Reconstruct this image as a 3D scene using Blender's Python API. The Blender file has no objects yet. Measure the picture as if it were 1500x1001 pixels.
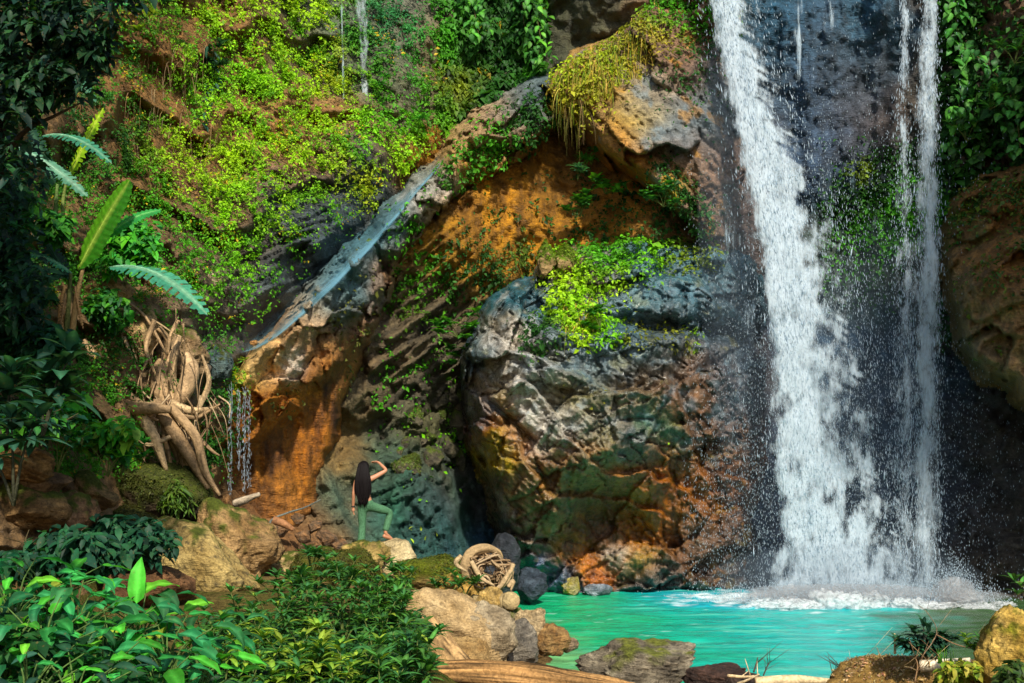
import bpy, bmesh, math, random
import numpy as np
from mathutils import Vector, Matrix

rng = np.random.default_rng(11)
random.seed(11)
C = bpy.context.scene
COL = C.collection
PI = math.pi

# ---------------------------------------------------------------- camera, sky, sun, exposure
F, H, HY = 1811.0, 3.5, 652.0          # focal length in photo pixels, eye height, horizon row
cam_d = bpy.data.cameras.new('camera')
cam = bpy.data.objects.new('camera', cam_d)
COL.objects.link(cam)
cam.location = (0, 0, H)
cam.rotation_euler = (PI / 2, 0, 0)
cam_d.sensor_width = 36
cam_d.lens = 36 * F / 1500
cam_d.shift_y = (HY - 500.5) / 1500
cam_d.clip_end = 600
C.camera = cam

SUN_EL, SUN_AZ = math.radians(41), math.radians(168)   # azimuth clockwise from +Y
world = bpy.data.worlds.new('World')
C.world = world
world.use_nodes = True
wn = world.node_tree
sky = wn.nodes.new('ShaderNodeTexSky')
sky.sky_type = 'NISHITA'
sky.sun_disc = False
sky.sun_elevation = SUN_EL
sky.sun_rotation = SUN_AZ
bg = wn.nodes['Background']
bg.inputs['Strength'].default_value = 0.11
wn.links.new(sky.outputs[0], bg.inputs['Color'])
sun_d = bpy.data.lights.new('sun', 'SUN')
sun_d.energy = 3.6
sun_d.angle = math.radians(2.5)
sun_d.color = (1.0, 0.93, 0.80)
sun = bpy.data.objects.new('sun', sun_d)
COL.objects.link(sun)
sdir = Vector((math.sin(SUN_AZ) * math.cos(SUN_EL), math.cos(SUN_AZ) * math.cos(SUN_EL), math.sin(SUN_EL)))
sun.rotation_euler = sdir.to_track_quat('Z', 'Y').to_euler()
C.view_settings.view_transform = 'Standard'
C.view_settings.look = 'None'
C.view_settings.gamma = 1
C.view_settings.exposure = 0.75
C.view_settings.use_curve_mapping = False
C.render.engine = 'CYCLES'
C.cycles.use_denoising = True
C.cycles.max_bounces = 8
C.cycles.diffuse_bounces = 3
C.cycles.glossy_bounces = 2
C.cycles.transmission_bounces = 3
C.cycles.transparent_max_bounces = 24
C.cycles.caustics_reflective = False
C.cycles.caustics_refractive = False

# ---------------------------------------------------------------- small maths
def P(px, py, D):
    return Vector(((px - 750) / F * D, D, H + (HY - py) / F * D))

def lerp(a, b, t):
    return a + (b - a) * t

def sstep(a, b, x):
    t = np.clip((x - a) / (b - a), 0, 1)
    return t * t * (3 - 2 * t)

def _hash(ix, iy, iz, seed):
    h = (ix.astype(np.int64).astype(np.uint32) * np.uint32(374761393)
         + iy.astype(np.int64).astype(np.uint32) * np.uint32(668265263)
         + iz.astype(np.int64).astype(np.uint32) * np.uint32(1274126177)
         + np.uint32((seed * 974711 + 77) & 0xffffffff))
    h = (h ^ (h >> np.uint32(13))) * np.uint32(1274126177)
    h = (h ^ (h >> np.uint32(15))) * np.uint32(2246822519)
    return h ^ (h >> np.uint32(16))

def noise3(p, seed=0):
    f = np.floor(p)
    d = (p - f).astype(np.float32)
    x, y, z = d[:, 0], d[:, 1], d[:, 2]
    w = d * d * d * (d * (d * 6 - 15) + 10)
    out = 0
    for i in (0, 1):
        wx = w[:, 0] if i else 1 - w[:, 0]
        for j in (0, 1):
            wy = w[:, 1] if j else 1 - w[:, 1]
            for k in (0, 1):
                wz = w[:, 2] if k else 1 - w[:, 2]
                h = _hash(f[:, 0] + i, f[:, 1] + j, f[:, 2] + k, seed)
                gx = ((h & np.uint32(1023)).astype(np.float32) / 511.5 - 1)
                gy = (((h >> np.uint32(10)) & np.uint32(1023)).astype(np.float32) / 511.5 - 1)
                gz = (((h >> np.uint32(20)) & np.uint32(1023)).astype(np.float32) / 511.5 - 1)
                out = out + wx * wy * wz * (gx * (x - i) + gy * (y - j) + gz * (z - k))
    return out * 1.3

def fbm(p, octv=4, seed=0, gain=.5, lac=2.03):
    a, s, t = 1.0, 0, 0
    for o in range(octv):
        s = s + a * noise3(p, seed + o * 17)
        t += a
        a *= gain
        p = p * lac + 3.7
    return s / t * 1.6

def ridged(p, octv=3, seed=0, gain=.55):
    a, s, t = 1.0, 0, 0
    for o in range(octv):
        s = s + a * (1 - np.abs(noise3(p, seed + o * 13)) * 2.2)
        t += a
        a *= gain
        p = p * 2.1 + 9.1
    return s / t

def voro2(q, seed=0):
    """2D cells: distance to nearest and second feature point, and a random value per cell"""
    f = np.floor(q)
    f1 = np.full(len(q), 9.0, np.float32); f2 = f1.copy(); cid = np.zeros(len(q), np.float32); tilt = cid.copy()
    z = np.zeros(len(q))
    for i in (-1, 0, 1):
        for j in (-1, 0, 1):
            cx, cy = f[:, 0] + i, f[:, 1] + j
            h = _hash(cx, cy, z, seed)
            ox = (h & np.uint32(1023)).astype(np.float32) / 1023
            oy = ((h >> np.uint32(10)) & np.uint32(1023)).astype(np.float32) / 1023
            r = ((h >> np.uint32(20)) & np.uint32(1023)).astype(np.float32) / 1023
            vx, vy = cx + ox - q[:, 0], cy + oy - q[:, 1]
            d = np.hypot(vx, vy).astype(np.float32)
            h2 = _hash(cx, cy, z + 1, seed + 5)
            tx = (h2 & np.uint32(1023)).astype(np.float32) / 511.5 - 1
            ty = ((h2 >> np.uint32(10)) & np.uint32(1023)).astype(np.float32) / 511.5 - 1
            m = d < f1
            f2 = np.where(m, f1, np.minimum(f2, d))
            cid = np.where(m, r, cid)
            tilt = np.where(m, (tx * vx + ty * vy).astype(np.float32), tilt)
            f1 = np.where(m, d, f1)
    return f1, f2, cid + tilt * 1.5

def poly_sd(px, py, poly):
    """signed distance to a polygon, positive inside"""
    n = len(poly)
    d2 = np.full(px.shape, 1e12)
    inside = np.zeros(px.shape, bool)
    for i in range(n):
        ax, ay = poly[i]; bx, by = poly[(i + 1) % n]
        ex, ey = bx - ax, by - ay
        t = np.clip(((px - ax) * ex + (py - ay) * ey) / (ex * ex + ey * ey + 1e-9), 0, 1)
        d2 = np.minimum(d2, (px - ax - t * ex) ** 2 + (py - ay - t * ey) ** 2)
        c = (ay > py) != (by > py)
        inside ^= c & (px < (bx - ax) * (py - ay) / (by - ay + 1e-12) + ax)
    d = np.sqrt(d2)
    return np.where(inside, d, -d)

def tps(points):
    pts = np.array(points, float)
    xy = pts[:, :2] / 500.0
    n = len(pts)
    def U(r2):
        return r2 * np.log(r2 + 1e-9)
    K = U(((xy[:, None] - xy[None]) ** 2).sum(-1)) + np.eye(n) * .004
    A = np.zeros((n + 3, n + 3))
    A[:n, :n] = K
    A[:n, n] = 1; A[:n, n + 1:] = xy
    A[n, :n] = 1; A[n + 1:, :n] = xy.T
    b = np.zeros(n + 3); b[:n] = pts[:, 2]
    w = np.linalg.solve(A, b)
    def f(px, py):
        x, y = px / 500.0, py / 500.0
        o = w[n] + w[n + 1] * x + w[n + 2] * y
        for i in range(n):
            o = o + w[i] * U((x - xy[i, 0]) ** 2 + (y - xy[i, 1]) ** 2)
        return o
    return f

def splat(px, py, items, warp=None):
    """blend a few colours over an area: items (px, py, radius, value)"""
    if warp is not None:
        px = px + warp[0]; py = py + warp[1]
    v0 = np.atleast_1d(np.array(items[0][3], float))
    acc = np.zeros((px.size, v0.size)); tot = np.zeros(px.size) + 1e-12
    for (x, y, r, c) in items:
        w = np.exp(-((px - x) ** 2 + (py - y) ** 2) / (2 * r * r)) ** 1.0 / 1.0 + 1e-7 * (r / ((np.hypot(px - x, py - y)) + r)) ** 2
        acc += w[:, None] * np.atleast_1d(np.array(c, float))
        tot += w
    return acc / tot[:, None]

# ---------------------------------------------------------------- object helpers
def tag(o, label=None, cat=None, group=None, kind=None):
    if label: o['label'] = label
    if cat: o['category'] = cat
    if group: o['group'] = group
    if kind: o['kind'] = kind
    return o

def link(name, data, parent=None):
    o = bpy.data.objects.new(name, data)
    COL.objects.link(o)
    if parent: o.parent = parent
    return o

def empty(name, loc):
    o = link(name, None)
    o.empty_display_size = .2
    o.location = loc
    return o

VIVID = ('cliff_rock', 'wet_boulder_rock', 'dry_rock', 'shore_rock', 'soil')
def mesh_np(name, V, faces, mat, tint=None, smooth=False, extra=None):
    """faces: (n,3) or (n,4) int array"""
    me = bpy.data.meshes.new(name)
    V = np.ascontiguousarray(V, np.float32)
    faces = np.ascontiguousarray(faces, np.int32)
    k = faces.shape[1]
    me.vertices.add(len(V)); me.vertices.foreach_set('co', V.ravel())
    me.loops.add(faces.size); me.loops.foreach_set('vertex_index', faces.ravel())
    me.polygons.add(len(faces))
    me.polygons.foreach_set('loop_start', np.arange(0, faces.size, k, dtype=np.int32))
    if smooth:
        me.polygons.foreach_set('use_smooth', np.ones(len(faces), bool))
    me.update(calc_edges=True)
    if tint is not None:
        if mat and mat.name.split('.')[0] in VIVID:          # strongly coloured wet stone and earth
            g = tint[:, :3] @ np.array((.25, .6, .15)); tint = np.maximum(g[:, None] + (tint[:, :3] - g[:, None]) * (1.1 if mat.name.startswith(('dry', 'shore')) else 1.32), .004) * .92
        a = me.attributes.new('tint', 'FLOAT_COLOR', 'POINT')
        c = np.ones((len(V), 4), np.float32); c[:, :tint.shape[1]] = np.clip(tint, 0, 1)
        a.data.foreach_set('color', c.ravel())
    for kx, v in (extra or {}).items():
        a = me.attributes.new(kx, 'FLOAT', 'POINT')
        a.data.foreach_set('value', np.ascontiguousarray(v, np.float32))
    if mat: me.materials.append(mat)
    return me

class MB:
    """collects tubes and patches into one mesh with a colour per vertex"""
    def __init__(s):
        s.v, s.f, s.c, s.n = [], [], [], 0
    def add(s, V, Fc, c):
        V = np.asarray(V, float)
        s.v.append(V); s.f.append(np.asarray(Fc, int) + s.n)
        c = np.asarray(c, float)
        s.c.append(np.tile(c, (len(V), 1)) if c.ndim == 1 else c)
        s.n += len(V)
    def tube(s, pts, rad, c, seg=6, rough=0, seed=0, cap=True, freq=3.0, streak=0):
        pts = np.array([tuple(p) for p in pts], float)
        n = len(pts)
        rad = np.full(n, rad, float) if np.isscalar(rad) else np.interp(np.linspace(0, 1, n), np.linspace(0, 1, len(rad)), rad)
        T = np.gradient(pts, axis=0); T /= np.linalg.norm(T, axis=1)[:, None] + 1e-9
        ref = np.array((0, 0, 1.0)) if abs(T[0, 2]) < .9 else np.array((1.0, 0, 0))
        A = np.zeros((n, 3)); a = ref - T[0] * ref.dot(T[0])
        for i in range(n):
            a = a - T[i] * a.dot(T[i]); a /= np.linalg.norm(a) + 1e-9; A[i] = a
        B = np.cross(T, A)
        th = np.arange(seg) * 2 * PI / seg
        ring = A[:, None] * np.cos(th)[None, :, None] + B[:, None] * np.sin(th)[None, :, None]
        R = np.repeat(rad[:, None], seg, 1)
        c = np.asarray(c, float)
        cols = np.tile(c, (n * seg, 1)) if c.ndim == 1 else np.repeat(c, seg, 0)
        if rough or streak:
            q = (pts[:, None] + ring * .35).reshape(-1, 3) * freq
            al = np.repeat(np.linspace(0, 1, n)[:, None], seg, 1).ravel()
            ang = np.tile(th, n)
            g = np.stack([np.cos(ang) * 2.6, np.sin(ang) * 2.6, al * 2.0], 1)
            nn = fbm(q, 3, seed) * .5 + fbm(g * np.array((2.2, 2.2, 1)), 3, seed + 5) * .8
            R = R * (1 + rough * nn.reshape(n, seg))
            if streak:
                st = fbm(g * np.array((3.5, 3.5, 1.4)), 3, seed + 9)
                cols = cols * (1 + 2.0 * streak * st[:, None]).clip(.16, 1.7)
        V = (pts[:, None] + ring * R[:, :, None]).reshape(-1, 3)
        i = np.arange(n - 1)[:, None] * seg; j = np.arange(seg)[None]; j2 = (j + 1) % seg
        Fc = np.stack([i + j, i + j2, i + seg + j2, i + seg + j], -1).reshape(-1, 4)
        if cap:
            V = np.vstack([V, pts[:1], pts[-1:]]); cols = np.vstack([cols, cols[:1] * 1.25, cols[-1:] * 1.25])
            a0, a1 = n * seg, n * seg + 1
            k = np.arange(seg); k2 = (k + 1) % seg
            c0 = np.stack([k2, k, np.full(seg, a0), np.full(seg, a0)], 1)
            o = (n - 1) * seg
            c1 = np.stack([o + k, o + k2, np.full(seg, a1), np.full(seg, a1)], 1)
            s.add(V, np.vstack([Fc, c0, c1]), cols)
        else:
            s.add(V, Fc, cols)
    def mesh(s, name, mat, smooth=True, off=(0, 0, 0)):
        V = np.vstack(s.v) - np.array(tuple(off)); Fc = np.vstack(s.f); Cc = np.vstack(s.c)
        me = bpy.data.meshes.new(name)
        fl = [tuple(dict.fromkeys(f)) for f in Fc.tolist()]
        me.from_pydata(V.tolist(), [], fl)
        if smooth: me.polygons.foreach_set('use_smooth', np.ones(len(me.polygons), bool))
        a = me.attributes.new('tint', 'FLOAT_COLOR', 'POINT')
        c = np.ones((len(V), 4), np.float32); c[:, :3] = Cc.clip(0, 1)
        a.data.foreach_set('color', c.ravel())
        me.materials.append(mat)
        return me

def curve(pts, n=12):
    """Catmull-Rom through a few points"""
    p = [Vector(q) for q in pts]
    p = [p[0] * 2 - p[1]] + p + [p[-1] * 2 - p[-2]]
    out = []
    m = len(p) - 3
    for i in range(n):
        u = i / (n - 1) * m; k = min(int(u), m - 1); t = u - k
        a, b, c, d = p[k:k + 4]
        out.append(.5 * ((2 * b) + (c - a) * t + (2 * a - 5 * b + 4 * c - d) * t * t + (3 * b - a - 3 * c + d) * t ** 3))
    return out

# ---------------------------------------------------------------- materials
def new_mat(name):
    m = bpy.data.materials.new(name); m.use_nodes = True
    nt = m.node_tree
    return m, nt, nt.nodes, nt.links, nt.nodes['Principled BSDF']

def rock_material(name, rough=.75, spec=.35, bump=.5, bscale=7.0, wetvar=0.0, contrast=.55):
    m, nt, N, L, b = new_mat(name)
    at = N.new('ShaderNodeAttribute'); at.attribute_name = 'tint'
    geo = N.new('ShaderNodeNewGeometry')
    n1 = N.new('ShaderNodeTexNoise'); n1.inputs['Scale'].default_value = bscale; n1.inputs['Detail'].default_value = 9; n1.inputs['Roughness'].default_value = .68
    n2 = N.new('ShaderNodeTexNoise'); n2.inputs['Scale'].default_value = bscale * 4.7; n2.inputs['Detail'].default_value = 5; n2.inputs['Roughness'].default_value = .7
    mp = N.new('ShaderNodeMapping'); mp.inputs['Rotation'].default_value = (.3, .75, 0); mp.inputs['Scale'].default_value = (1, 1, 5.0)
    v = N.new('ShaderNodeTexNoise'); v.inputs['Scale'].default_value = bscale * .8; v.inputs['Detail'].default_value = 6; v.inputs['Distortion'].default_value = .8
    L.new(geo.outputs['Position'], mp.inputs['Vector'])
    L.new(geo.outputs['Position'], n1.inputs['Vector']); L.new(geo.outputs['Position'], n2.inputs['Vector']); L.new(mp.outputs[0], v.inputs['Vector'])
    r1 = N.new('ShaderNodeMapRange'); r1.inputs[1].default_value = .3; r1.inputs[2].default_value = .7
    r1.inputs[3].default_value = 1 - contrast; r1.inputs[4].default_value = 1 + contrast
    L.new(n1.outputs['Fac'], r1.inputs[0])
    r2 = N.new('ShaderNodeMapRange'); r2.inputs[1].default_value = .32; r2.inputs[2].default_value = .68; r2.inputs[3].default_value = .6; r2.inputs[4].default_value = 1.4
    L.new(n2.outputs['Fac'], r2.inputs[0])
    mu = N.new('ShaderNodeMath'); mu.operation = 'MULTIPLY'; L.new(r1.outputs[0], mu.inputs[0]); L.new(r2.outputs[0], mu.inputs[1])
    vm = N.new('ShaderNodeVectorMath'); vm.operation = 'SCALE'; L.new(at.outputs['Color'], vm.inputs[0]); L.new(mu.outputs[0], vm.inputs['Scale'])
    L.new(vm.outputs[0], b.inputs['Base Color'])
    h1 = N.new('ShaderNodeMath'); h1.operation = 'MULTIPLY_ADD'; h1.inputs[1].default_value = .3; L.new(n2.outputs['Fac'], h1.inputs[0]); L.new(n1.outputs['Fac'], h1.inputs[2])
    h2 = N.new('ShaderNodeMath'); h2.operation = 'MULTIPLY_ADD'; h2.inputs[1].default_value = .55; L.new(v.outputs['Fac'], h2.inputs[0]); L.new(h1.outputs[0], h2.inputs[2])
    bp = N.new('ShaderNodeBump'); bp.inputs['Strength'].default_value = bump; bp.inputs['Distance'].default_value = .16
    L.new(h2.outputs[0], bp.inputs['Height']); L.new(bp.outputs[0], b.inputs['Normal'])
    if wetvar:
        rr = N.new('ShaderNodeMapRange'); rr.inputs[1].default_value = .35; rr.inputs[2].default_value = .65
        rr.inputs[3].default_value = rough - wetvar; rr.inputs[4].default_value = rough + wetvar
        L.new(n1.outputs['Fac'], rr.inputs[0]); L.new(rr.outputs[0], b.inputs['Roughness'])
    else:
        b.inputs['Roughness'].default_value = rough
    b.inputs['Specular IOR Level'].default_value = spec
    return m

def leaf_material(name, vary=.5, rough=.52, trans=.32, spec=.28):
    m, nt, N, L, b = new_mat(name)
    at = N.new('ShaderNodeAttribute'); at.attribute_name = 'tint'
    oi = N.new('ShaderNodeObjectInfo')
    r = N.new('ShaderNodeMapRange'); r.inputs[3].default_value = 1 - vary; r.inputs[4].default_value = 1 + vary
    L.new(oi.outputs['Random'], r.inputs[0])
    geo = N.new('ShaderNodeNewGeometry')
    n = N.new('ShaderNodeTexNoise'); n.inputs['Scale'].default_value = 14; n.inputs['Detail'].default_value = 4
    L.new(geo.outputs['Position'], n.inputs['Vector'])
    r2 = N.new('ShaderNodeMapRange'); r2.inputs[1].default_value = .3; r2.inputs[2].default_value = .7; r2.inputs[3].default_value = .75; r2.inputs[4].default_value = 1.25
    L.new(n.outputs['Fac'], r2.inputs[0])
    mu = N.new('ShaderNodeMath'); mu.operation = 'MULTIPLY'; L.new(r.outputs[0], mu.inputs[0]); L.new(r2.outputs[0], mu.inputs[1])
    vm = N.new('ShaderNodeVectorMath'); vm.operation = 'SCALE'; L.new(at.outputs['Color'], vm.inputs[0]); L.new(mu.outputs[0], vm.inputs['Scale'])
    sp = N.new('ShaderNodeTexNoise'); sp.inputs['Scale'].default_value = 38; sp.inputs['Detail'].default_value = 3; L.new(geo.outputs['Position'], sp.inputs['Vector'])
    sr = N.new('ShaderNodeMapRange'); sr.inputs[1].default_value = .62; sr.inputs[2].default_value = .72; sr.inputs[4].default_value = .6; L.new(sp.outputs['Fac'], sr.inputs[0])
    mb_ = N.new('ShaderNodeMixRGB'); mb_.inputs[2].default_value = (.16, .11, .03, 1); L.new(sr.outputs[0], mb_.inputs[0]); L.new(vm.outputs[0], mb_.inputs[1])
    vm = mb_
    L.new(vm.outputs[0], b.inputs['Base Color'])
    b.inputs['Roughness'].default_value = rough
    b.inputs['Specular IOR Level'].default_value = spec
    tr = N.new('ShaderNodeBsdfTranslucent')
    tv = N.new('ShaderNodeVectorMath'); tv.operation = 'MULTIPLY'; tv.inputs[1].default_value = (1.5, 1.5, .6)
    L.new(vm.outputs[0], tv.inputs[0]); L.new(tv.outputs[0], tr.inputs['Color'])
    mx = N.new('ShaderNodeMixShader'); mx.inputs[0].default_value = trans
    L.new(b.outputs[0], mx.inputs[1]); L.new(tr.outputs[0], mx.inputs[2])
    L.new(mx.outputs[0], N['Material Output'].inputs['Surface'])
    return m

def wood_material(name):
    m, nt, N, L, b = new_mat(name)
    at = N.new('ShaderNodeAttribute'); at.attribute_name = 'tint'
    tc = N.new('ShaderNodeTexCoord')
    n = N.new('ShaderNodeTexNoise'); n.inputs['Scale'].default_value = 16; n.inputs['Detail'].default_value = 7; n.inputs['Distortion'].default_value = 1.2
    L.new(tc.outputs['Object'], n.inputs['Vector'])
    r = N.new('ShaderNodeMapRange'); r.inputs[1].default_value = .3; r.inputs[2].default_value = .7; r.inputs[3].default_value = .6; r.inputs[4].default_value = 1.35
    L.new(n.outputs['Fac'], r.inputs[0])
    vm = N.new('ShaderNodeVectorMath'); vm.operation = 'SCALE'; L.new(at.outputs['Color'], vm.inputs[0]); L.new(r.outputs[0], vm.inputs['Scale'])
    L.new(vm.outputs[0], b.inputs['Base Color'])
    bp = N.new('ShaderNodeBump'); bp.inputs['Strength'].default_value = .5; bp.inputs['Distance'].default_value = .04
    L.new(n.outputs['Fac'], bp.inputs['Height']); L.new(bp.outputs[0], b.inputs['Normal'])
    b.inputs['Roughness'].default_value = .8
    b.inputs['Specular IOR Level'].default_value = .2
    return m

def plain(name, col, rough=.6, spec=.3, scale=30, vary=.25, bump=.1):
    m, nt, N, L, b = new_mat(name)
    n = N.new('ShaderNodeTexNoise'); n.inputs['Scale'].default_value = scale; n.inputs['Detail'].default_value = 4
    r = N.new('ShaderNodeMapRange'); r.inputs[1].default_value = .3; r.inputs[2].default_value = .7; r.inputs[3].default_value = 1 - vary; r.inputs[4].default_value = 1 + vary
    L.new(n.outputs['Fac'], r.inputs[0])
    vm = N.new('ShaderNodeVectorMath'); vm.operation = 'SCALE'; vm.inputs[0].default_value = col; L.new(r.outputs[0], vm.inputs['Scale'])
    L.new(vm.outputs[0], b.inputs['Base Color'])
    b.inputs['Roughness'].default_value = rough; b.inputs['Specular IOR Level'].default_value = spec
    bp = N.new('ShaderNodeBump'); bp.inputs['Strength'].default_value = bump; bp.inputs['Distance'].default_value = .02
    L.new(n.outputs['Fac'], bp.inputs['Height']); L.new(bp.outputs[0], b.inputs['Normal'])
    return m

M_CLIFF = rock_material('cliff_rock', rough=.62, spec=.4, bump=.8, bscale=5, wetvar=.22)
M_BOULD = rock_material('wet_boulder_rock', rough=.27, spec=.7, bump=.6, bscale=6, wetvar=.16, contrast=.42)
M_ROCK = rock_material('dry_rock', rough=.85, spec=.2, bump=.6, bscale=7, contrast=.4)
M_SHORE = rock_material('shore_rock', rough=.6, spec=.4, bump=.9, bscale=8, wetvar=.15)
M_SOIL = rock_material('soil', rough=.95, spec=.1, bump=.9, bscale=9)
M_LEAF = leaf_material('leaf', vary=.42)
M_TINY = leaf_material('small_leaves', vary=.0, rough=.55, trans=.3, spec=.25)
M_WOOD = wood_material('weathered_wood')
M_STEM = wood_material('green_stem')

# ---------------------------------------------------------------- relief sheets: cliff faces with real depth
class Sheet:
    pass

def relief(name, xs, ys, depth, tint, mat, poly=None, R=40, thick=1.5, wob=6, seed=0, detail=None):
    X, Y = np.meshgrid(xs, ys)
    nx, ny = len(xs), len(ys)
    px, py = X.ravel().astype(float), Y.ravel().astype(float)
    q = np.stack([px / 40, py / 40, np.full(px.shape, seed * 3.1)], 1)
    D = depth(px, py)
    sd = None
    if poly is not None:
        wx = fbm(q, 4, seed + 1) * wob * 2; wy = fbm(q, 4, seed + 2) * wob * 2
        sd = poly_sd(px + wx, py + wy, poly)
        t = np.clip(sd / R, 0, 1)
        D = D + thick * (1 - np.sqrt(np.clip(1 - (1 - t) ** 2, 0, 1)))
        D = D + np.clip(-sd, 0, 60) * .12
    W = np.stack([(px - 750) / F * D, D, H + (HY - py) / F * D], 1)
    dd = detail(px, py, W, sd) if detail else 0
    D = D - dd
    W = np.stack([(px - 750) / F * D, D, H + (HY - py) / F * D], 1)
    G = W.reshape(ny, nx, 3)
    gx = np.gradient(G, axis=1); gy = np.gradient(G, axis=0)
    Nn = np.cross(gx, gy); Nn /= np.linalg.norm(Nn, axis=2)[:, :, None] + 1e-9
    view = G - np.array((0, 0, H))
    Nn[(Nn * view).sum(-1) > 0] *= -1
    idx = np.arange(nx * ny).reshape(ny, nx)
    Fc = np.stack([idx[:-1, :-1], idx[1:, :-1], idx[1:, 1:], idx[:-1, 1:]], -1).reshape(-1, 4)
    if sd is not None:
        keep = (sd[Fc] > -14).any(1)
        Fc = Fc[keep]
    col = tint(px, py, W, Nn.reshape(-1, 3))
    used = np.unique(Fc)
    remap = np.full(nx * ny, -1); remap[used] = np.arange(len(used))
    me = mesh_np(name, W[used], remap[Fc], mat, col[used], smooth=True)
    s = Sheet()
    s.xs, s.ys, s.D, s.G, s.N, s.sd = np.asarray(xs, float), np.asarray(ys, float), D.reshape(ny, nx), G, Nn, (sd.reshape(ny, nx) if sd is not None else None)
    s.obj = link(name, me)
    return s

def depth_at(s, px, py):
    i = int(np.clip(np.searchsorted(s.xs, px), 1, len(s.xs) - 1)); j = int(np.clip(np.searchsorted(s.ys, py), 1, len(s.ys) - 1))
    return float(s.D[j, i])

def on(s, px, py, off=0.05):
    return P(px, py, depth_at(s, px, py) - off)

def sample(s, n, dens, region, seed=0):
    """random points on a sheet, accepted by dens(px,py,W,N) in 0..1"""
    r = np.random.default_rng(seed)
    x = r.uniform(region[0], region[2], n); y = r.uniform(region[1], region[3], n)
    i = np.clip(np.searchsorted(s.xs, x), 1, len(s.xs) - 1); j = np.clip(np.searchsorted(s.ys, y), 1, len(s.ys) - 1)
    W = s.G[j, i].copy(); N = s.N[j, i]
    W[:, 0] += (x - s.xs[i]) / F * W[:, 1]; W[:, 2] -= (y - s.ys[j]) / F * W[:, 1]
    d = dens(x, y, W, N)
    if s.sd is not None: d = d * (s.sd[j, i] > 2)
    k = r.random(n) < d
    return x[k], y[k], W[k], N[k]

def leaf_cloud(name, pos, nrm, size, cols, mat, aspect=.5, droop=.35, seed=0, parent=None, jitter=.7, fold=.18, shape6=False):
    r = np.random.default_rng(seed)
    n = len(pos)
    nn = nrm * .7 + np.array((0, -.15, .45)) + r.normal(0, jitter * .6, (n, 3))
    nn /= np.linalg.norm(nn, axis=1)[:, None]
    d = r.normal(0, 1, (n, 3)) + np.array((0, 0, -droop * 3))
    d -= nn * (d * nn).sum(1)[:, None]; d /= np.linalg.norm(d, axis=1)[:, None] + 1e-9
    sd = np.cross(nn, d)
    L = size[:, None]; w = L * aspect * .5
    v0 = pos
    v2 = pos + d * L - nn * L * droop * .3
    if shape6:
        p1 = pos + d * L * .22; p2 = pos + d * L * .6 - nn * L * droop * .06
        h = nn * L * fold * .4
        V = np.stack([v0, p1 + sd * w * .85 + h, p2 + sd * w * .9 + h, v2, p2 - sd * w * .9 + h, p1 - sd * w * .85 + h, p1, p2], 1).reshape(-1, 3)
        b = np.arange(n)[:, None] * 8
        Fc = np.concatenate([b + np.array(t) for t in ((0, 1, 6), (0, 6, 5), (1, 2, 7), (1, 7, 6), (6, 7, 4), (6, 4, 5), (2, 3, 7), (7, 3, 4))], 0)
        return mesh_np(name, V, Fc, mat, np.repeat(cols, 8, 0))
    mid = pos + d * L * .45 + nn * L * .06
    v1 = mid + sd * w + nn * L * fold * .5; v3 = mid - sd * w + nn * L * fold * .5
    V = np.stack([v0, v1, v2, v3], 1).reshape(-1, 3)
    b = np.arange(n)[:, None] * 4
    Fc = np.concatenate([b + np.array((0, 1, 2)), b + np.array((0, 2, 3))], 0)
    c = np.repeat(cols, 4, 0)
    me = mesh_np(name, V, Fc, mat, c)
    return me

# ---------------------------------------------------------------- ground and pool bed
POOL = [(-1.5, 32), (-.5, 29.5), (-.35, 27.5), (.15, 24.6), (.75, 22), (.6, 19.6), (1.0, 17.9), (2.4, 17.4), (5, 18.0), (6.4, 19.4), (8.2, 20.6), (10.4, 22.5), (13, 26), (30, 29), (30, 36), (-1.5, 36)]
def ground_z(x, y):
    x = np.asarray(x, float); y = np.asarray(y, float)
    d = poly_sd(x, y, POOL)
    k = sstep(-2.2, 0.4, x)
    zl = 1.55 * (1 - np.exp(np.minimum(d, 0) * .55)) - .85 * np.exp(-((y - 13) / 3.0) ** 2) * sstep(0, 1.5, -d); zr = .95 * (1 - np.exp(np.minimum(d, 0) * .36)) - .55 * np.exp(-((y - 13.8) / 2.2) ** 2) * sstep(4.5, 2.5, x)
    z = np.where(d > 0, -np.minimum(d, 2.0) * .6, zl * (1 - k) + zr * k)
    far = sstep(8, 14, y)
    z = z + far * .7 * np.clip(-5.3 - x, 0, 9)
    z = z + .35 * np.clip(x - 10, 0, 30) * (y < 24)
    return z
def gz(x, y):
    return float(ground_z(np.array([x]), np.array([y]))[0])

gx = np.concatenate([np.arange(-120, -12, 6), np.arange(-12, 14, .16), np.arange(14, 121, 6)])
gy = np.concatenate([np.arange(-60, 4, 4), np.arange(4, 33, .16), np.arange(33, 120, 6)])
GX, GY = np.meshgrid(gx, gy)
xx, yy = GX.ravel(), GY.ravel()
zz = ground_z(xx, yy)
q3 = np.stack([xx, yy, np.zeros_like(xx)], 1)
zz = zz + fbm(q3 * .8, 4, 3) * .12 * (poly_sd(xx, yy, POOL) < -.2) + fbm(q3 * 3, 3, 5) * .03
nyy, nxx = GX.shape
idx = np.arange(nxx * nyy).reshape(nyy, nxx)
Fg = np.stack([idx[:-1, :-1], idx[:-1, 1:], idx[1:, 1:], idx[1:, :-1]], -1).reshape(-1, 4)
nz = fbm(q3 * .9, 4, 8)[:, None]
gcol = np.array((.13, .085, .045)) + (np.array((.30, .21, .11)) - np.array((.13, .085, .045))) * np.clip(.45 + nz, 0, 1)
grn = np.clip(.5 + fbm(q3 * .5, 3, 21)[:, None] * 1.6, 0, 1) * (xx < -.6)[:, None]
gcol = lerp(gcol, np.array((.05, .07, .018)), grn * .75)
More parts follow.
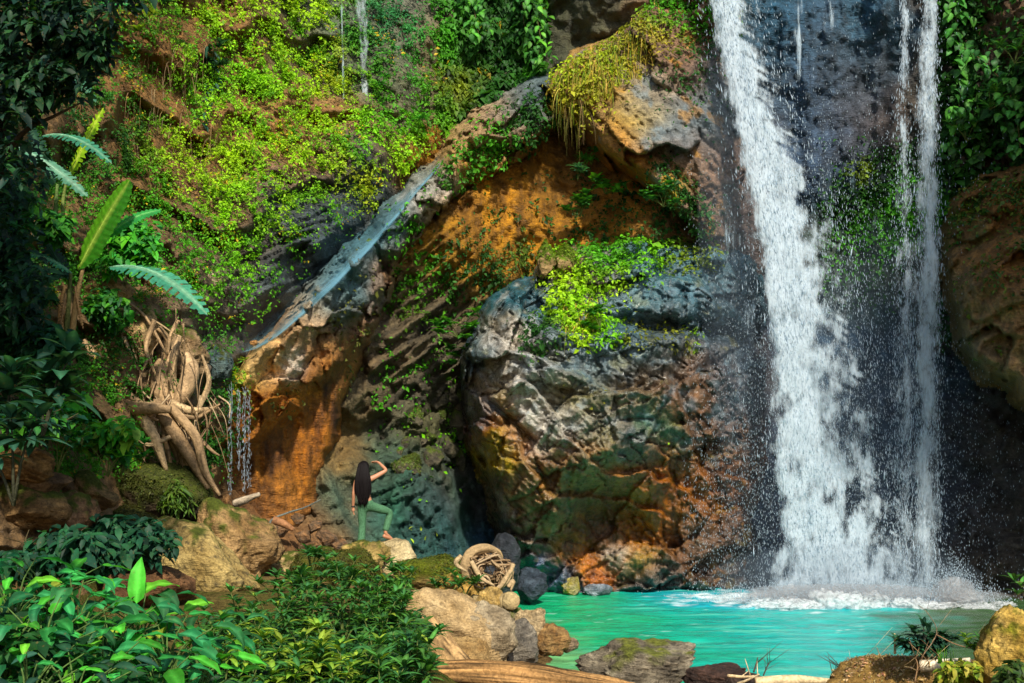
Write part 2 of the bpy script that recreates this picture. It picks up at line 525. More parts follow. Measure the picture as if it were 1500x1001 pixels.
ground = link('ground', mesh_np('ground', np.stack([xx, yy, zz], 1), Fg, M_SOIL, gcol, smooth=True))
tag(ground, kind='structure')

# ---------------------------------------------------------------- back cliff: mossy hillside left, recess, waterfall wall, right recess
CP = [(-500, -400, 19), (-500, 300, 13), (-500, 900, 11), (-200, 300, 14), (-200, 700, 13), (0, -300, 22), (0, 0, 20), (0, 250, 18.5), (0, 450, 17.4), (0, 640, 16.2), (0, 850, 15),
      (150, 0, 23), (150, 250, 22), (150, 430, 20.8), (150, 650, 18.8), (200, 850, 18), (250, 100, 25), (250, 300, 23.6), (260, 520, 21.6), (290, 620, 22.6), (290, 760, 22.5),
      (380, 0, 28), (380, 200, 26.6), (400, 330, 25.3), (330, 420, 23.8), (330, 500, 23.8), (400, 440, 25.2), (450, 260, 27), (500, 330, 27.2), (470, 390, 26.4),
      (500, 100, 29.5), (560, 220, 28.4), (600, 260, 29.2), (620, 60, 31), (560, 0, 31), (560, -100, 31.5), (700, 40, 32), (700, 140, 31.6), (780, 60, 31.6), (660, -300, 33),
      (640, 330, 28.6), (600, 380, 28.2), (720, 300, 29.2), (720, 250, 29.6), (790, 230, 30.6), (840, 260, 30.8), (900, 300, 30.0), (960, 330, 29.6), (620, 420, 28.6), (560, 480, 28), (600, 540, 28.4), (680, 450, 29.4), (660, 640, 30.4),
      (540, 620, 28.0), (620, 640, 28.8), (580, 700, 27.7), (640, 720, 28.4), (600, 590, 28.5), (520, 760, 26.6), (600, 800, 26.6), (450, 780, 25.2), (690, 720, 31), (720, 840, 30.4), (640, 860, 27),
      (900, 600, 32), (900, 870, 31), (850, 0, 30.4), (950, -100, 30.5), (1000, 100, 30.4), (1060, 0, 29.8), (1050, 250, 30.4), (1120, 120, 30.4), (1240, 60, 30.2), (1240, 250, 30.6),
      (1200, 420, 31.2), (1200, 620, 31.5), (1100, 700, 30.9), (1100, 860, 30.3), (1250, 860, 30.4), (1340, 200, 30.6), (1340, 500, 31.4), (1340, 860, 30.0),
      (1400, 60, 29.6), (1400, 300, 30.2), (1500, 80, 28.2), (1450, 700, 31), (1450, 870, 28.9), (1560, 700, 29.5), (1560, 880, 27.2), (1700, 200, 26), (1700, 800, 25), (2000, 200, 23), (2000, 800, 22), (1200, -350, 32), (1700, -350, 28)]
cliff_base = tps(CP)

def spine(px, py):
    """distance above the ridge's lower lip, along the run of the ridge (positive on the rock spine)"""
    return (560 - py) - (px - 372) * .98 + np.where(px < 372, 0, 0)
DIAG = np.array((.76, 0, .65))       # strata run up to the right
DPER = np.array((-.65, 0, .76))
def strata(W, seed, f1=.5, f2=5.0, fy=.7):
    a = W @ DIAG; b = W @ DPER
    return fbm(np.stack([a * f1, b * f2, W[:, 1] * fy], 1), 4, seed)

def ledge(W):
    bb = (W @ DPER) * .62 + (W @ DIAG) * .06 + fbm(W * .28, 3, 72) * 1.1
    return bb - np.floor(bb)
def saw_slab(v):
    s = v - np.floor(v)
    return np.where(s < .12, s / .12, 1 - (s - .12) / .88) - .5
def cliff_detail(px, py, W, sd):
    left = sstep(640, 480, px)
    lump = fbm(W * .55, 4, 31) * .75 + fbm(W * 1.7, 4, 32) * .30
    dark = np.exp(-((px - 440) / 120) ** 2 - ((py - 390) / 110) ** 2)          # layered slate beside the chute
    grey = np.exp(-((px - 620) / 100) ** 2 - ((py - 500) / 160) ** 2)
    st = strata(W, 41) * .55
    fine = strata(W, 43, .5, 9.0) * .26
    d = lump * (1 - .65 * np.maximum(dark, grey)) + (st + fine) * np.clip(dark + grey + .12, 0, 1)
    fallw = sstep(1000, 1080, px) * sstep(1420, 1360, px)
    vert = fbm(np.stack([W[:, 0] * 1.3, W[:, 1] * .4, W[:, 2] * .42], 1), 5, 51) * .45
    d = d * (1 - .55 * fallw) + vert * fallw
    q = np.stack([px / 34 + fbm(W * .8, 2, 61) * .8, py / 30 + fbm(W * .8, 2, 62) * .8], 1)
    f1, f2, cid = voro2(q, 5)
    rub = np.exp(-((px - 625) / 85) ** 2 - ((py - 640) / 90) ** 2)             # rubble in the recess
    d = d + rub * ((.5 - f1) * .3 + (cid - .5) * .3)
    wet = np.exp(-((px - 590) / 75) ** 2 - ((py - 740) / 75) ** 2)
    d = d + wet * (fbm(np.stack([(px + py * .35) / 26, W[:, 1] * .4, (py - px * .35) / 80], 1), 4, 63) * .55 - .3 * sstep(.05, 0, np.abs(fbm(np.stack([(px + py * .4) / 60, W[:, 1] * .3, py / 110], 1), 4, 64))))
    gz_ = np.clip(grey + wet, 0, 1) * sstep(480, 530, px)
    d = d + gz_ * saw_slab((W @ DPER) * 1.9 + fbm(W * .7, 3, 65) * .9) * .26
    blocks = sstep(1375, 1400, px) * .5 + .25 * left
    d = d + blocks * ((cid - .5) * .35 - .06 * sstep(.10, 0, f2 - f1))
    saw = ledge(W)
    d = d + left * (np.where(saw < .25, saw / .25, 1 - (saw - .25) / .75) - .5) * .75
    sp_ = spine(px, py); chx = sstep(345, 380, px) * sstep(670, 640, px)
    d = d * (1 - .7 * np.exp(-((sp_ - 60) / 40) ** 2) * chx) - .55 * np.exp(-((sp_ - 62) / 30) ** 2) * chx     # the groove the stream runs in
    d = d + .13 * ridged(W * 3.2, 4, 71)
    return d

def mottled(col, W, seed, amt=.35, sc=2.2):
    n = fbm(W * sc, 4, seed)
    m = fbm(W * sc * .4, 3, seed + 3)
    return col * (1 + amt * n + amt * .6 * m)[:, None].clip(.35, 1.9)

CLIFF_COL = [(100, 120, 120, (.16, .10, .05)), (230, 120, 60, (.24, .125, .05)), (300, 210, 60, (.26, .15, .07)), (420, 230, 30, (.28, .16, .075)), (470, 170, 40, (.27, .15, .07)), (330, 380, 60, (.15, .10, .06)),
             (570, 290, 22, (.03, .055, .065)), (530, 330, 22, (.03, .055, .065)), (480, 375, 24, (.03, .055, .065)), (430, 425, 24, (.035, .06, .065)), (440, 360, 60, (.05, .065, .07)), (500, 320, 50, (.05, .075, .085)), (350, 470, 50, (.10, .10, .085)), (400, 450, 40, (.06, .09, .10)), (160, 500, 80, (.2, .13, .07)),
             (560, 60, 60, (.10, .12, .08)), (600, 0, 40, (.16, .15, .12)), (660, 80, 40, (.24, .16, .08)), (720, 80, 60, (.05, .06, .035)), (790, 60, 50, (.05, .05, .03)),
             (690, 310, 60, (.33, .165, .03)), (740, 290, 40, (.36, .18, .035)), (630, 350, 40, (.30, .165, .035)), (830, 260, 40, (.16, .09, .04)), (900, 300, 40, (.32, .16, .05)), (960, 340, 40, (.28, .15, .05)),
             (640, 430, 50, (.12, .09, .05)), (600, 500, 60, (.095, .08, .055)), (670, 480, 40, (.07, .065, .045)), (560, 560, 40, (.11, .085, .045)), (620, 640, 60, (.09, .085, .065)),
             (570, 700, 50, (.06, .12, .075)), (540, 760, 40, (.04, .11, .085)), (610, 770, 50, (.035, .095, .085)), (650, 740, 30, (.04, .08, .085)), (590, 740, 16, (.02, .14, .06)), (520, 700, 24, (.06, .08, .06)), (640, 640, 30, (.16, .15, .06)), (690, 700, 30, (.06, .055, .06)), (470, 770, 40, (.22, .12, .06)), (720, 830, 30, (.04, .08, .14)),
             (500, 640, 30, (.20, .12, .05)), (540, 500, 30, (.14, .09, .05)), (1000, 150, 60, (.20, .14, .09)), (1060, 100, 40, (.10, .14, .16)), (1060, 350, 50, (.16, .12, .10)), (1060, 600, 60, (.12, .08, .055)),
             (1130, 60, 40, (.055, .12, .16)), (1180, 120, 50, (.06, .10, .14)), (1250, 120, 50, (.11, .105, .10)), (1270, 60, 30, (.05, .12, .16)), (1290, 170, 40, (.15, .10, .07)), (1220, 220, 50, (.06, .09, .13)), (1280, 290, 40, (.045, .075, .035)), (1260, 400, 40, (.07, .09, .05)),
             (1340, 300, 40, (.05, .10, .07)), (1250, 550, 70, (.05, .08, .11)), (1200, 700, 90, (.045, .07, .10)), (1100, 780, 60, (.055, .06, .075)), (1320, 700, 60, (.05, .07, .09)), (1420, 700, 60, (.075, .07, .07)), (1480, 800, 60, (.13, .095, .06)), (1460, 640, 40, (.10, .075, .05)), (1400, 120, 50, (.06, .05, .035)), (1480, 60, 50, (.16, .09, .045)), (1480, 200, 60, (.10, .06, .035)), (1380, 450, 30, (.10, .075, .045))]
def cliff_tint(px, py, W, N):
    wp = (fbm(W * .7, 3, 81) * 45, fbm(W * .7, 3, 82) * 45)
    c = splat(px, py, CLIFF_COL, wp)
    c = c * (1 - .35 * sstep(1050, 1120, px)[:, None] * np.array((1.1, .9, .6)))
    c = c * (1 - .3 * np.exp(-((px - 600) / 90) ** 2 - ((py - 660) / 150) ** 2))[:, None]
    c = mottled(c, W, 83, .45)
    a = strata(W, 44, .7, 9.0)
    dark = np.clip(np.exp(-((px - 440) / 130) ** 2 - ((py - 390) / 120) ** 2) + np.exp(-((px - 620) / 100) ** 2 - ((py - 500) / 150) ** 2), 0, 1)
    c = c * (1 + 1.3 * a * dark)[:, None].clip(.2, 1.9)
    vs = fbm(np.stack([W[:, 0] * 5, W[:, 1] * .5, W[:, 2] * .5], 1), 3, 85)      # vertical run-off stains
    soilw = np.exp(-((px - 700) / 130) ** 2 - ((py - 310) / 70) ** 2) + .5 * sstep(1000, 1080, px)
    c = c * (1 + np.where(px < 1000, 1.1, .55) * vs * np.clip(soilw, 0, 1))[:, None].clip(.18, 1.8)
    c = c * (1 - .22 * np.clip(soilw, 0, 1) * (px < 1000))[:, None]
    return c
xs = np.concatenate([np.arange(-500, -20, 14), np.arange(-20, 1520, 2.8), np.arange(1520, 2001, 14)])
ys = np.concatenate([np.arange(-400, -20, 14), np.arange(-20, 890, 2.8), np.arange(890, 1100, 14)])
def clampD(f, a, b):
    return lambda px, py: np.clip(f(px, py), a, b)
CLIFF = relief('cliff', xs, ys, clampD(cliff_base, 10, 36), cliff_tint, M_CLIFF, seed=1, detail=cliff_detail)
tag(CLIFF.obj, kind='structure')

# ---------------------------------------------------------------- diagonal rock ridge with the soil bank under it
RP = [(800, 120), (745, 148), (690, 176), (655, 232), (600, 288), (545, 340), (480, 408), (430, 462), (375, 520), (338, 556), (296, 586), (292, 640), (300, 760), (330, 800), (420, 800), (452, 760), (470, 700), (492, 640), (512, 570), (545, 500), (566, 440), (585, 380), (640, 312), (690, 272), (760, 236), (800, 200), (830, 160)]
ridge_base = tps([(800, 160, 29.4), (740, 175, 28.9), (680, 225, 28.2), (620, 300, 27.2), (560, 360, 26.4), (500, 430, 25.4), (440, 500, 24.5), (380, 550, 23.8), (310, 600, 23.2), (320, 760, 23.6), (400, 700, 24.6), (450, 760, 24.9), (450, 600, 25.0), (540, 450, 26.6), (520, 560, 26.4), (760, 220, 29.2), (600, 370, 27.6)])
def ridge_detail(px, py, W, sd):
    soil = sstep(-46, -84, spine(px, py) * 1.0 + 30)
    f1, f2, cid = voro2(np.stack([px / 42 + fbm(W * .9, 2, 91) * .9, py / 34 + fbm(W * .9, 2, 92) * .9], 1), 7)
    rock = (cid - .5) * .5 - .05 * sstep(.09, 0, f2 - f1) + fbm(W * 1.6, 4, 93) * .22 + .2 * ridged(W * 4, 4, 94)
    run = fbm(np.stack([W[:, 0] * 2.4, W[:, 1] * .5, W[:, 2] * .55], 1), 4, 95) * .4 + fbm(W * 3.5, 3, 96) * .10
    lip = np.exp(-((spine(px, py) + 40) / 16) ** 2) * .25
    return rock * (1 - soil) + (run - .55) * soil + lip
RIDGE_COL = [(770, 165, 22, (0.072, 0.120, 0.132)), (735, 190, 30, (.30, .22, .15)), (690, 205, 22, (.40, .28, .15)), (655, 240, 18, (.42, .27, .13)), (640, 262, 18, (0.048, 0.120, 0.126)), (655, 275, 14, (.55, .52, .48)), (620, 300, 20, (.55, .52, .47)), (590, 300, 16, (0.060, 0.132, 0.144)), (585, 330, 22, (0.084, 0.138, 0.150)), (545, 360, 22, (0.072, 0.144, 0.162)),
             (520, 400, 24, (0.090, 0.150, 0.162)), (480, 440, 22, (0.120, 0.168, 0.168)), (520, 450, 20, (0.084, 0.120, 0.120)), (560, 400, 18, (.24, .13, .07)), (450, 470, 22, (.50, .40, .28)), (430, 490, 20, (.26, .14, .06)), (470, 500, 20, (.26, .13, .05)), (400, 520, 18, (.62, .42, .22)), (375, 545, 20, (.60, .44, .24)), (425, 535, 14, (.75, .70, .62)), (350, 555, 14, (.50, .42, .12)), (340, 575, 20, (.34, .17, .06)),
             (400, 620, 50, (.33, .135, .035)), (440, 660, 40, (.36, .15, .04)), (360, 660, 40, (.25, .11, .035)), (320, 640, 30, (.20, .10, .045)), (420, 740, 40, (.30, .14, .055)), (350, 740, 30, (.22, .11, .05)), (500, 560, 22, (.22, .11, .045)), (540, 480, 20, (.22, .11, .05)), (700, 260, 30, (.34, .17, .045)), (650, 320, 30, (.34, .18, .05)), (600, 375, 20, (.26, .15, .06)), (780, 210, 20, (.3, .16, .06))]
def ridge_tint(px, py, W, N):
    wp = (fbm(W * 1.4, 3, 97) * 16, fbm(W * 1.4, 3, 98) * 16)
    c = mottled(splat(px, py, RIDGE_COL, wp), W, 99, .4, 3)
    vs = fbm(np.stack([W[:, 0] * 5, W[:, 1] * .5, W[:, 2] * .6], 1), 3, 100)
    soil = sstep(-46, -84, spine(px, py) + 30)
    return c * ((1 + 1.1 * vs * soil).clip(.2, 1.7) * (1 - .25 * soil))[:, None]
RIDGE = relief('cliff_ridge', np.arange(270, 850, 2.2), np.arange(100, 830, 2.2), ridge_base, ridge_tint, M_CLIFF, poly=RP, R=20, thick=.7, wob=5, seed=2, detail=ridge_detail)
tag(RIDGE.obj, kind='structure')

# ---------------------------------------------------------------- great wet boulder in the middle
BP = [(680, 530), (690, 490), (712, 440), (745, 415), (782, 402), (798, 368), (850, 358), (930, 350), (1040, 348), (1110, 360), (1125, 420), (1120, 880), (905, 885), (800, 885), (768, 868), (752, 830), (738, 775), (722, 720), (708, 672), (690, 628), (684, 580)]
bould_base = tps([(690, 540, 27.6), (740, 450, 27.6), (740, 560, 26.7), (800, 400, 28.3), (800, 480, 26.9), (840, 560, 26.4), (900, 380, 28.6), (930, 440, 27.4), (1000, 420, 28.2), (1060, 400, 29), (960, 560, 26.9), (1060, 560, 28.6), (760, 650, 27.0), (850, 660, 26.8), (950, 660, 27.6), (1060, 700, 29.4), (740, 720, 27.6), (780, 760, 28.0), (880, 770, 29.2), (820, 720, 27.4), (960, 760, 28.8), (770, 850, 29.2), (850, 870, 29.4), (950, 868, 29.5), (1080, 870, 30.0), (1110, 500, 30)])
def turned(px, py, ang, sx, sy, W, warp, fr, seed):
    c, s = math.cos(ang), math.sin(ang)
    return np.stack([(px * c + py * s) / sx + fbm(W * fr, 3, seed) * warp, (-px * s + py * c) / sy + fbm(W * fr, 3, seed + 1) * warp], 1)
def bould_cracks(px, py, W):
    u = (px * .62 - py * .78) / 60; v = (px * .78 + py * .62) / 150
    n = fbm(np.stack([u, v, W[:, 1] * .2], 1), 4, 171)
    m = fbm(np.stack([v * 1.6, u * .5, W[:, 1] * .2 + 5], 1), 4, 172)
    return np.maximum(sstep(.035, .0, np.abs(n)), sstep(.028, 0, np.abs(m)) * .8)
def bould_detail(px, py, W, sd):
    f1, f2, cid = voro2(turned(px, py, -.75, 120, 62, W, .45, .5, 111), 9)
    g1, g2, gid = voro2(turned(px, py, -.6, 52, 24, W, .7, .9, 113), 10)
    k1, k2, kid = voro2(turned(px, py, .5, 20, 12, W, .6, 1.4, 119), 11)
    d = (cid - .5) * .40 - .08 * sstep(.06, 0, f2 - f1) + (gid - .5) * .15 - .04 * sstep(.07, 0, g2 - g1) + (kid - .5) * .05
    q = np.stack([(px * .8 + py * .6) / 90, W[:, 1] * .3, (py * .8 - px * .6) / 9 + fbm(W * .6, 3, 115) * 3], 1)
    d = d + fbm(q, 4, 116) * .10                                   # slanting bedding
    d = d + fbm(np.stack([W[:, 0] * 5, W[:, 1] * .5, W[:, 2] * .8], 1), 3, 117) * .11 + .065 * ridged(W * 4, 4, 118)
    d = d + saw_slab((py * .80 - px * .50) / 78 + fbm(W * .4, 3, 173) * 1.1) * .42 + saw_slab((py * .7 - px * .7) / 19 + fbm(W * .6, 3, 174) * 1.5) * .035 * sstep(-.1, .3, fbm(W * .7, 2, 175))
    d = d - np.exp(-((py - (470 + (px - 900) * .12)) / 12) ** 2) * sstep(880, 920, px) * .7
    d = d - np.exp(-((px - 885) / 55) ** 2 - ((py - 762) / 34) ** 2) * .9
    d = d - np.exp(-((py - (600 + (px - 730) * .9)) / 7) ** 2) * sstep(690, 720, px) * sstep(800, 770, px) * .4
    fold = np.sin((px * .8 - py * 1.0) / 17 + fbm(W * .5, 2, 129) * 3) * .16 * sstep(680, 740, py) * sstep(1010, 940, px)
    return d + fold - .16 * bould_cracks(px, py, W)
BOULD_COL = [(700, 520, 20, (.09, .14, .16)), (730, 440, 24, (.06, .15, .17)), (770, 420, 22, (.06, .15, .18)), (745, 505, 22, (.66, .60, .52)), (735, 470, 12, (.36, .28, .18)), (790, 440, 22, (.10, .16, .18)), (810, 390, 14, (.46, .34, .18)), (835, 385, 14, (.34, .24, .14)), (880, 410, 24, (.24, .19, .13)), (940, 430, 40, (.13, .22, .25)), (1000, 430, 40, (.11, .19, .22)), (970, 470, 20, (.12, .085, .05)), (1040, 470, 30, (.06, .075, .09)),
             (720, 570, 16, (.50, .40, .30)), (690, 600, 16, (.13, .12, .13)), (712, 625, 14, (.28, .14, .06)), (745, 560, 20, (.62, .57, .50)), (790, 540, 26, (.42, .42, .40)), (850, 520, 30, (.17, .22, .24)), (900, 530, 30, (.16, .22, .25)), (820, 580, 26, (.30, .24, .10)), (870, 590, 26, (.20, .17, .07)), (960, 530, 26, (.10, .15, .16)), (1000, 560, 30, (.20, .12, .07)), (930, 570, 24, (.24, .15, .07)),
             (800, 620, 28, (.68, .66, .62)), (760, 640, 14, (.42, .20, .08)), (850, 630, 24, (.40, .40, .37)), (900, 620, 28, (.22, .22, .20)), (960, 610, 15, (.04, .20, .12)), (985, 640, 12, (.04, .18, .12)), (1000, 590, 24, (.20, .12, .07)), (930, 640, 18, (.13, .12, .11)), (730, 610, 16, (.34, .20, .09)), (735, 660, 16, (.44, .34, .06)), (940, 660, 20, (.19, .18, .15)), (880, 650, 18, (.30, .24, .10)), (1030, 640, 30, (.16, .10, .065)), (1070, 560, 30, (.12, .12, .13)),
             (800, 690, 28, (.26, .14, .06)), (760, 710, 20, (.28, .22, .14)), (850, 690, 28, (.30, .22, .11)), (920, 690, 24, (.26, .16, .09)), (900, 710, 20, (.36, .20, .08)), (980, 720, 40, (.34, .15, .045)), (1040, 720, 40, (.17, .09, .05)), (880, 760, 24, (.12, .07, .045)), (940, 760, 26, (.42, .19, .06)), (800, 750, 24, (.28, .20, .12)), (770, 790, 18, (.15, .12, .09)), (840, 800, 18, (.32, .18, .08)),
             (860, 820, 14, (.50, .22, .06)), (885, 840, 12, (.5, .20, .06)), (905, 815, 12, (.55, .50, .44)), (940, 820, 20, (.40, .24, .09)), (1000, 800, 40, (.22, .12, .06)), (1060, 820, 40, (.08, .07, .065)), (800, 840, 16, (.12, .16, .22)), (770, 850, 14, (.06, .13, .22)), (830, 855, 12, (.15, .2, .26)), (960, 860, 30, (.08, .11, .13))]
def bould_tint(px, py, W, N):
    wp = (fbm(W * 1.1, 3, 121) * 20, fbm(W * 1.1, 3, 122) * 20)
    c = mottled(splat(px, py, BOULD_COL, wp), W, 123, .42, 3)
    vs = fbm(np.stack([W[:, 0] * 6, W[:, 1] * .5, W[:, 2] * .6], 1), 4, 124)
    c = c ** 1.2 * .86 * (1 + .6 * vs)[:, None].clip(.25, 1.9)
    c = c * (1 - .55 * bould_cracks(px, py, W))[:, None]
    n = fbm(W * 1.6, 4, 125)
    teal = sstep(.30, .55, n)[:, None] * sstep(720, 640, py)[:, None]; c = lerp(c, np.array((.12, .20, .24)), teal * .4)
    rust = sstep(.32, .55, fbm(W * 1.9, 4, 126))[:, None]; c = lerp(c, np.array((.34, .16, .05)), rust * .5 * sstep(600, 700, py)[:, None])
    silver = sstep(.05, .45, fbm(np.stack([W[:, 0] * 2.2, W[:, 1], W[:, 2] * 3.2], 1), 4, 130))[:, None] * sstep(700, 600, py)[:, None]; c = lerp(c, np.array((.20, .27, .31)), silver * .4)
    moss = sstep(.36, .55, fbm(W * 1.6, 4, 127) + .2 * N[:, 2])[:, None]; c = lerp(c, np.array((.24, .22, .05)), moss * .22)
    pale = sstep(.25, .5, fbm(np.stack([W[:, 0] * 3, W[:, 1], W[:, 2] * 1.3], 1), 4, 128))[:, None] * sstep(980, 860, px)[:, None]; c = lerp(c, np.array((.62, .58, .50)), pale * .35 * sstep(860, 780, px)[:, None])
    return c
BOULDER = relief('boulder', np.arange(660, 1140, 2.0), np.arange(335, 892, 2.0), bould_base, bould_tint, M_BOULD, poly=BP, R=34, thick=1.4, wob=5, seed=3, detail=bould_detail)
tag(BOULDER.obj, 'huge wet boulder streaked white, teal and rust beside the main waterfall', 'boulder')

# ---------------------------------------------------------------- rock shoulder above the recess
UP = [(790, 172), (800, 130), (840, 85), (900, 60), (940, 20), (980, -20), (990, -140), (1060, -140), (1085, 0), (1092, 200), (1085, 330), (1060, 392), (1028, 352), (1000, 318), (968, 284), (930, 256), (890, 222), (858, 186), (836, 162), (815, 168)]
up_base = tps([(800, 150, 29.2), (860, 110, 28.6), (940, 60, 28.8), (1000, -50, 29.2), (900, 180, 28.0), (960, 220, 28.0), (1000, 280, 28.4), (1000, 120, 28.6), (1060, 100, 29.4), (1060, 300, 29.3), (1050, 380, 29.2), (1020, -130, 30)])
def up_detail(px, py, W, sd):
    f1, f2, cid = voro2(turned(px, py, .75, 120, 70, W, .5, .5, 131), 12)
    st = np.stack([W @ np.array((.7, 0, .7)) * 3.5, W[:, 1] * .5, W @ np.array((-.7, 0, .7)) * .5], 1)
    return (cid - .5) * .5 - .06 * sstep(.09, 0, f2 - f1) + fbm(W * 1.5, 4, 133) * .12 + .16 * ridged(W * 4, 4, 134) + fbm(st, 3, 135) * .14
UP_COL = [(800, 140, 20, (.40, .24, .10)), (850, 120, 30, (.34, .22, .10)), (870, 170, 22, (.26, .17, .09)), (900, 200, 20, (.36, .19, .08)), (940, 120, 26, (.24, .21, .17)), (930, 170, 26, (.42, .29, .07)), (960, 200, 22, (.20, .22, .22)), (940, 150, 18, (.20, .21, .20)), (1000, 190, 30, (.14, .18, .20)), (960, 250, 22, (.34, .17, .06)), (915, 240, 18, (.42, .20, .08)), (1020, 240, 26, (.22, .14, .09)), (1040, 320, 30, (.17, .12, .09)), (1000, 60, 40, (.20, .12, .08)), (960, 60, 20, (.16, .11, .07)), (1060, 120, 30, (.13, .14, .14)), (1060, 250, 26, (.20, .14, .11)), (980, 280, 14, (.34, .28, .06))]
def up_tint(px, py, W, N):
    wp = (fbm(W * 1.2, 3, 136) * 18, fbm(W * 1.2, 3, 137) * 18)
    c = mottled(splat(px, py, UP_COL, wp), W, 138, .4, 3)
    rust = sstep(.25, .5, fbm(W * 1.6, 4, 139))[:, None]; c = lerp(c, np.array((.42, .22, .05)), rust * .5)
    teal = sstep(.3, .5, fbm(W * 1.5, 4, 140))[:, None]; c = lerp(c, np.array((.16, .21, .23)), teal * .6)
    return c
UPPER = relief('cliff_shoulder', np.arange(770, 1110, 2.2), np.arange(-160, 410, 2.2), up_base, up_tint, M_CLIFF, poly=UP, R=16, thick=.9, wob=4, seed=4, detail=up_detail)
tag(UPPER.obj, kind='structure')

# ---------------------------------------------------------------- overhanging rock at the right edge
QP = [(1385, 340), (1400, 290), (1440, 262), (1520, 240), (1700, 200), (2000, 180), (2000, 760), (1640, 640), (1540, 600), (1500, 588), (1486, 560), (1440, 548), (1412, 505), (1395, 430)]
q_base = tps([(1390, 350, 28.2), (1400, 450, 27.6), (1450, 400, 26.6), (1460, 500, 26.3), (1500, 300, 27), (1520, 450, 25.8), (1520, 580, 26.2), (1700, 400, 24.4), (1900, 400, 22.6), (1900, 650, 22.6)])
def q_detail(px, py, W, sd):
    f1, f2, cid = voro2(turned(px, py, -.5, 130, 70, W, .6, .5, 141), 14)
    return (cid - .5) * .6 - .06 * sstep(.08, 0, f2 - f1) + fbm(W * 1.2, 4, 143) * .25 + .26 * ridged(W * 2.6, 5, 144) + saw_slab((W[:, 2] * .8 - W[:, 0] * .5) * 1.1 + fbm(W * .6, 3, 149)) * .3
Q_COL = [(1400, 350, 30, (0.101, 0.076, 0.038)), (1440, 330, 40, (0.164, 0.082, 0.032)), (1490, 370, 50, (0.190, 0.095, 0.035)), (1420, 440, 26, (0.101, 0.082, 0.038)), (1470, 470, 40, (0.228, 0.152, 0.082)), (1490, 520, 30, (0.291, 0.202, 0.114)), (1430, 510, 24, (0.126, 0.120, 0.076)), (1700, 450, 160, (0.177, 0.095, 0.038))]
def q_tint(px, py, W, N):
    c = mottled(splat(px, py, Q_COL, (fbm(W * 1.1, 3, 145) * 22, fbm(W * 1.1, 3, 146) * 22)), W, 147, .42, 2.6)
    moss = sstep(.2, .5, fbm(W * 1.2, 4, 148))[:, None]
    return lerp(c, np.array((.10, .10, .03)), moss * .5)
RIGHTR = relief('cliff_overhang', np.concatenate([np.arange(1370, 1520, 2.4), np.arange(1520, 2010, 10)]), np.arange(170, 770, 2.6), q_base, q_tint, M_CLIFF, poly=QP, R=18, thick=.9, wob=5, seed=5, detail=q_detail)
tag(RIGHTR.obj, kind='structure')

_ICO = {}
def ico(k):
    if k not in _ICO:
        bm = bmesh.new(); bmesh.ops.create_icosphere(bm, subdivisions=k, radius=1)
        _ICO[k] = (np.array([v.co[:] for v in bm.verts]), np.array([[v.index for v in f.verts] for f in bm.faces]))
        bm.free()
    return _ICO[k]

# ---------------------------------------------------------------- pool
def water_material():
    m, nt, N, L, b = new_mat('turquoise_water')
    at = N.new('ShaderNodeAttribute'); at.attribute_name = 'tint'
    geo = N.new('ShaderNodeNewGeometry')
    mp = N.new('ShaderNodeMapping'); mp.inputs['Scale'].default_value = (1.0, 2.6, 1)
    L.new(geo.outputs['Position'], mp.inputs['Vector'])
    n = N.new('ShaderNodeTexNoise'); n.inputs['Scale'].default_value = 1.1; n.inputs['Detail'].default_value = 8; n.inputs['Roughness'].default_value = .66
    n2 = N.new('ShaderNodeTexNoise'); n2.inputs['Scale'].default_value = 4.5; n2.inputs['Detail'].default_value = 5
    L.new(mp.outputs[0], n.inputs['Vector']); L.new(mp.outputs[0], n2.inputs['Vector'])
    r = N.new('ShaderNodeMapRange'); r.inputs[1].default_value = .35; r.inputs[2].default_value = .65; r.inputs[3].default_value = .72; r.inputs[4].default_value = 1.25
    L.new(n.outputs['Fac'], r.inputs[0])
    vm = N.new('ShaderNodeVectorMath'); vm.operation = 'SCALE'; L.new(at.outputs['Color'], vm.inputs[0]); L.new(r.outputs[0], vm.inputs['Scale'])
    L.new(vm.outputs[0], b.inputs['Base Color'])
    ad = N.new('ShaderNodeMath'); ad.operation = 'MULTIPLY_ADD'; ad.inputs[1].default_value = .4; L.new(n2.outputs['Fac'], ad.inputs[0]); L.new(n.outputs['Fac'], ad.inputs[2])
    bp = N.new('ShaderNodeBump'); bp.inputs['Strength'].default_value = .5; bp.inputs['Distance'].default_value = .12
    L.new(ad.outputs[0], bp.inputs['Height']); L.new(bp.outputs[0], b.inputs['Normal'])
    b.inputs['Roughness'].default_value = .22; b.inputs['IOR'].default_value = 1.33
    b.inputs['Specular IOR Level'].default_value = .32
    return m
wx_ = np.arange(-3, 26, .09); wy_ = np.arange(15.5, 33, .09)
WX, WY = np.meshgrid(wx_, wy_)
wx, wy = WX.ravel(), WY.ravel()
q3 = np.stack([wx, wy, np.zeros_like(wx)], 1)
dimp = np.hypot((wx - 6.6) / 2.6, (wy - 28.2) / 1.5)
wz = fbm(q3 * np.array((1.1, 2.2, 1)), 4, 201) * .035 + fbm(q3 * 4, 3, 203) * .014 + np.exp(-dimp ** 2) * fbm(q3 * 3, 3, 204) * .16
wpx = 750 + wx / wy * F
t = sstep(1.0, 5.2, wx + fbm(q3 * .6, 3, 205) * .9)[:, None]
wc = lerp(np.array((.008, .37, .15)), np.array((.004, .40, .35)), t)
back = (sstep(25.5, 27.6, wy + fbm(q3 * .5, 3, 206) * 1.0) * sstep(2, 4, wx))[:, None]
wc = lerp(wc, np.array((.01, .38, .60)), back * .55)
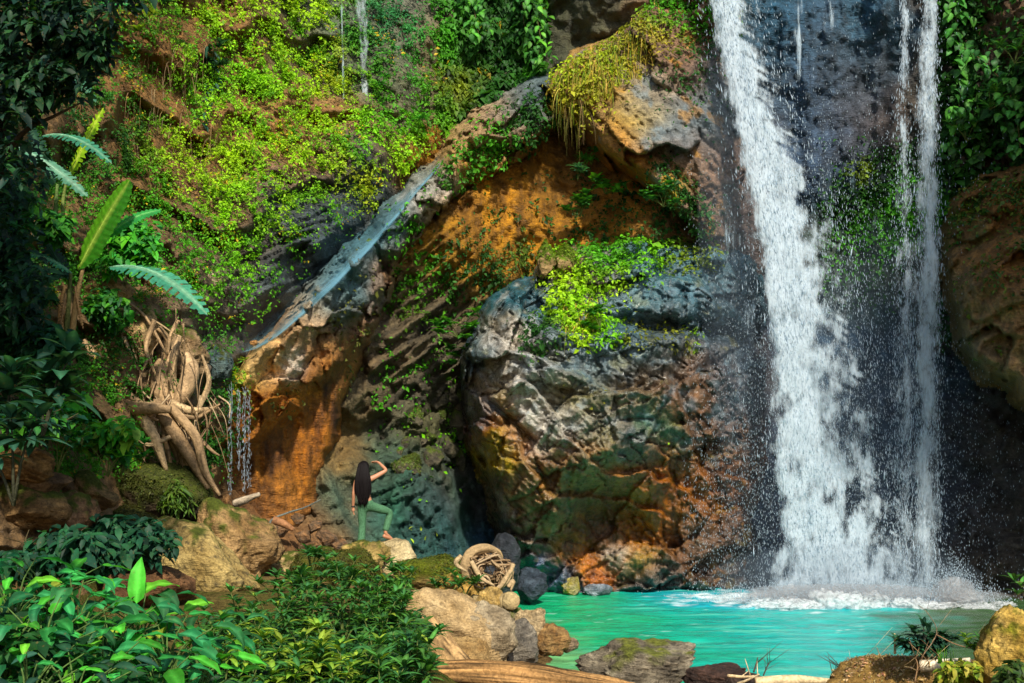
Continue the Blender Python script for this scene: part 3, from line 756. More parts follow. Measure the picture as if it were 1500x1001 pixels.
pool_shade = sstep(6.9, 8.4, wx + fbm(q3 * .6, 3, 207) * 1.0 - .35 * (wy - 24))[:, None]  # shade and reflection on the right side, painted into the water colour
wc = lerp(wc, np.array((.045, .10, .035)), pool_shade)
shal = (sstep(.9, .1, poly_sd(wx, wy, POOL) + fbm(q3 * 1.2, 3, 208) * .5) * sstep(8, 6, wx) * sstep(26.5, 25, wy))[:, None]
wc = lerp(wc, np.array((.20, .40, .14)), shal * .7)
streak = sstep(.22, .55, fbm(q3 * np.array((.35, 2.4, 1)), 4, 209))[:, None] * sstep(9, 7, wx)[:, None]
wc = lerp(wc, np.array((.12, .62, .42)), streak * .55)
foam = np.exp(-dimp ** 2 * .8) * 1.25 + fbm(q3 * np.array((1.5, 3, 1)), 5, 210) * .75 - .25
fm = sstep(.15, .6, foam)[:, None]
wc = lerp(wc, np.array((.75, .88, .90)), fm)
fleck = (sstep(.42, .52, fbm(q3 * np.array((2.2, 6, 1)), 4, 211)) * sstep(.0, .4, fbm(q3 * .5, 2, 212)))[:, None]
wc = lerp(wc, np.array((.55, .80, .72)), fleck * .55 * (1 - pool_shade))
ny_, nx_ = WX.shape
idx = np.arange(nx_ * ny_).reshape(ny_, nx_)
Fw = np.stack([idx[:-1, :-1], idx[:-1, 1:], idx[1:, 1:], idx[1:, :-1]], -1).reshape(-1, 4)
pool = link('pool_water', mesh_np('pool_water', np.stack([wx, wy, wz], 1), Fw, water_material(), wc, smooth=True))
tag(pool, kind='structure')

# ---------------------------------------------------------------- falling water
def fall_material(name, col, streak=1.0, sx=9.0, sy=.9, trans=.45, lo=.36, hi=.68):
    m, nt, N, L, b = new_mat(name)
    N.remove(b)
    de = N.new('ShaderNodeAttribute'); de.attribute_name = 'dens'
    uv = N.new('ShaderNodeAttribute'); uv.attribute_name = 'flow'; 
    mp = N.new('ShaderNodeMapping'); mp.inputs['Scale'].default_value = (sx, sy, 1)
    L.new(uv.outputs['Vector'], mp.inputs['Vector'])
    n = N.new('ShaderNodeTexNoise'); n.inputs['Scale'].default_value = 1; n.inputs['Detail'].default_value = 8; n.inputs['Roughness'].default_value = .72; n.inputs['Distortion'].default_value = .35
    mp2 = N.new('ShaderNodeMapping'); mp2.inputs['Scale'].default_value = (sx * .30, sy * .9, 1); L.new(uv.outputs['Vector'], mp2.inputs['Vector'])
    n2 = N.new('ShaderNodeTexNoise'); n2.inputs['Scale'].default_value = 1; n2.inputs['Detail'].default_value = 6; n2.inputs['Roughness'].default_value = .65
    L.new(mp.outputs[0], n.inputs['Vector']); L.new(mp2.outputs[0], n2.inputs['Vector'])
    a = N.new('ShaderNodeMath'); a.operation = 'ADD'; L.new(n.outputs['Fac'], a.inputs[0]); L.new(n2.outputs['Fac'], a.inputs[1])
    s = N.new('ShaderNodeMath'); s.operation = 'MULTIPLY_ADD'; s.inputs[1].default_value = streak; s.inputs[2].default_value = -streak
    L.new(a.outputs[0], s.inputs[0])
    t = N.new('ShaderNodeMath'); t.operation = 'ADD'; L.new(s.outputs[0], t.inputs[0]); L.new(de.outputs['Fac'], t.inputs[1])
    r = N.new('ShaderNodeMapRange'); r.interpolation_type = 'SMOOTHSTEP'; r.inputs[1].default_value = lo; r.inputs[2].default_value = hi; r.inputs[3].default_value = 0; r.inputs[4].default_value = .97
    L.new(t.outputs[0], r.inputs[0])
    df = N.new('ShaderNodeBsdfDiffuse'); tl = N.new('ShaderNodeBsdfTranslucent'); tp = N.new('ShaderNodeBsdfTransparent')
    df.inputs['Color'].default_value = (*col, 1); tl.inputs['Color'].default_value = (*col, 1)
    bp = N.new('ShaderNodeBump'); bp.inputs['Strength'].default_value = .6; bp.inputs['Distance'].default_value = .08
    L.new(a.outputs[0], bp.inputs['Height']); L.new(bp.outputs[0], df.inputs['Normal'])
    m1 = N.new('ShaderNodeMixShader'); m1.inputs[0].default_value = trans; L.new(df.outputs[0], m1.inputs[1]); L.new(tl.outputs[0], m1.inputs[2])
    m2 = N.new('ShaderNodeMixShader'); L.new(r.outputs[0], m2.inputs[0]); L.new(tp.outputs[0], m2.inputs[1]); L.new(m1.outputs[0], m2.inputs[2])
    L.new(m2.outputs[0], N['Material Output'].inputs['Surface'])
    return m
M_FALL = fall_material('white_water', (.74, .85, .92), streak=1.35, sx=7.5, sy=1.5, lo=.22, hi=1.02)
M_VEIL = fall_material('thin_water', (.66, .82, .92), streak=1.0, sx=9, sy=.8)
M_CHUTE = fall_material('chute_water', (.20, .44, .56), streak=1.15, sx=11, sy=.30, lo=.10, hi=1.15)
m_, nt_, N_, L_, b_ = new_mat('water_drops')
b_.inputs['Base Color'].default_value = (.62, .74, .82, 1); b_.inputs['Roughness'].default_value = .4
tl_ = N_.new('ShaderNodeBsdfTranslucent'); tl_.inputs['Color'].default_value = (.62, .74, .82, 1)
mx_ = N_.new('ShaderNodeMixShader'); mx_.inputs[0].default_value = .45
L_.new(b_.outputs[0], mx_.inputs[1]); L_.new(tl_.outputs[0], mx_.inputs[2]); L_.new(mx_.outputs[0], N_['Material Output'].inputs['Surface'])
M_DROP = m_

def water_sheet(name, left, right, ys, depth, dens, mat, parent=None, nx=60, seed=0, wave=.12):
    """a falling sheet between two edges given as (row, column) lists"""
    ys = np.asarray(ys, float)
    l = np.interp(ys, [a for a, b in left], [b for a, b in left]); r = np.interp(ys, [a for a, b in right], [b for a, b in right])
    s = np.linspace(0, 1, nx)
    PX = l[:, None] + (r - l)[:, None] * s[None]; PY = np.repeat(ys[:, None], nx, 1)
    px, py = PX.ravel(), PY.ravel(); ss = np.tile(s, len(ys))
    D = depth(px, py)
    D = D + fbm(np.stack([px / 26, py / 90, np.full(px.shape, seed * 2.0)], 1), 4, seed + 300) * wave
    W = np.stack([(px - 750) / F * D, D, H + (HY - py) / F * D], 1)
    idx = np.arange(len(px)).reshape(len(ys), nx)
    Fc = np.stack([idx[:-1, :-1], idx[1:, :-1], idx[1:, 1:], idx[:-1, 1:]], -1).reshape(-1, 4)
    dn = dens(px, py, ss)
    me = mesh_np(name, W, Fc, mat, None, smooth=True, extra={'dens': dn})
    a = me.attributes.new('flow', 'FLOAT_VECTOR', 'POINT')
    # coordinates that run with the water: across, and down from the lip
    fl = np.stack([(px - 1150) / 60.0 + seed * 3.1, py / 60.0, np.zeros_like(px)], 1).astype(np.float32)
    a.data.foreach_set('vector', fl.ravel())
    return link(name, me, parent)

def drops(name, W, length, width, parent=None, lean=None, seed=0, mat=None):
    r = np.random.default_rng(seed)
    n = len(W)
    d = np.zeros((n, 3)); d[:, 2] = -1
    if lean is not None: d[:, 0] = lean
    d += r.normal(0, .12, (n, 3)); d /= np.linalg.norm(d, axis=1)[:, None]
    a = np.cross(d, r.normal(0, 1, (n, 3))); a /= np.linalg.norm(a, axis=1)[:, None]
    b = np.cross(d, a)
    L = length[:, None]; w = width[:, None]
    V = np.stack([W - d * L * .5, W + a * w + d * L * .2, W - a * w * .5 + b * w * .87 + d * L * .2, W - a * w * .5 - b * w * .87 + d * L * .2, W + d * L * .5], 1).reshape(-1, 3)
    k = np.arange(n)[:, None] * 5
    Fc = np.concatenate([k + np.array(t) for t in ((0, 1, 2), (0, 2, 3), (0, 3, 1), (4, 2, 1), (4, 3, 2), (4, 1, 3))], 0)
    o = link(name, mesh_np(name, V, Fc, mat or M_DROP), parent)
    o['kind'] = 'stuff'
    return o

ML = [(-120, 1005), (0, 1026), (100, 1046), (200, 1068), (300, 1090), (400, 1106), (500, 1118), (600, 1120), (700, 1124), (800, 1130), (870, 1112)]
MR = [(-120, 1095), (0, 1102), (100, 1132), (200, 1172), (300, 1214), (400, 1244), (500, 1272), (600, 1290), (700, 1312), (800, 1338), (870, 1365)]
def m_edges(py):
    return np.interp(py, [a for a, b in ML], [b for a, b in ML]), np.interp(py, [a for a, b in MR], [b for a, b in MR])
def m_depth(px, py):
    return np.interp(py, [-120, 0, 300, 870], [27.9, 27.9, 27.9, 27.7])
CORE = [(-120, 1048, 30), (0, 1063, 28), (100, 1088, 33), (200, 1112, 34), (300, 1132, 34), (400, 1150, 33), (500, 1160, 32), (600, 1168, 30), (700, 1185, 34), (800, 1205, 45), (870, 1230, 90)]
def m_dens(px, py, s):
    c = np.interp(py, [a[0] for a in CORE], [a[1] for a in CORE]); w = np.interp(py, [a[0] for a in CORE], [a[2] for a in CORE])
    core = np.exp(-((px - c) / w) ** 2) * np.interp(py, [0, 420, 600, 870], [.95, .80, .55, .5])
    q = np.stack([px / 26 + py / 160, py / 44, np.zeros_like(px)], 1)
    patch = fbm(q, 4, 321)
    q2 = np.stack([px / 9, py / 22, np.zeros_like(px)], 1)
    fine = fbm(q2, 3, 325)
    l, r = m_edges(py)
    lobes = fbm(np.stack([py / 46, np.zeros_like(px), np.full(px.shape, 4.0)], 1), 4, 327) * 26
    comb = fbm(np.stack([px / 60, (py - px * .55) / 7, np.full(px.shape, 9.0)], 1), 3, 329)
    inside = sstep(0, 24, px - l - fine * 12) * sstep(0, 64, r + 14 + lobes + comb * 34 - px)
    body = (.62 + patch * 1.0 + fine * .35) * np.interp(py, [0, 200, 870], [.7, 1.0, 1.3])
    return np.clip((np.maximum(core, 0) * 1.15 + body * .75) * inside, 0, 1.25) * .86

fall = empty('waterfall', P(1235, 880, 28.0))
tag(fall, 'broad white main waterfall plunging down the dark cliff into the pool', 'waterfall')
def local(o, parent):
    o.matrix_parent_inverse = Matrix.Translation(-parent.location)
ysf = np.arange(-120, 876, 4)
wide = lambda pts, k: [(a, b + k) for a, b in pts]
for k, (off, amt) in enumerate(((0, 1.0), (.35, .82))):
    o = water_sheet('falling_sheet', wide(ML, -30), wide(MR, 40), ysf, lambda px, py, off=off: m_depth(px, py) + off, lambda px, py, s, amt=amt: m_dens(px, py, s) * amt, M_FALL, fall, nx=110, seed=k + 1)
    local(o, fall)
# streaks and drops torn off the sheet
def fall_points(n, seed, soft=0):
    r = np.random.default_rng(seed)
    py = r.uniform(-120, 876, n); l, rr = m_edges(py)
    px = l - 60 + r.random(n) * (rr - l + 130)
    d = m_dens(px, py, 0)
    return r, px, py, d, l, rr
r_, px, py, d, l, rr = fall_points(260000, 5)
edge = np.exp(-np.abs(px - l) / 9) * .14 + np.exp(-np.abs(px - rr) / 13) * .30 + .004
keep = r_.random(len(px)) < np.clip((d - .2) * .13, 0, .11) + edge * .12
px, py = px[keep], py[keep]
D = m_depth(px, py) + r_.normal(-.05, .22, len(px))
W = np.stack([(px - 750) / F * D, D, H + (HY - py) / F * D], 1)
sz = r_.lognormal(0, .5, len(px))
o = drops('torn_streaks', W, .07 * sz + .02, .0032 + .0034 * sz, fall, lean=np.interp(py, [0, 300, 870], [.22, .14, .04]), seed=6); local(o, fall)
# fine spray round the fall
n = 21000
px = r_.normal(1215, 120, n); py = 876 - np.abs(r_.normal(0, 1, n)) * 330
k = (px > 1000) & (px < 1500) & (py > -60); px, py = px[k], py[k]
D = 28.0 + r_.normal(0, .7, len(px))
W = np.stack([(px - 750) / F * D, D, H + (HY - py) / F * D], 1); W[:, 2] = np.maximum(W[:, 2], .05)
o = drops('spray', W, .03 + .04 * r_.random(len(px)), .003 + .0035 * r_.random(len(px)), fall, seed=8); local(o, fall)

# thin right fall
RL = [(-120, 1312), (0, 1316), (150, 1316), (300, 1306), (500, 1300), (700, 1300), (860, 1310)]
RR = [(-120, 1380), (0, 1378), (150, 1378), (300, 1382), (500, 1384), (700, 1384), (860, 1386)]
def r_dens(px, py, s):
    wob = fbm(np.stack([py / 60, np.zeros_like(py), np.full(py.shape, 2.0)], 1), 3, 331) * 7
    a = np.interp(py, [0, 150, 300, 500, 870], [1363, 1360, 1362, 1358, 1356]) + wob * .6
    b = np.interp(py, [0, 80, 160, 260], [1322, 1326, 1318, 1328]) + wob
    th = np.exp(-((px - a) / 12) ** 2) * np.interp(py, [0, 300, 600, 870], [.85, .75, .60, .5]) + np.exp(-((px - b) / 6) ** 2) * np.interp(py, [0, 200, 300], [.8, .65, .25])
    q = np.stack([px / 16, py / 50, np.full(px.shape, 7.0)], 1)
    return np.clip(th * (.75 + .5 * fbm(q, 3, 333)) + np.interp(py, [0, 250, 400, 870], [.10, .20, .30, .36]) + .15 * fbm(q, 3, 335), 0, 1) * sstep(0, .12, s) * sstep(1, .88, s)
rf = empty('waterfall', P(1345, 880, 28.6))
tag(rf, 'thin two-stranded waterfall falling right of the main white one', 'waterfall')
rdep = lambda px, py: np.interp(py, [-120, 870], [28.5, 27.9])
o = water_sheet('falling_sheet', RL, RR, np.arange(-120, 872, 6), rdep, r_dens, M_FALL, rf, nx=36, seed=4); local(o, rf)
r2 = np.random.default_rng(15)
n = 120000
py = r2.uniform(-120, 872, n); px = r2.uniform(1285, 1410, n)
d = r_dens(px, py, np.full(n, .5)) * np.exp(-(np.maximum(np.abs(px - 1345) - 25, 0) / 18) ** 2)
k = r2.random(n) < np.clip((d - .1) * .30, 0, .5); px, py = px[k], py[k]
D = rdep(px, py) + r2.normal(-.05, .2, len(px))
W = np.stack([(px - 750) / F * D, D, H + (HY - py) / F * D], 1)
sz = r2.lognormal(0, .5, len(px))
o = drops('torn_streaks', W, .06 * sz + .02, .003 + .003 * sz, rf, seed=16); local(o, rf)

# water clinging to the wall between and beside the two falls
def veil_dens(px, py, s):
    q = np.stack([px / 30, py / 120, np.full(px.shape, 3.0)], 1)
    v = .18 + .22 * fbm(q, 4, 341)
    v = v + .30 * np.exp(-((px - (1172 - (py - 60) * .02)) / 5) ** 2) * sstep(160, 100, py)
    v = v + .10 * np.exp(-((px - np.interp(py, [0, 250, 450], [1020, 1052, 1080])) / 22) ** 2) * sstep(60, 200, py) * sstep(620, 420, py)
    return np.clip(v, 0, 1) * sstep(0, .1, s) * sstep(1, .9, s)
vf = water_sheet('wall_trickle', [(-60, 1000), (300, 1030), (860, 1050)], [(-60, 1330), (300, 1330), (860, 1400)], np.arange(-60, 872, 7), lambda px, py: np.interp(py, [-60, 870], [29.0, 28.3]), veil_dens, M_VEIL, nx=90, seed=7)
tag(vf, 'thin veil of trickling water on the bluish rock behind the falls', 'trickle')

# plunge foam heaped at the foot of the falls
fo = MB()
rr_ = random.Random(4)
def foam_lumps(name, items, parent):
    bm = bmesh.new()
    bmesh.ops.create_icosphere(bm, subdivisions=4, radius=1)
    base = np.array([v.co[:] for v in bm.verts]); fc = np.array([[v.index for v in f.verts] for f in bm.faces]); bm.free()
    Vs, Fs, n = [], [], 0
    for i, (px, py, D, w, h) in enumerate(items):
        c = P(px, py, D); rx, rz = w * D / F, h * D / F
        v = base * np.array((rx, rx * .6, rz))
        nn = fbm(base * 2.2 + i * 7.3, 5, 360 + i)[:, None]
        v = v * (1 + .6 * nn) + np.array((c.x, c.y, max(c.z, 0.0)))
        Vs.append(v); Fs.append(fc + n); n += len(v)
    o = link(name, mesh_np(name, np.vstack(Vs), np.vstack(Fs), M_FOAM, smooth=True), parent)
    o['kind'] = 'stuff'
    return o
def foam_material():
    m, nt, N, L, b = new_mat('foam')
    geo = N.new('ShaderNodeNewGeometry')
    n = N.new('ShaderNodeTexNoise'); n.inputs['Scale'].default_value = 9; n.inputs['Detail'].default_value = 9; n.inputs['Roughness'].default_value = .75
    L.new(geo.outputs['Position'], n.inputs['Vector'])
    lw = N.new('ShaderNodeLayerWeight'); lw.inputs['Blend'].default_value = .5
    ma = N.new('ShaderNodeMath'); ma.operation = 'SUBTRACT'; ma.inputs[0].default_value = 1.15; L.new(lw.outputs['Facing'], ma.inputs[1])
    ad = N.new('ShaderNodeMath'); ad.operation = 'MULTIPLY'; L.new(ma.outputs[0], ad.inputs[0]); L.new(n.outputs['Fac'], ad.inputs[1])
    r = N.new('ShaderNodeMapRange'); r.inputs[1].default_value = .22; r.inputs[2].default_value = .62; r.inputs[4].default_value = .85; L.new(ad.outputs[0], r.inputs[0])
    b.inputs['Base Color'].default_value = (.95, .97, .98, 1); b.inputs['Roughness'].default_value = .9
    tl = N.new('ShaderNodeBsdfTranslucent'); tl.inputs['Color'].default_value = (.8, .92, .95, 1)
    m1 = N.new('ShaderNodeMixShader'); m1.inputs[0].default_value = .4; L.new(b.outputs[0], m1.inputs[1]); L.new(tl.outputs[0], m1.inputs[2])
    tp = N.new('ShaderNodeBsdfTransparent'); m2 = N.new('ShaderNodeMixShader')
    L.new(r.outputs[0], m2.inputs[0]); L.new(tp.outputs[0], m2.inputs[1]); L.new(m1.outputs[0], m2.inputs[2])
    L.new(m2.outputs[0], N['Material Output'].inputs['Surface'])
    bp = N.new('ShaderNodeBump'); bp.inputs['Strength'].default_value = .7; bp.inputs['Distance'].default_value = .1
    L.new(n.outputs['Fac'], bp.inputs['Height']); L.new(bp.outputs[0], b.inputs['Normal'])
    return m
M_FOAM = foam_material()
lumps = []
for i in range(70):
    x = 1100 + i * 4.0 + rr_.uniform(-8, 8); D_ = rr_.uniform(26.4, 27.7)
    lumps.append((x, HY + H * F / D_ - rr_.uniform(0, 5), D_, rr_.uniform(10, 28), rr_.uniform(6, 22) * math.exp(-((x - 1225) / 150) ** 2)))
for i in range(16):
    D_ = rr_.uniform(26.2, 27.2)
    lumps.append((1370 + i * 7, HY + H * F / D_ - 1, D_, rr_.uniform(8, 18), rr_.uniform(3, 8)))
o = foam_lumps('foam', lumps, fall); local(o, fall)
o = foam_lumps('splash', [(1396, 868, 27.0, 20, 20), (1412, 876, 26.9, 26, 13), (1378, 876, 27.0, 22, 13)], rf); local(o, rf)
n = 16000
px = np.where(r_.random(n) < .75, r_.normal(1230, 75, n), r_.normal(1395, 32, n)); pyy = 882 - np.abs(r_.normal(0, 1, n)) * (12 + 16 * np.exp(-((px - 1400) / 26) ** 2))
D = r_.uniform(26.6, 27.8, n)
W = np.stack([(px - 750) / F * D, D, H + (HY - pyy) / F * D], 1); W[:, 2] = np.maximum(W[:, 2], .02)
o = drops('foam_drops', W, .02 + .03 * r_.random(n), .005 + .008 * r_.random(n), fall, seed=21); local(o, fall)

# chute stream sliding down the groove beside the ridge
def stream(name, label, cat, pts, widths, mat, seed, dens=.55, off=.0, n=60, nx=12, hug=False, side=None):
    c = np.array([tuple(q) for q in curve([(a, b, 0) for a, b, _ in pts], n)])[:, :2]
    dd = np.interp(np.linspace(0, 1, n), np.linspace(0, 1, len(pts)), [p[2] for p in pts])
    w = np.interp(np.linspace(0, 1, n), np.linspace(0, 1, len(widths)), widths)
    T = np.gradient(c, axis=0); T /= np.linalg.norm(T, axis=1)[:, None]
    Nn = np.stack([-T[:, 1], T[:, 0]], 1)
    s = np.linspace(-1, 1, nx)
    p = c[:, None] + Nn[:, None] * s[None, :, None] * w[:, None, None]
    px, py = p[..., 0].ravel(), p[..., 1].ravel()
    D = np.repeat(dd[:, None], nx, 1).ravel() + off
    if hug:
        D = np.array([min(depth_at(CLIFF, x, y), depth_at(RIDGE, x, y)) for x, y in zip(px, py)]).reshape(n, nx)
        for _ in range(3):
            D[1:-1] = (D[:-2] + D[1:-1] + D[2:]) / 3; D[:, 1:-1] = (D[:, :-2] + D[:, 1:-1] + D[:, 2:]) / 3
        D = D.ravel() - .16
    W = np.stack([(px - 750) / F * D, D, H + (HY - py) / F * D], 1)
    idx = np.arange(n * nx).reshape(n, nx)
    Fc = np.stack([idx[:-1, :-1], idx[1:, :-1], idx[1:, 1:], idx[:-1, 1:]], -1).reshape(-1, 4)
    ss = np.tile(s, n); al = np.repeat(np.arange(n), nx)
    dn = dens * (sstep(1.0, .35, np.abs(ss)) if side is None else (np.exp(-(ss + .86) / .30) * .75 + .20 * sstep(1, -.2, ss)) * sstep(-1.0, -.86, ss) * np.interp(al, [0, 6, n - 8, n - 1], [0, 1, 1, .2]))
    me = mesh_np(name, W, Fc, mat, None, smooth=True, extra={'dens': dn})
    a = me.attributes.new('flow', 'FLOAT_VECTOR', 'POINT')
    fl = np.stack([ss * w[al] / 40 + seed * 5, al * np.hypot(*(c[-1] - c[0])) / n / 40, np.zeros(n * nx)], 1).astype(np.float32)
    a.data.foreach_set('vector', fl.ravel())
    return tag(link(name, me), label, cat)
def back_d(px, py, off):
    return min(depth_at(CLIFF, px, py), depth_at(RIDGE, px, py)) - off
ch = [(668, 222), (640, 252), (600, 292), (560, 334), (520, 374), (480, 414), (440, 452), (405, 486), (375, 508), (352, 520)]
chd = [27.7, 27.3, 26.7, 26.1, 25.4, 24.8, 24.3, 23.8, 23.4, 23.1]
stream('chute_stream', 'blue-white stream sliding diagonally down the groove beside the rock ridge', 'stream', [(a - 10, b - 9, d) for (a, b), d in zip(ch, chd)], [7, 12, 17, 22, 25, 26, 25, 21, 16, 9], M_CHUTE, 3, dens=1.0, side=.85, nx=30, hug=True)
stream('cascade', 'small white cascade dropping from the top edge over green creepers', 'waterfall', [(526, -40, 29.4), (529, 10, 29.3), (533, 60, 29.2), (534, 120, 29.1), (538, 175, 29.0)], [16, 13, 9, 7, 4], M_FALL, 5, dens=.52)
stream('trickle', 'faint thread of water hanging left of the small top cascade', 'trickle', [(500, -40, 29.2), (501, 40, 29.1), (503, 120, 29.0), (504, 160, 29)], [4, 2, 3, 1.5], M_VEIL, 6, dens=.48)
def drip(label, x, y0, y1, D, w):
    pts = [(x + .8 * math.sin(k * 1.7 + x), y0 + (y1 - y0) * k / 7, D - .02 * k) for k in range(8)]
    o = stream('trickle', label, 'trickle', pts, [w * .6, w * .4, w * .55, w * .3], M_DRIP, x, dens=.52, n=40, nx=5)
    r = np.random.default_rng(int(x)); n = 140
    t = r.random(n); px = x + r.normal(0, 1.4, n); py = y0 + (y1 - y0) * t
    W = np.stack([(px - 750) / F * D, np.full(n, D - .1) + r.normal(0, .05, n), H + (HY - py) / F * D], 1)
    drops('drops', W, .03 + .08 * r.random(n), .002 + .002 * r.random(n), o, seed=int(x))
M_DRIP = fall_material('dripping_water', (.42, .52, .58), streak=1.3, sx=6, sy=.3)
drip('long single strand of water dripping off the brown ledge beside the roots', 339, 562, 724, 22.5, 1.7)
drip('short left strand of the three water strands under the ledge', 351, 572, 690, 22.7, 1.3)
drip('middle strand of the three water strands under the ledge', 359, 568, 722, 22.7, 1.5)
drip('right strand of the three water strands under the ledge', 366, 570, 714, 22.7, 1.2)

# spray hanging in the air round the falls
def mist_material(name, dens, col=(.62, .80, .95)):
    m = bpy.data.materials.new(name); m.use_nodes = True
    nt = m.node_tree; nt.nodes.remove(nt.nodes['Principled BSDF'])
    v = nt.nodes.new('ShaderNodeVolumePrincipled')
    v.inputs['Color'].default_value = (*col, 1); v.inputs['Density'].default_value = dens; v.inputs['Anisotropy'].default_value = 0
    nt.links.new(v.outputs[0], nt.nodes['Material Output'].inputs['Volume'])
    return m
def puff(px, py, D, w, h, dd, dens, col=(.58, .78, .95)):
    B, Fc = ico(4)
    q = B * (1 + .10 * fbm(B * 1.3 + px, 3, 77))[:, None]
    o = link('mist', mesh_np('mist', q * np.array((w * D / F, dd, h * D / F)), Fc, mist_material('mist', dens, col), smooth=True))
    o.location = P(px, py, D)
    tag(o, kind='stuff')
puff(1240, 850, 27.3, 200, 56, .7, .17)
puff(1235, 868, 26.9, 150, 13, .5, 1.3, (.97, .98, .99))
puff(1398, 866, 26.8, 30, 22, .35, 1.6, (.97, .98, .99))
puff(1420, 874, 26.7, 60, 9, .3, 1.0, (.97, .98, .99))
puff(1200, 640, 28.1, 150, 300, .9, .04)
puff(1066, 330, 28.2, 44, 330, .7, .075)
puff(1300, 640, 28.4, 110, 330, .8, .035)

# ---------------------------------------------------------------- loose rocks
def rock(label, cx, cy, D, w, h, c1, c2, rot=0, deep=.9, cuts=12, moss=0, mosscol=(.07, .085, .015), seed=0, rough=.12, layered=0, mat=None, sub=6, name='rock', cat='rock', lo=.58, yaw=0, square=0, spots=0, cast=True):
    r = np.random.default_rng(seed + 500)
    B, Fc = ico(min(sub, 6 if w >= 110 else 5))
    v = B.copy()
    if square:
        e = 1 - square * .55
        v = np.sign(v) * np.abs(v) ** e
        v /= np.abs(v).max()
    for k in range(cuts):
        n = r.normal(0, 1, 3); n /= np.linalg.norm(n)
        hh = r.uniform(lo, .9)
        over = np.maximum(v @ n - hh, 0)
        v = v - over[:, None] * n * .96
    v = v / np.abs(v).max(0)
    a = w * D / F / 2; c = h * D / F / 2
    b = deep * (a + c) / 2
    S = np.array((a, b, c))
    p = v * S
    q = p / max(a, c) * 1.6 + seed * 3.7
    big = fbm(q, 4, seed + 401)
    p = p + v / (np.linalg.norm(v, axis=1)[:, None] + 1e-6) * (big * rough * min(a, c) * 2.0 + ridged(q * 3.2, 3, seed + 402) * rough * min(a, c) * .35)[:, None]
    if layered:
        z = p[:, 2] + p[:, 0] * .35 + fbm(q * .8, 2, seed + 407) * .1 * c
        ph = z / c * layered + fbm(q * .7, 2, seed + 403) * .8
        saw = ph - np.floor(ph)
        p[:, :2] *= (1 + .08 * (saw - .5))[:, None]
    cy_, sy_ = math.cos(yaw), math.sin(yaw)
    p = p @ np.array(((cy_, sy_, 0), (-sy_, cy_, 0), (0, 0, 1)))
    cr, sr = math.cos(rot), math.sin(rot)            # turn in the plane across the view
    p = p @ np.array(((cr, 0, -sr), (0, 1, 0), (sr, 0, cr)))
    nrm = v @ np.array(((cr, 0, -sr), (0, 1, 0), (sr, 0, cr)))
    t = np.clip(.5 + fbm(q * 1.3, 4, seed + 404), 0, 1)[:, None]
    col = lerp(np.array(c1), np.array(c2), t) ** 1.12 * .88
    if layered:
        col = col * (.72 + .5 * saw)[:, None]
    if spots:
        sp = sstep(.18, .4, fbm(q * 7, 3, seed + 405))[:, None]
        col = lerp(col, np.array((.05, .045, .03)), sp * spots)
    crk = sstep(.06, .0, np.abs(fbm(q * np.array((.9, .9, 1.3)), 4, seed + 410)))
    p = p * (1 - .035 * crk)[:, None]
    st = fbm(q * np.array((.7, .7, 4)), 3, seed + 408)
    col = col * (1 + .5 * st)[:, None].clip(.4, 1.7) * (1 - .45 * crk)[:, None]
    col = col * (1 + .0 * st)[:, None].clip(.5, 1.6)
    if moss:
        up = nrm[:, 2] / (np.linalg.norm(nrm, axis=1) + 1e-6)
        m = sstep(.75 - moss, 1.05 - moss, up * .5 + .35 + fbm(q * 2.2, 4, seed + 406) * .55)[:, None]
        col = lerp(col, np.array(mosscol) * (1 + .4 * fbm(q * 6, 2, seed + 409))[:, None], m)
        p = p + np.array((0, 0, 1)) * m * .02
    o = link(name, mesh_np(name, p, Fc, mat or M_ROCK, col, smooth=True))
    o.location = P(cx, cy, D)
    if moss > .35:
        fz = Fc[np.random.default_rng(seed).integers(0, len(Fc), 5200)]
        u = r.random((5200, 2)); u = np.where(u.sum(1, keepdims=True) > 1, 1 - u, u)
        pp = p[fz[:, 0]] + u[:, :1] * (p[fz[:, 1]] - p[fz[:, 0]]) + u[:, 1:] * (p[fz[:, 2]] - p[fz[:, 0]])
        nn = nrm[fz[:, 0]]; nn = nn / (np.linalg.norm(nn, axis=1)[:, None] + 1e-6)
        ok = m[fz[:, 0], 0] > r.random(5200) * .9
        pp, nn = pp[ok], nn[ok]
        cc = np.array(mosscol) * (1.3 + .5 * r.normal(0, 1, (len(pp), 1))).clip(.4, 2.6) * (1 + .12 * r.normal(0, 1, (len(pp), 3)))
        mo = link('moss', leaf_cloud('moss', pp + nn * .01, nn, .034 * r.lognormal(0, .3, len(pp)), cc, M_TINY, aspect=.45, droop=.2, seed=seed), o)
        mo['kind'] = 'stuff'
    return tag(o, label, cat)

TAN, TAN2 = (.40, .27, .13), (.58, .42, .22)
BRN, BRN2 = (.22, .125, .055), (.38, .235, .105)
GRY, GRY2 = (.19, .165, .12), (.40, .34, .24)
DRK, DRK2 = (.06, .05, .035), (.15, .115, .07)
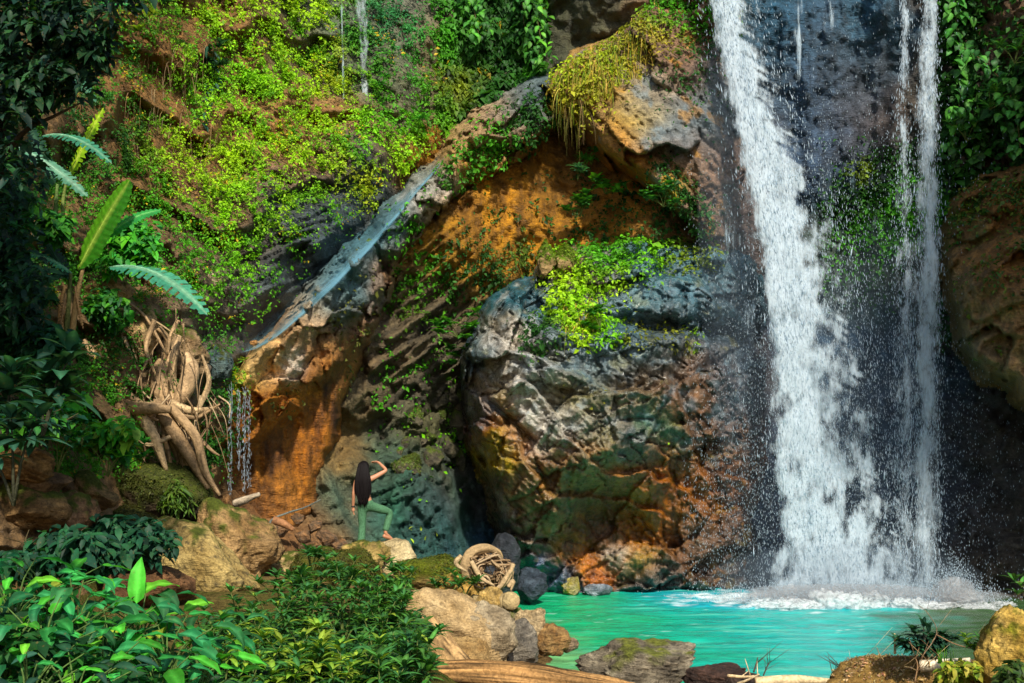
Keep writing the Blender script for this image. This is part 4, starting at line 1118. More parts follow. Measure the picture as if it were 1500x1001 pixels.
# left bank
rock('large rounded brown boulder with a mossy top below the tree roots', 340, 800, 19.4, 136, 126, (.30, .19, .085), (.50, .335, .17), rot=-.1, cuts=11, moss=.22, seed=1, lo=.66)
rock('long yellowish speckled rock slab leaning down to the right', 292, 824, 18.2, 178, 92, (.38, .27, .11), (.60, .46, .21), rot=.50, cuts=9, seed=2, spots=.7, lo=.62, square=.4, moss=.1)
rock('broad dark mossy boulder under the tree roots', 220, 722, 19.9, 186, 100, DRK, (.14, .10, .055), rot=.12, cuts=10, moss=.72, mosscol=(.055, .065, .012), seed=3)
rock('mossy shoulder rock between the dark boulder and the speckled slab', 200, 782, 18.6, 120, 84, DRK, (.16, .12, .06), rot=.35, cuts=10, moss=.75, seed=24, mosscol=(.06, .06, .012))
rock('flat topped brown rock half hidden behind the large leaves', 218, 860, 16.8, 124, 66, (.14, .075, .04), (.25, .14, .07), cuts=8, square=.8, seed=4, lo=.72)
rock('layered brown rock at the far left, topmost of its heap', 28, 676, 15.6, 96, 52, BRN, BRN2, rot=.22, cuts=10, layered=3, seed=5, square=.5)
rock('brown rock wedged under the topmost layered rock', 62, 706, 15.9, 90, 40, (.14, .085, .045), (.26, .16, .08), rot=.25, cuts=10, seed=6, square=.5)
rock('cracked brown rock low in the heap at the far left', 42, 740, 15.8, 120, 74, (.16, .10, .05), (.34, .215, .10), rot=.3, cuts=12, moss=.3, seed=7)
rock('pinkish brown rock at the right foot of the left heap', 104, 756, 16.4, 84, 68, (.20, .115, .065), (.36, .22, .12), cuts=11, moss=.2, seed=8)
rock('pale topped rock lying left of the dark mossy boulder', 130, 720, 17.6, 84, 52, (.22, .14, .07), (.40, .27, .13), rot=.3, cuts=10, moss=.35, seed=9)
rock('round tan boulder under the drooping banana leaf', 155, 430, 20.2, 76, 56, (.36, .225, .11), (.52, .36, .19), cuts=10, seed=10, moss=.2)
rock('tall tan rock framed by the dead roots', 208, 492, 20.6, 64, 92, (.34, .22, .10), (.56, .42, .24), cuts=12, seed=11, rot=.1, moss=.15)
rock('small tan rock left of the framed tall rock', 150, 470, 20.4, 40, 46, (.30, .19, .09), (.46, .32, .16), cuts=10, seed=12)
rock('striped brown rock standing beside the stump roots', 143, 530, 20.0, 46, 96, (.26, .15, .075), (.42, .27, .14), cuts=10, rot=.35, layered=5, seed=13)
rock('brown earth covered rock behind the stump', 262, 520, 21.3, 84, 80, (.26, .17, .09), (.40, .29, .17), cuts=12, seed=14, moss=.2, layered=4)
rock('grey-green wet rock at the lower end of the chute', 322, 538, 22.6, 42, 62, (.08, .13, .13), (.18, .24, .22), cuts=12, rot=-.2, seed=15, moss=.2, mat=M_SHORE)
rock('pale rock jutting from the mossy hillside', 313, 408, 23.2, 36, 22, (.40, .30, .17), (.6, .5, .36), cuts=8, seed=16)
rock('small orange rock lying in the chute water', 372, 502, 23.2, 12, 9, (.45, .24, .10), (.6, .36, .16), cuts=8, seed=17, sub=4)
# under the person
rock('rough ochre rock under the straight leg of the person', 534, 824, 21.4, 70, 66, (.34, .235, .08), (.50, .38, .17), cuts=12, seed=18, rough=.16, moss=.12)
rock('smooth pale dome rock under the raised foot of the person', 578, 821, 21.9, 74, 64, (.55, .44, .25), (.70, .58, .36), cuts=8, seed=19, rough=.06, lo=.74)
rock('pale rounded rock left of the mossy mound', 426, 834, 20.4, 64, 46, (.42, .30, .14), (.58, .44, .23), cuts=9, seed=20, moss=.2)
rock('brown moss covered mound below the person', 486, 846, 19.6, 134, 78, (.12, .085, .035), (.24, .17, .075), cuts=10, moss=.62, mosscol=(.06, .062, .010), seed=21, rough=.16)
rock('green mossy block right of the person', 626, 846, 20.4, 100, 50, (.20, .14, .055), (.32, .23, .09), cuts=7, square=.8, moss=.5, mosscol=(.085, .10, .010), seed=22, lo=.75)
rock('tan rock with a moss front beside the root ball', 652, 842, 20.8, 84, 52, (.36, .24, .10), (.52, .38, .19), cuts=9, moss=.45, mosscol=(.07, .085, .010), seed=23)
rock('orange stained rock behind the root ball base', 672, 868, 19.6, 66, 60, (.40, .25, .075), (.54, .36, .13), cuts=10, seed=25)
# centre shore
rock('big smooth tan rock sloping down to the pool', 668, 922, 17.6, 176, 100, (.40, .275, .135), (.60, .45, .26), rot=.52, cuts=8, seed=26, rough=.09, lo=.62, square=.35)
rock('grey-tan slab leaning against the big smooth rock', 704, 934, 17.4, 92, 104, (.30, .235, .15), (.52, .43, .29), rot=.5, cuts=9, seed=27, lo=.66)
rock('brown rock low in front of the leaning slab', 680, 966, 16.9, 90, 62, (.32, .20, .085), (.50, .35, .17), cuts=10, seed=28)
rock('grey pitted rock next to the green shallows', 756, 948, 17.9, 74, 74, (.20, .175, .14), (.40, .35, .27), cuts=13, seed=29, rough=.16, mat=M_SHORE)
rock('mossy grey rock behind the pitted shore rock', 736, 908, 19.0, 66, 44, (.24, .20, .12), (.42, .36, .22), cuts=12, seed=30, moss=.25, rough=.16)
rock('tan square rock at the water edge', 776, 912, 18.8, 48, 50, (.42, .31, .17), (.58, .46, .29), cuts=9, seed=31, square=.4)
rock('orange brown shore rock touching the pool', 802, 940, 18.6, 60, 50, (.36, .20, .075), (.50, .32, .14), cuts=12, seed=32, rough=.16, mat=M_SHORE)
rock('small wet rock at the tip of the left shore', 832, 944, 18.7, 34, 24, (.24, .16, .10), (.46, .34, .22), cuts=11, seed=33, mat=M_SHORE)
rock('ochre foot rock under the root ball', 716, 882, 18.9, 52, 42, (.40, .27, .10), (.56, .40, .18), cuts=9, seed=34)
# front shore
rock('large layered grey rock in the pool foreground', 932, 978, 17.2, 176, 106, (.12, .095, .065), (.50, .43, .31), cuts=24, seed=35, layered=6, rough=.17, rot=-.12, mat=M_SHORE, lo=.5, moss=.22, mosscol=(.16, .17, .03))
rock('dark reddish rock right of the layered grey rock', 1052, 992, 17.0, 104, 50, (.06, .032, .022), (.15, .085, .06), cuts=13, seed=36, layered=3, rough=.16, mat=M_SHORE)
rock('low dark stone between the reddish rock and the twigs', 1100, 1000, 16.8, 70, 30, (.05, .035, .03), (.13, .085, .06), cuts=12, seed=37, mat=M_SHORE)
rock('sandy earth mound on the right bank', 1312, 996, 15.0, 200, 78, (.26, .17, .085), (.48, .34, .17), cuts=10, seed=38, rough=.22, mat=M_SOIL, moss=.42, mosscol=(.33, .22, .10), name='earth_mound', cat='mound', deep=.7)
rock('sunlit yellow lichened rock at the right edge', 1492, 966, 13.2, 110, 150, (.46, .30, .08), (.64, .46, .17), cuts=12, seed=39, rough=.15, moss=.12, mosscol=(.16, .15, .02))
rock('low ochre rock in front of the yellow lichened rock', 1416, 1004, 13.6, 90, 56, (.38, .25, .09), (.55, .40, .17), cuts=12, seed=40, rough=.15, moss=.4, mosscol=(.12, .14, .02))
# at the foot of the boulder
rock('small pointed rock with a yellow face below the big boulder', 838, 862, 28.9, 30, 34, (.42, .36, .06), (.62, .55, .30), cuts=11, seed=41, lo=.45, mat=M_SHORE)
rock('bluish wet rock right of the yellow faced rock', 874, 867, 28.9, 46, 24, (.14, .18, .22), (.42, .46, .5), cuts=10, seed=42, mat=M_SHORE, rot=-.2)
rock('dark bluish rock at the left foot of the big boulder', 776, 858, 27.2, 50, 54, (.035, .05, .07), (.10, .13, .16), cuts=12, seed=43, mat=M_SHORE, rough=.16)
rock('dark bluish wet rock behind the root ball', 738, 830, 26.6, 56, 90, (.03, .035, .045), (.10, .11, .125), cuts=12, seed=44, mat=M_SHORE, rough=.16)
for k, (x, y, w, h, lab) in enumerate(((800, 384, 26, 62, 'upright tan rock on top of the great wet boulder'), (832, 384, 36, 40, 'round tan rock beside the upright one on the great boulder'))):
    rock(lab, x, y, 28.35, w, h, (.26, .18, .09), (.48, .35, .18), cuts=16, seed=50 + k, rough=.25, moss=.42, lo=.45, mosscol=(.10, .16, .01))
# rubble in the recess
rub = [(604, 612, 42, 34), (640, 588, 40, 36), (662, 620, 46, 40), (618, 644, 36, 28), (590, 652, 30, 26), (650, 656, 44, 38), (672, 586, 36, 30), (576, 612, 26, 24), (630, 676, 50, 40), (596, 684, 40, 34), (668, 680, 30, 40), (560, 640, 24, 24), (645, 612, 22, 18), (610, 590, 24, 20), (582, 666, 22, 18)]
for k, (x, y, w, h) in enumerate(rub):
    o = rock('dark angular boulder in the rubble slope behind the person', x, y, depth_at(CLIFF, x, y) + .12, w * 1.1, h * 1.1, (.06, .055, .042), (.18, .155, .105), cuts=16, lo=.45, seed=60 + k, sub=5, rot=random.uniform(-.4, .4), moss=.2 if k % 3 else .5, mosscol=(.08, .11, .02))
    o['group'] = 'rubble boulders in the recess'
for k, (x, y, w, h) in enumerate([(462, 772, 26, 18), (446, 786, 30, 20), (478, 790, 34, 24), (500, 800, 26, 20), (436, 760, 20, 16), (452, 802, 30, 22), (412, 776, 34, 22)]):
    o = rock('small orange-grey stone at the foot of the brown soil bank', x, y, 24.0, w, h, (.16, .12, .08), (.42, .24, .12), cuts=11, seed=90 + k, sub=4, rot=random.uniform(-.4, .4), mat=M_SHORE)
    o['group'] = 'stones below the soil bank'

# ---------------------------------------------------------------- driftwood, stump and roots
WCOL = (.42, .29, .155); WPALE = (.44, .31, .16); WDARK = (.20, .125, .06)
def wood(name, label, cat, build, base):
    """one piece of dead wood: build(mb) fills the main mesh, which sits at its base point"""
    mb = MB(); build(mb)
    o = link(name, mb.mesh(name, M_WOOD, off=base)); o.location = base
    return tag(o, label, cat)

b0 = P(740, 992, 15.6)
def f(mb):
    pts = [P(x, y, d) for x, y, d in ((608, 990, 15.9), (690, 991, 15.8), (780, 998, 15.6), (860, 1009, 15.3), (930, 1020, 15.1))]
    mb.tube(curve(pts, 40), [.16, .21, .20, .18, .16], (.27, .145, .05), seg=72, rough=.30, seed=3, freq=1.5, streak=1.1)
wood('driftwood_log', 'long weathered log lying along the bottom of the view', 'log', f, b0)
b0 = P(650, 955, 16.3)
def f(mb):
    pts = [P(x, y, d) for x, y, d in ((622, 915, 16.7), (640, 940, 16.5), (662, 968, 16.3), (690, 1000, 16.0))]
    mb.tube(curve(pts, 26), [.17, .20, .20, .2], (.36, .22, .09), seg=40, rough=.14, seed=8, freq=1.4, streak=.8)
wood('driftwood_log', 'pale squared log standing aslant between the bush and the rocks', 'log', f, b0)
b0 = P(738, 884, 19.0)
def f(mb):
    mb.tube(curve([P(690, 880, 19.2), P(716, 890, 19.1), P(745, 882, 18.9), P(748, 880, 18.8)], 14), [.12, .16, .15, .14], (.30, .22, .10), seg=14, rough=.14, seed=9, streak=.4)
wood('log_stub', 'short greenish log end under the root ball', 'log', f, b0)

# root ball
rb = empty('root_ball', P(715, 850, 19.6))
tag(rb, 'upturned ball of tangled pale roots on the shore rocks', 'roots')
mb = MB()
mb.tube(curve([P(684, 846, 19.5), P(683, 826, 19.5), P(692, 809, 19.55), P(712, 803, 19.65), P(728, 808, 19.75), P(736, 818, 19.8)], 26), [.09, .10, .085, .075, .05, .02], (.34, .23, .11), seg=14, rough=.35, seed=4, streak=.3)
o = link('main_root', mb.mesh('main_root', M_WOOD, off=rb.location), rb)
rr = random.Random(9)
def tangle(parent, cx, cy, D, rx, ry, n, rad, cols, name='root', lab=None, amp=.6):
    out = []
    for k in range(n):
        a = rr.uniform(0, 2 * PI)
        pts = []
        for j in range(5):
            a2 = a + j * rr.uniform(.3, 1.1)
            rho = rr.uniform(.25, 1)
            pts.append(P(cx + math.cos(a2) * rx * rho, cy + math.sin(a2) * ry * rho, D + rr.uniform(-.22, .22)))
        mb = MB()
        r0 = rr.uniform(*rad)
        mb.tube(curve(pts, 16), [r0 * .7, r0, r0 * .7, r0 * .25], cols[k % len(cols)], seg=5, rough=.15, seed=k)
        out.append(link(name, mb.mesh(name, M_WOOD, off=parent.location), parent))
    return out
tangle(rb, 718, 836, 19.6, 36, 30, 60, (.008, .03), [(.34, .23, .12), (.24, .15, .075), (.42, .30, .17), (.17, .105, .05)])
for k, pts in enumerate(([(752, 826), (742, 852), (722, 868), (700, 880)], [(748, 836), (730, 862), (706, 872)], [(690, 822), (704, 846), (724, 858)], [(676, 814), (668, 826), (684, 838)], [(744, 860), (752, 852), (748, 866)])):
    mb = MB(); mb.tube(curve([P(x, y, 19.35 - .05 * k) for x, y in pts], 14), [.035, .045, .03, .015], WPALE, seg=6, rough=.15, seed=k + 30)
    link('root', mb.mesh('root', M_WOOD, off=rb.location), rb)

# dead stump with roots hanging off the left bank
st = empty('uprooted_stump', P(262, 690, 20.4))
tag(st, 'uprooted pale tree stump with hanging roots on the left bank', 'stump')
mb = MB()
mb.tube(curve([P(294, 712, 20.0), P(278, 676, 20.1), P(262, 632, 20.3), P(252, 590, 20.4), P(246, 556, 20.5), P(252, 520, 20.6), P(262, 492, 20.7)], 46), [.13, .20, .19, .15, .13, .12, .05], (.34, .225, .115), seg=26, rough=.42, seed=41, freq=3.2, streak=.8)
mb.tube(curve([P(240, 530, 20.4), P(232, 550, 20.3), P(236, 575, 20.2), P(250, 600, 20.2)], 16), [.10, .16, .15, .10], (.34, .22, .11), seg=12, rough=.3, seed=45, streak=.5)
mb.tube(curve([P(272, 520, 20.4), P(280, 545, 20.3), P(268, 575, 20.2), P(256, 600, 20.2)], 16), [.08, .14, .13, .08], (.38, .25, .13), seg=12, rough=.3, seed=46, streak=.5)
link('trunk', mb.mesh('trunk', M_WOOD, off=st.location), st)
big = [([(104, 540), (136, 556), (168, 578), (196, 596), (222, 598), (250, 600)], .15, 19.6), ([(250, 590), (280, 602), (318, 598)], .07, 20.0), ([(226, 590), (252, 628), (280, 672), (306, 716)], .12, 19.8), ([(250, 596), (286, 640), (300, 690), (322, 726)], .08, 19.75), ([(200, 600), (226, 640), (244, 690)], .09, 19.75), ([(120, 500), (150, 540), (190, 580), (232, 606)], .08, 19.5), ([(250, 606), (284, 612), (300, 606), (322, 592)], .035, 19.8),
       ([(200, 592), (208, 560), (224, 546), (244, 560)], .08, 20.3), ([(214, 608), (208, 640), (216, 668)], .03, 19.9), ([(170, 612), (212, 610), (232, 616)], .045, 19.8), ([(160, 600), (176, 640), (190, 672), (204, 700)], .11, 20.2),
       ([(240, 616), (244, 650), (252, 690)], .05, 20.0), ([(232, 480), (246, 500), (240, 530)], .05, 20.4), ([(150, 448), (190, 456), (226, 470), (262, 494)], .022, 20.2), ([(184, 440), (214, 466), (236, 504), (244, 520)], .025, 20.1),
       ([(262, 470), (250, 490), (246, 520)], .03, 20.2), ([(182, 494), (190, 516), (202, 542)], .028, 19.9), ([(150, 590), (140, 630), (156, 668)], .06, 19.6), ([(222, 604), (196, 634), (184, 668), (196, 700)], .07, 19.8), ([(290, 600), (306, 560), (296, 520)], .05, 20.6), ([(130, 556), (122, 520), (128, 480)], .07, 19.8), ([(226, 470), (214, 510), (228, 550)], .04, 20.0), ([(250, 640), (220, 652), (196, 640)], .035, 19.7), ([(290, 640), (310, 660), (322, 668)], .03, 20.0)]
for k, (pts, r0, D) in enumerate(big):
    mb = MB(); mb.tube(curve([P(x, y, D + .1 * math.sin(k + j)) for j, (x, y) in enumerate(pts)], 20), [r0, r0 * 1.05, r0 * .8, r0 * .4], [(.34, .22, .11), (.42, .29, .15), (.28, .18, .09)][k % 3], seg=10, rough=.22, seed=50 + k, freq=3, streak=.5)
    link('root', mb.mesh('root', M_WOOD, off=st.location), st)
for k in range(64):
    x = rr.uniform(150, 322); y = rr.uniform(570, 625) if k % 3 else rr.uniform(450, 560)
    L = rr.uniform(30, 110)
    sx = rr.uniform(-30, 30)
    pts = [P(x, y, 19.9 + rr.uniform(-.2, .3)), P(x + sx * .5 + rr.uniform(-8, 8), y + L * .4, 19.8 + rr.uniform(-.2, .3)), P(x + sx + rr.uniform(-8, 8), y + L, 19.9)]
    r0 = rr.choice((.007, .010, .016))
    mb = MB(); mb.tube(curve(pts, 9), [r0, r0, r0 * .4], [(.32, .21, .11), (.22, .14, .07), (.42, .30, .17)][k % 3], seg=4)
    link('hanging_root', mb.mesh('hanging_root', M_WOOD, off=st.location), st)

def branch(label, pts, r0, col, seed=0, twigs=0, cat='branch', name='fallen_branch'):
    base = P(*pts[0])
    mb = MB(); c = curve([P(*p) for p in pts], 16)
    mb.tube(c, [r0, r0 * .9, r0 * .5], col, seg=7, rough=.15, seed=seed, streak=.4)
    for k in range(twigs):
        a = c[rr.randrange(4, 15)]
        d = Vector((rr.uniform(-1, 1), rr.uniform(-.4, .4), rr.uniform(.1, 1))) * rr.uniform(.15, .4)
        mb.tube([a, a + d * .6, a + d], [r0 * .4, r0 * .3, r0 * .1], col, seg=5)
    o = link(name, mb.mesh(name, M_WOOD, off=base)); o.location = base
    return tag(o, label, cat)
branch('short grey log lying at the top of the large brown boulder', [(344, 738, 20.6), (360, 732, 20.5), (380, 724, 20.4)], .07, (.40, .32, .22), 1)
branch('thin curved grey branch leaning on the soil bank left of the person', [(398, 786, 22.5), (396, 764, 22.6), (420, 752, 22.7), (446, 744, 22.9), (470, 732, 23)], .022, (.12, .13, .11), 2)
branch('rust coloured log lying below the soil bank', [(400, 762, 22.4), (416, 768, 22.4), (430, 776, 22.4)], .08, (.30, .14, .06), 3)
branch('pale bleached log on the right bank', [(1348, 976, 14.3), (1385, 974, 14.2), (1422, 968, 14.1)], .075, (.74, .62, .42), 4)
branch('bare twig standing up on the right bank', [(1311, 958, 14.6), (1311, 935, 14.6), (1310, 928, 14.6)], .016, (.6, .42, .2), 5)
branch('thin arching twig over the right bank', [(1348, 966, 14.2), (1372, 928, 14.1), (1360, 900, 14.0), (1345, 886, 13.9)], .005, (.30, .2, .12), 6, 3)
branch('reddish twig running from the dark plant to the yellow rock', [(1372, 930, 14.1), (1400, 944, 14.0), (1432, 952, 13.7), (1460, 956, 13.4)], .007, (.26, .15, .07), 7, 4)
branch('forked stick leaning in front of the earth mound', [(1340, 1000, 14.0), (1344, 975, 14.0), (1340, 962, 14.0)], .009, (.26, .15, .07), 8, 6)
branch('grey stick pointing up at the left end of the right bank', [(1104, 985, 16.2), (1108, 972, 16.2), (1110, 963, 16.2)], .012, (.07, .055, .04), 9, 3)
branch('pale flat stick beside the dark stones', [(1066, 990, 16.0), (1090, 992, 15.9), (1110, 990, 15.8)], .022, (.62, .45, .24), 10, 2)
branch('second pale stick sloping under the flat one', [(1080, 1002, 15.9), (1096, 996, 15.8), (1112, 988, 15.7)], .018, (.66, .5, .28), 11, 1)
branch('thick sandy log lying along the near right shore', [(1106, 1000, 16.0), (1160, 996, 16.0), (1215, 998, 16.0)], .075, (.58, .44, .24), 13, 0)
branch('dark tangle of twigs at the left end of the earth mound', [(1216, 1002, 15.4), (1224, 984, 15.4), (1232, 976, 15.4)], .014, (.07, .055, .04), 12, 14)
branch('small dark twig tuft behind the pale sticks', [(1118, 990, 16.4), (1124, 976, 16.4), (1128, 970, 16.4)], .010, (.08, .06, .045), 14, 8)
for k in range(14):
    x = rr.uniform(1240, 1420); y = 972 + rr.uniform(-8, 18); D = 14.2 + rr.uniform(-.4, .5); L = rr.uniform(8, 34); s = rr.uniform(-1, 1)
    o = branch('thin dry stick among the litter on the right bank', [(x, y, D), (x + s * L * .5, y - rr.uniform(2, 10), D - .1), (x + s * L, y - rr.uniform(0, 22), D - .15)], rr.choice((.004, .006, .009)), rr.choice(((.42, .28, .13), (.24, .14, .06), (.55, .40, .2))), 60 + k, 1, 'stick', 'dry_stick')
    o['group'] = 'dry sticks on the right bank'

# ---------------------------------------------------------------- small-leaved cover on the rock faces
def pick(cols, n, seed, var=.25):
    r = np.random.default_rng(seed)
    c = np.array(cols)[r.integers(0, len(cols), n)]
    return c * (1 + var * r.normal(0, 1, (n, 1))).clip(.4, 1.8) * (1 + .06 * r.normal(0, 1, (n, 3)))

def cover(name, sheet, n, dens, region, size, colf, seed, lump=.18, aspect=.6, droop=.35, jitter=.7, lf=1.6):
    x, y, W, N = sample(sheet, n, dens, region, seed)
    r = np.random.default_rng(seed + 1)
    b = fbm(W * lf, 3, seed)
    W = W + N * (np.maximum(b + .35, 0) * lump + r.random(len(W)) * .05)[:, None]
    s = size * r.lognormal(0, .28, len(W)) * W[:, 1] / 26
    o = link(name, leaf_cloud(name, W, N, s, colf(x, y, W, r), M_TINY, aspect=aspect, droop=droop, seed=seed + 2, jitter=jitter))
    return tag(o, kind='stuff')

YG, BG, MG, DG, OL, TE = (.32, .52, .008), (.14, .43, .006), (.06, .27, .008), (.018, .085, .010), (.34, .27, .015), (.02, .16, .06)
HILL_D = [(100, 60, 70, .25), (60, 200, 60, .5), (170, 120, 50, .30), (220, 200, 30, .16), (270, 90, 40, .5), (290, 180, 30, .2), (320, 60, 26, .3), (250, 250, 40, .7), (300, 320, 60, .85), (380, 60, 26, .4), (440, 80, 50, .96), (360, 180, 50, .95), (420, 270, 40, .85),
          (410, 248, 20, .12), (450, 215, 18, .08), (480, 190, 16, .1), (490, 110, 18, .5), (500, 160, 16, .3), (400, 200, 40, .95), (330, 260, 40, .9), (340, 350, 40, .8), (260, 380, 30, .35), (330, 440, 40, .12), (400, 400, 40, .35), (430, 320, 22, .6), (470, 300, 26, .1), (500, 280, 22, .2), (450, 360, 26, .06), (420, 400, 26, .1), (385, 440, 26, .06), (500, 320, 26, .05), (360, 420, 20, .25), (390, 370, 16, .7), (350, 490, 26, .04),
          (560, 230, 45, 1), (620, 230, 26, 1), (520, 250, 22, .9), (560, 60, 40, .85), (600, 120, 40, .95), (570, 100, 12, .25), (580, 90, 12, .2), (660, 80, 16, .05), (650, 110, 14, .08), (690, 60, 30, .95), (740, 80, 60, .98), (720, 150, 30, .9), (600, 10, 30, .2), (640, 20, 30, .35), (600, 170, 14, .3), (620, 160, 20, .6), (655, 190, 26, .9), (540, 300, 16, .15), (560, 290, 20, .8), (150, 430, 50, .3), (120, 350, 60, .4), (230, 430, 40, .5), (210, 520, 40, .1), (300, 480, 40, .06), (0, 400, 100, .6), (100, 640, 60, .9), (60, 560, 80, .8), (-300, 300, 300, .6)]
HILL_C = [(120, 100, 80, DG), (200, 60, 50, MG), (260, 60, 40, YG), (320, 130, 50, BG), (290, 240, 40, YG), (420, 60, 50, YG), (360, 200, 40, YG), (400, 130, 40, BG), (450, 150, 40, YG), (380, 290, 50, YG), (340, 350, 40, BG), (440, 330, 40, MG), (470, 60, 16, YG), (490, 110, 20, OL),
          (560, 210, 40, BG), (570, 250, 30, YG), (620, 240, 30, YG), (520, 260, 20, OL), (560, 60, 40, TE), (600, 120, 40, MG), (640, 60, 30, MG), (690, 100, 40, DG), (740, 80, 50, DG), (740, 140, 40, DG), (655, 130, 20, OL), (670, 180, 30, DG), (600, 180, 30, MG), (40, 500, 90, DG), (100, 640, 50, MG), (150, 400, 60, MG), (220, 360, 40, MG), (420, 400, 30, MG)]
def hill_d(x, y, W, N):
    d = splat(x, y, HILL_D, (fbm(W * .8, 3, 601) * 22, fbm(W * .8, 3, 602) * 22))[:, 0]
    f = fbm(W * 1.3, 4, 603)
    d = d * np.where((x < 345) | (x > 668), 1, sstep(85, 140, spine(x, y) + 30 * fbm(W * 1.2, 3, 611)))
    d = np.where((spine(x, y) > -6) | (x < 320), d, 0)
    return np.clip(d + f * 1.1 * (1 - np.abs(2 * d - 1)), 0, 1) * (d > .03)
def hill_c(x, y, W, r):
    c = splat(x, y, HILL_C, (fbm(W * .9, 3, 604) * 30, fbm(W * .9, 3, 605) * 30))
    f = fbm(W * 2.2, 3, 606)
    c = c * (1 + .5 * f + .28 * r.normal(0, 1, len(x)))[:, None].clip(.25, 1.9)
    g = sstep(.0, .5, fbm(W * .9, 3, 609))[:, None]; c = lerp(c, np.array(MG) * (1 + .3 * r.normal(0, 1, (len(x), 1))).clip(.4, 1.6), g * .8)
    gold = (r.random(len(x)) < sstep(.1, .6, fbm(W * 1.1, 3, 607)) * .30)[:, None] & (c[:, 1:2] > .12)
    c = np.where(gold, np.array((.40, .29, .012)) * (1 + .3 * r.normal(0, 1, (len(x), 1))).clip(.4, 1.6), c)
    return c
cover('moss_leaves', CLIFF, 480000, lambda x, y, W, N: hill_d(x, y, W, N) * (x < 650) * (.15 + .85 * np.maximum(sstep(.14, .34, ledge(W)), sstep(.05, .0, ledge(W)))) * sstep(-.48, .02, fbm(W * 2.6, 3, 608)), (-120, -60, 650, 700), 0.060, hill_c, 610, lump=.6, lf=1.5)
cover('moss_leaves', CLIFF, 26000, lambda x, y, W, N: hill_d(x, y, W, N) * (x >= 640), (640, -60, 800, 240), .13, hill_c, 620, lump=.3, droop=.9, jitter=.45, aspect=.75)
# recess: dark green at the foot of the soil wall, bright tufts among the rubble
REC_D = [(600, 420, 20, .8), (570, 430, 16, .6), (640, 400, 26, .7), (700, 390, 24, .8), (760, 370, 20, .8), (600, 450, 18, .6), (660, 430, 20, .25), (720, 340, 16, .25), (840, 300, 20, .25), (860, 260, 24, .2), (660, 645, 14, .95), (560, 580, 10, .7), (600, 590, 12, .4), (570, 550, 10, .5), (690, 560, 14, .6), (640, 520, 40, .06), (700, 280, 40, .03), (620, 360, 30, .04), (900, 320, 30, .3), (960, 360, 16, .4), (560, 720, 60, .0), (640, 760, 60, .0), (580, 480, 20, .06), (620, 500, 34, .02), (600, 550, 24, .03), (660, 480, 26, .03), (640, 580, 30, .03), (600, 640, 40, .04), (550, 620, 30, .02), (560, 660, 30, .03), (640, 700, 40, .02), (690, 640, 24, .02), (630, 440, 14, .15), (690, 440, 16, .05), (680, 330, 40, .015), (760, 310, 40, .015), (650, 300, 30, .02), (800, 340, 20, .1)]
def rec_d(x, y, W, N):
    d = splat(x, y, REC_D, (fbm(W * 1.2, 3, 631) * 14, fbm(W * 1.2, 3, 632) * 14))[:, 0]
    return np.clip(d + fbm(W * 2, 3, 633) * .7 * (d > .03), 0, 1)
cover('moss_leaves', CLIFF, 42000, rec_d, (545, 250, 1000, 800), .085, lambda x, y, W, r: splat(x, y, [(600, 420, 30, MG), (700, 390, 30, DG), (760, 370, 20, (.08, .13, .01)), (660, 645, 20, BG), (570, 560, 20, MG), (860, 280, 60, DG), (600, 450, 20, (.09, .14, .01))]) * (1 + .3 * r.normal(0, 1, (len(x), 1))).clip(.3, 1.8), 640, lump=.12)
# ridge: creepers hanging over its lower edge
RDG_D = [(700, 230, 18, 1), (680, 250, 16, 1), (720, 215, 16, .9), (660, 262, 10, .8), (745, 205, 10, .8), (770, 190, 12, .95), (790, 185, 10, .9), (600, 328, 9, .9), (740, 178, 10, .15), (690, 195, 16, .05), (560, 380, 20, .05), (480, 450, 26, .03), (630, 290, 16, .1), (420, 640, 60, .012), (410, 590, 10, .3), (580, 380, 12, .3), (510, 470, 14, .2), (700, 290, 40, .02), (640, 330, 30, .03), (345, 560, 10, .5), (520, 560, 12, .15)]
cover('creeper_leaves', RIDGE, 60000, lambda x, y, W, N: np.clip(splat(x, y, RDG_D, (fbm(W * 1.2, 3, 651) * 8, fbm(W * 1.2, 3, 652) * 8))[:, 0] * 1.2 - .02, 0, 1), (290, 120, 830, 760), .095, lambda x, y, W, r: splat(x, y, [(700, 230, 30, MG), (780, 190, 20, DG), (600, 330, 14, MG), (400, 600, 60, (.10, .11, .02)), (680, 260, 20, (.04, .12, .01)), (345, 560, 14, YG)]) * (1 + .35 * r.normal(0, 1, (len(x), 1)) + .3 * fbm(W * 3, 2, 653)[:, None]).clip(.3, 1.9), 655, lump=.2)
# boulder top
BLD_D = [(900, 365, 26, .95), (850, 372, 14, .6), (950, 355, 26, .9), (880, 395, 16, .8), (840, 415, 14, .9), (835, 440, 16, 1), (850, 465, 16, 1), (862, 480, 14, .95), (890, 490, 10, .8), (910, 495, 10, .55), (815, 420, 8, .5), (910, 420, 12, .3), (890, 430, 10, .1), (1000, 370, 18, .6), (1030, 380, 14, .5), (960, 380, 12, .6), (950, 430, 30, .0), (1000, 430, 40, .0), (1040, 440, 30, .0), (960, 405, 16, .03), (720, 450, 30, .0), (760, 430, 26, .0), (745, 500, 24, .0), (930, 540, 40, .0), (850, 540, 30, .0), (760, 560, 30, .0), (800, 590, 30, .0), (785, 490, 14, .85), (775, 510, 9, .6), (750, 470, 10, .15), (940, 500, 10, .5), (925, 470, 12, .12), (820, 570, 20, .08), (960, 600, 24, .03), (800, 620, 30, .01), (880, 590, 16, .06), (980, 490, 12, .2), (1010, 490, 10, .3), (740, 440, 14, .03)]
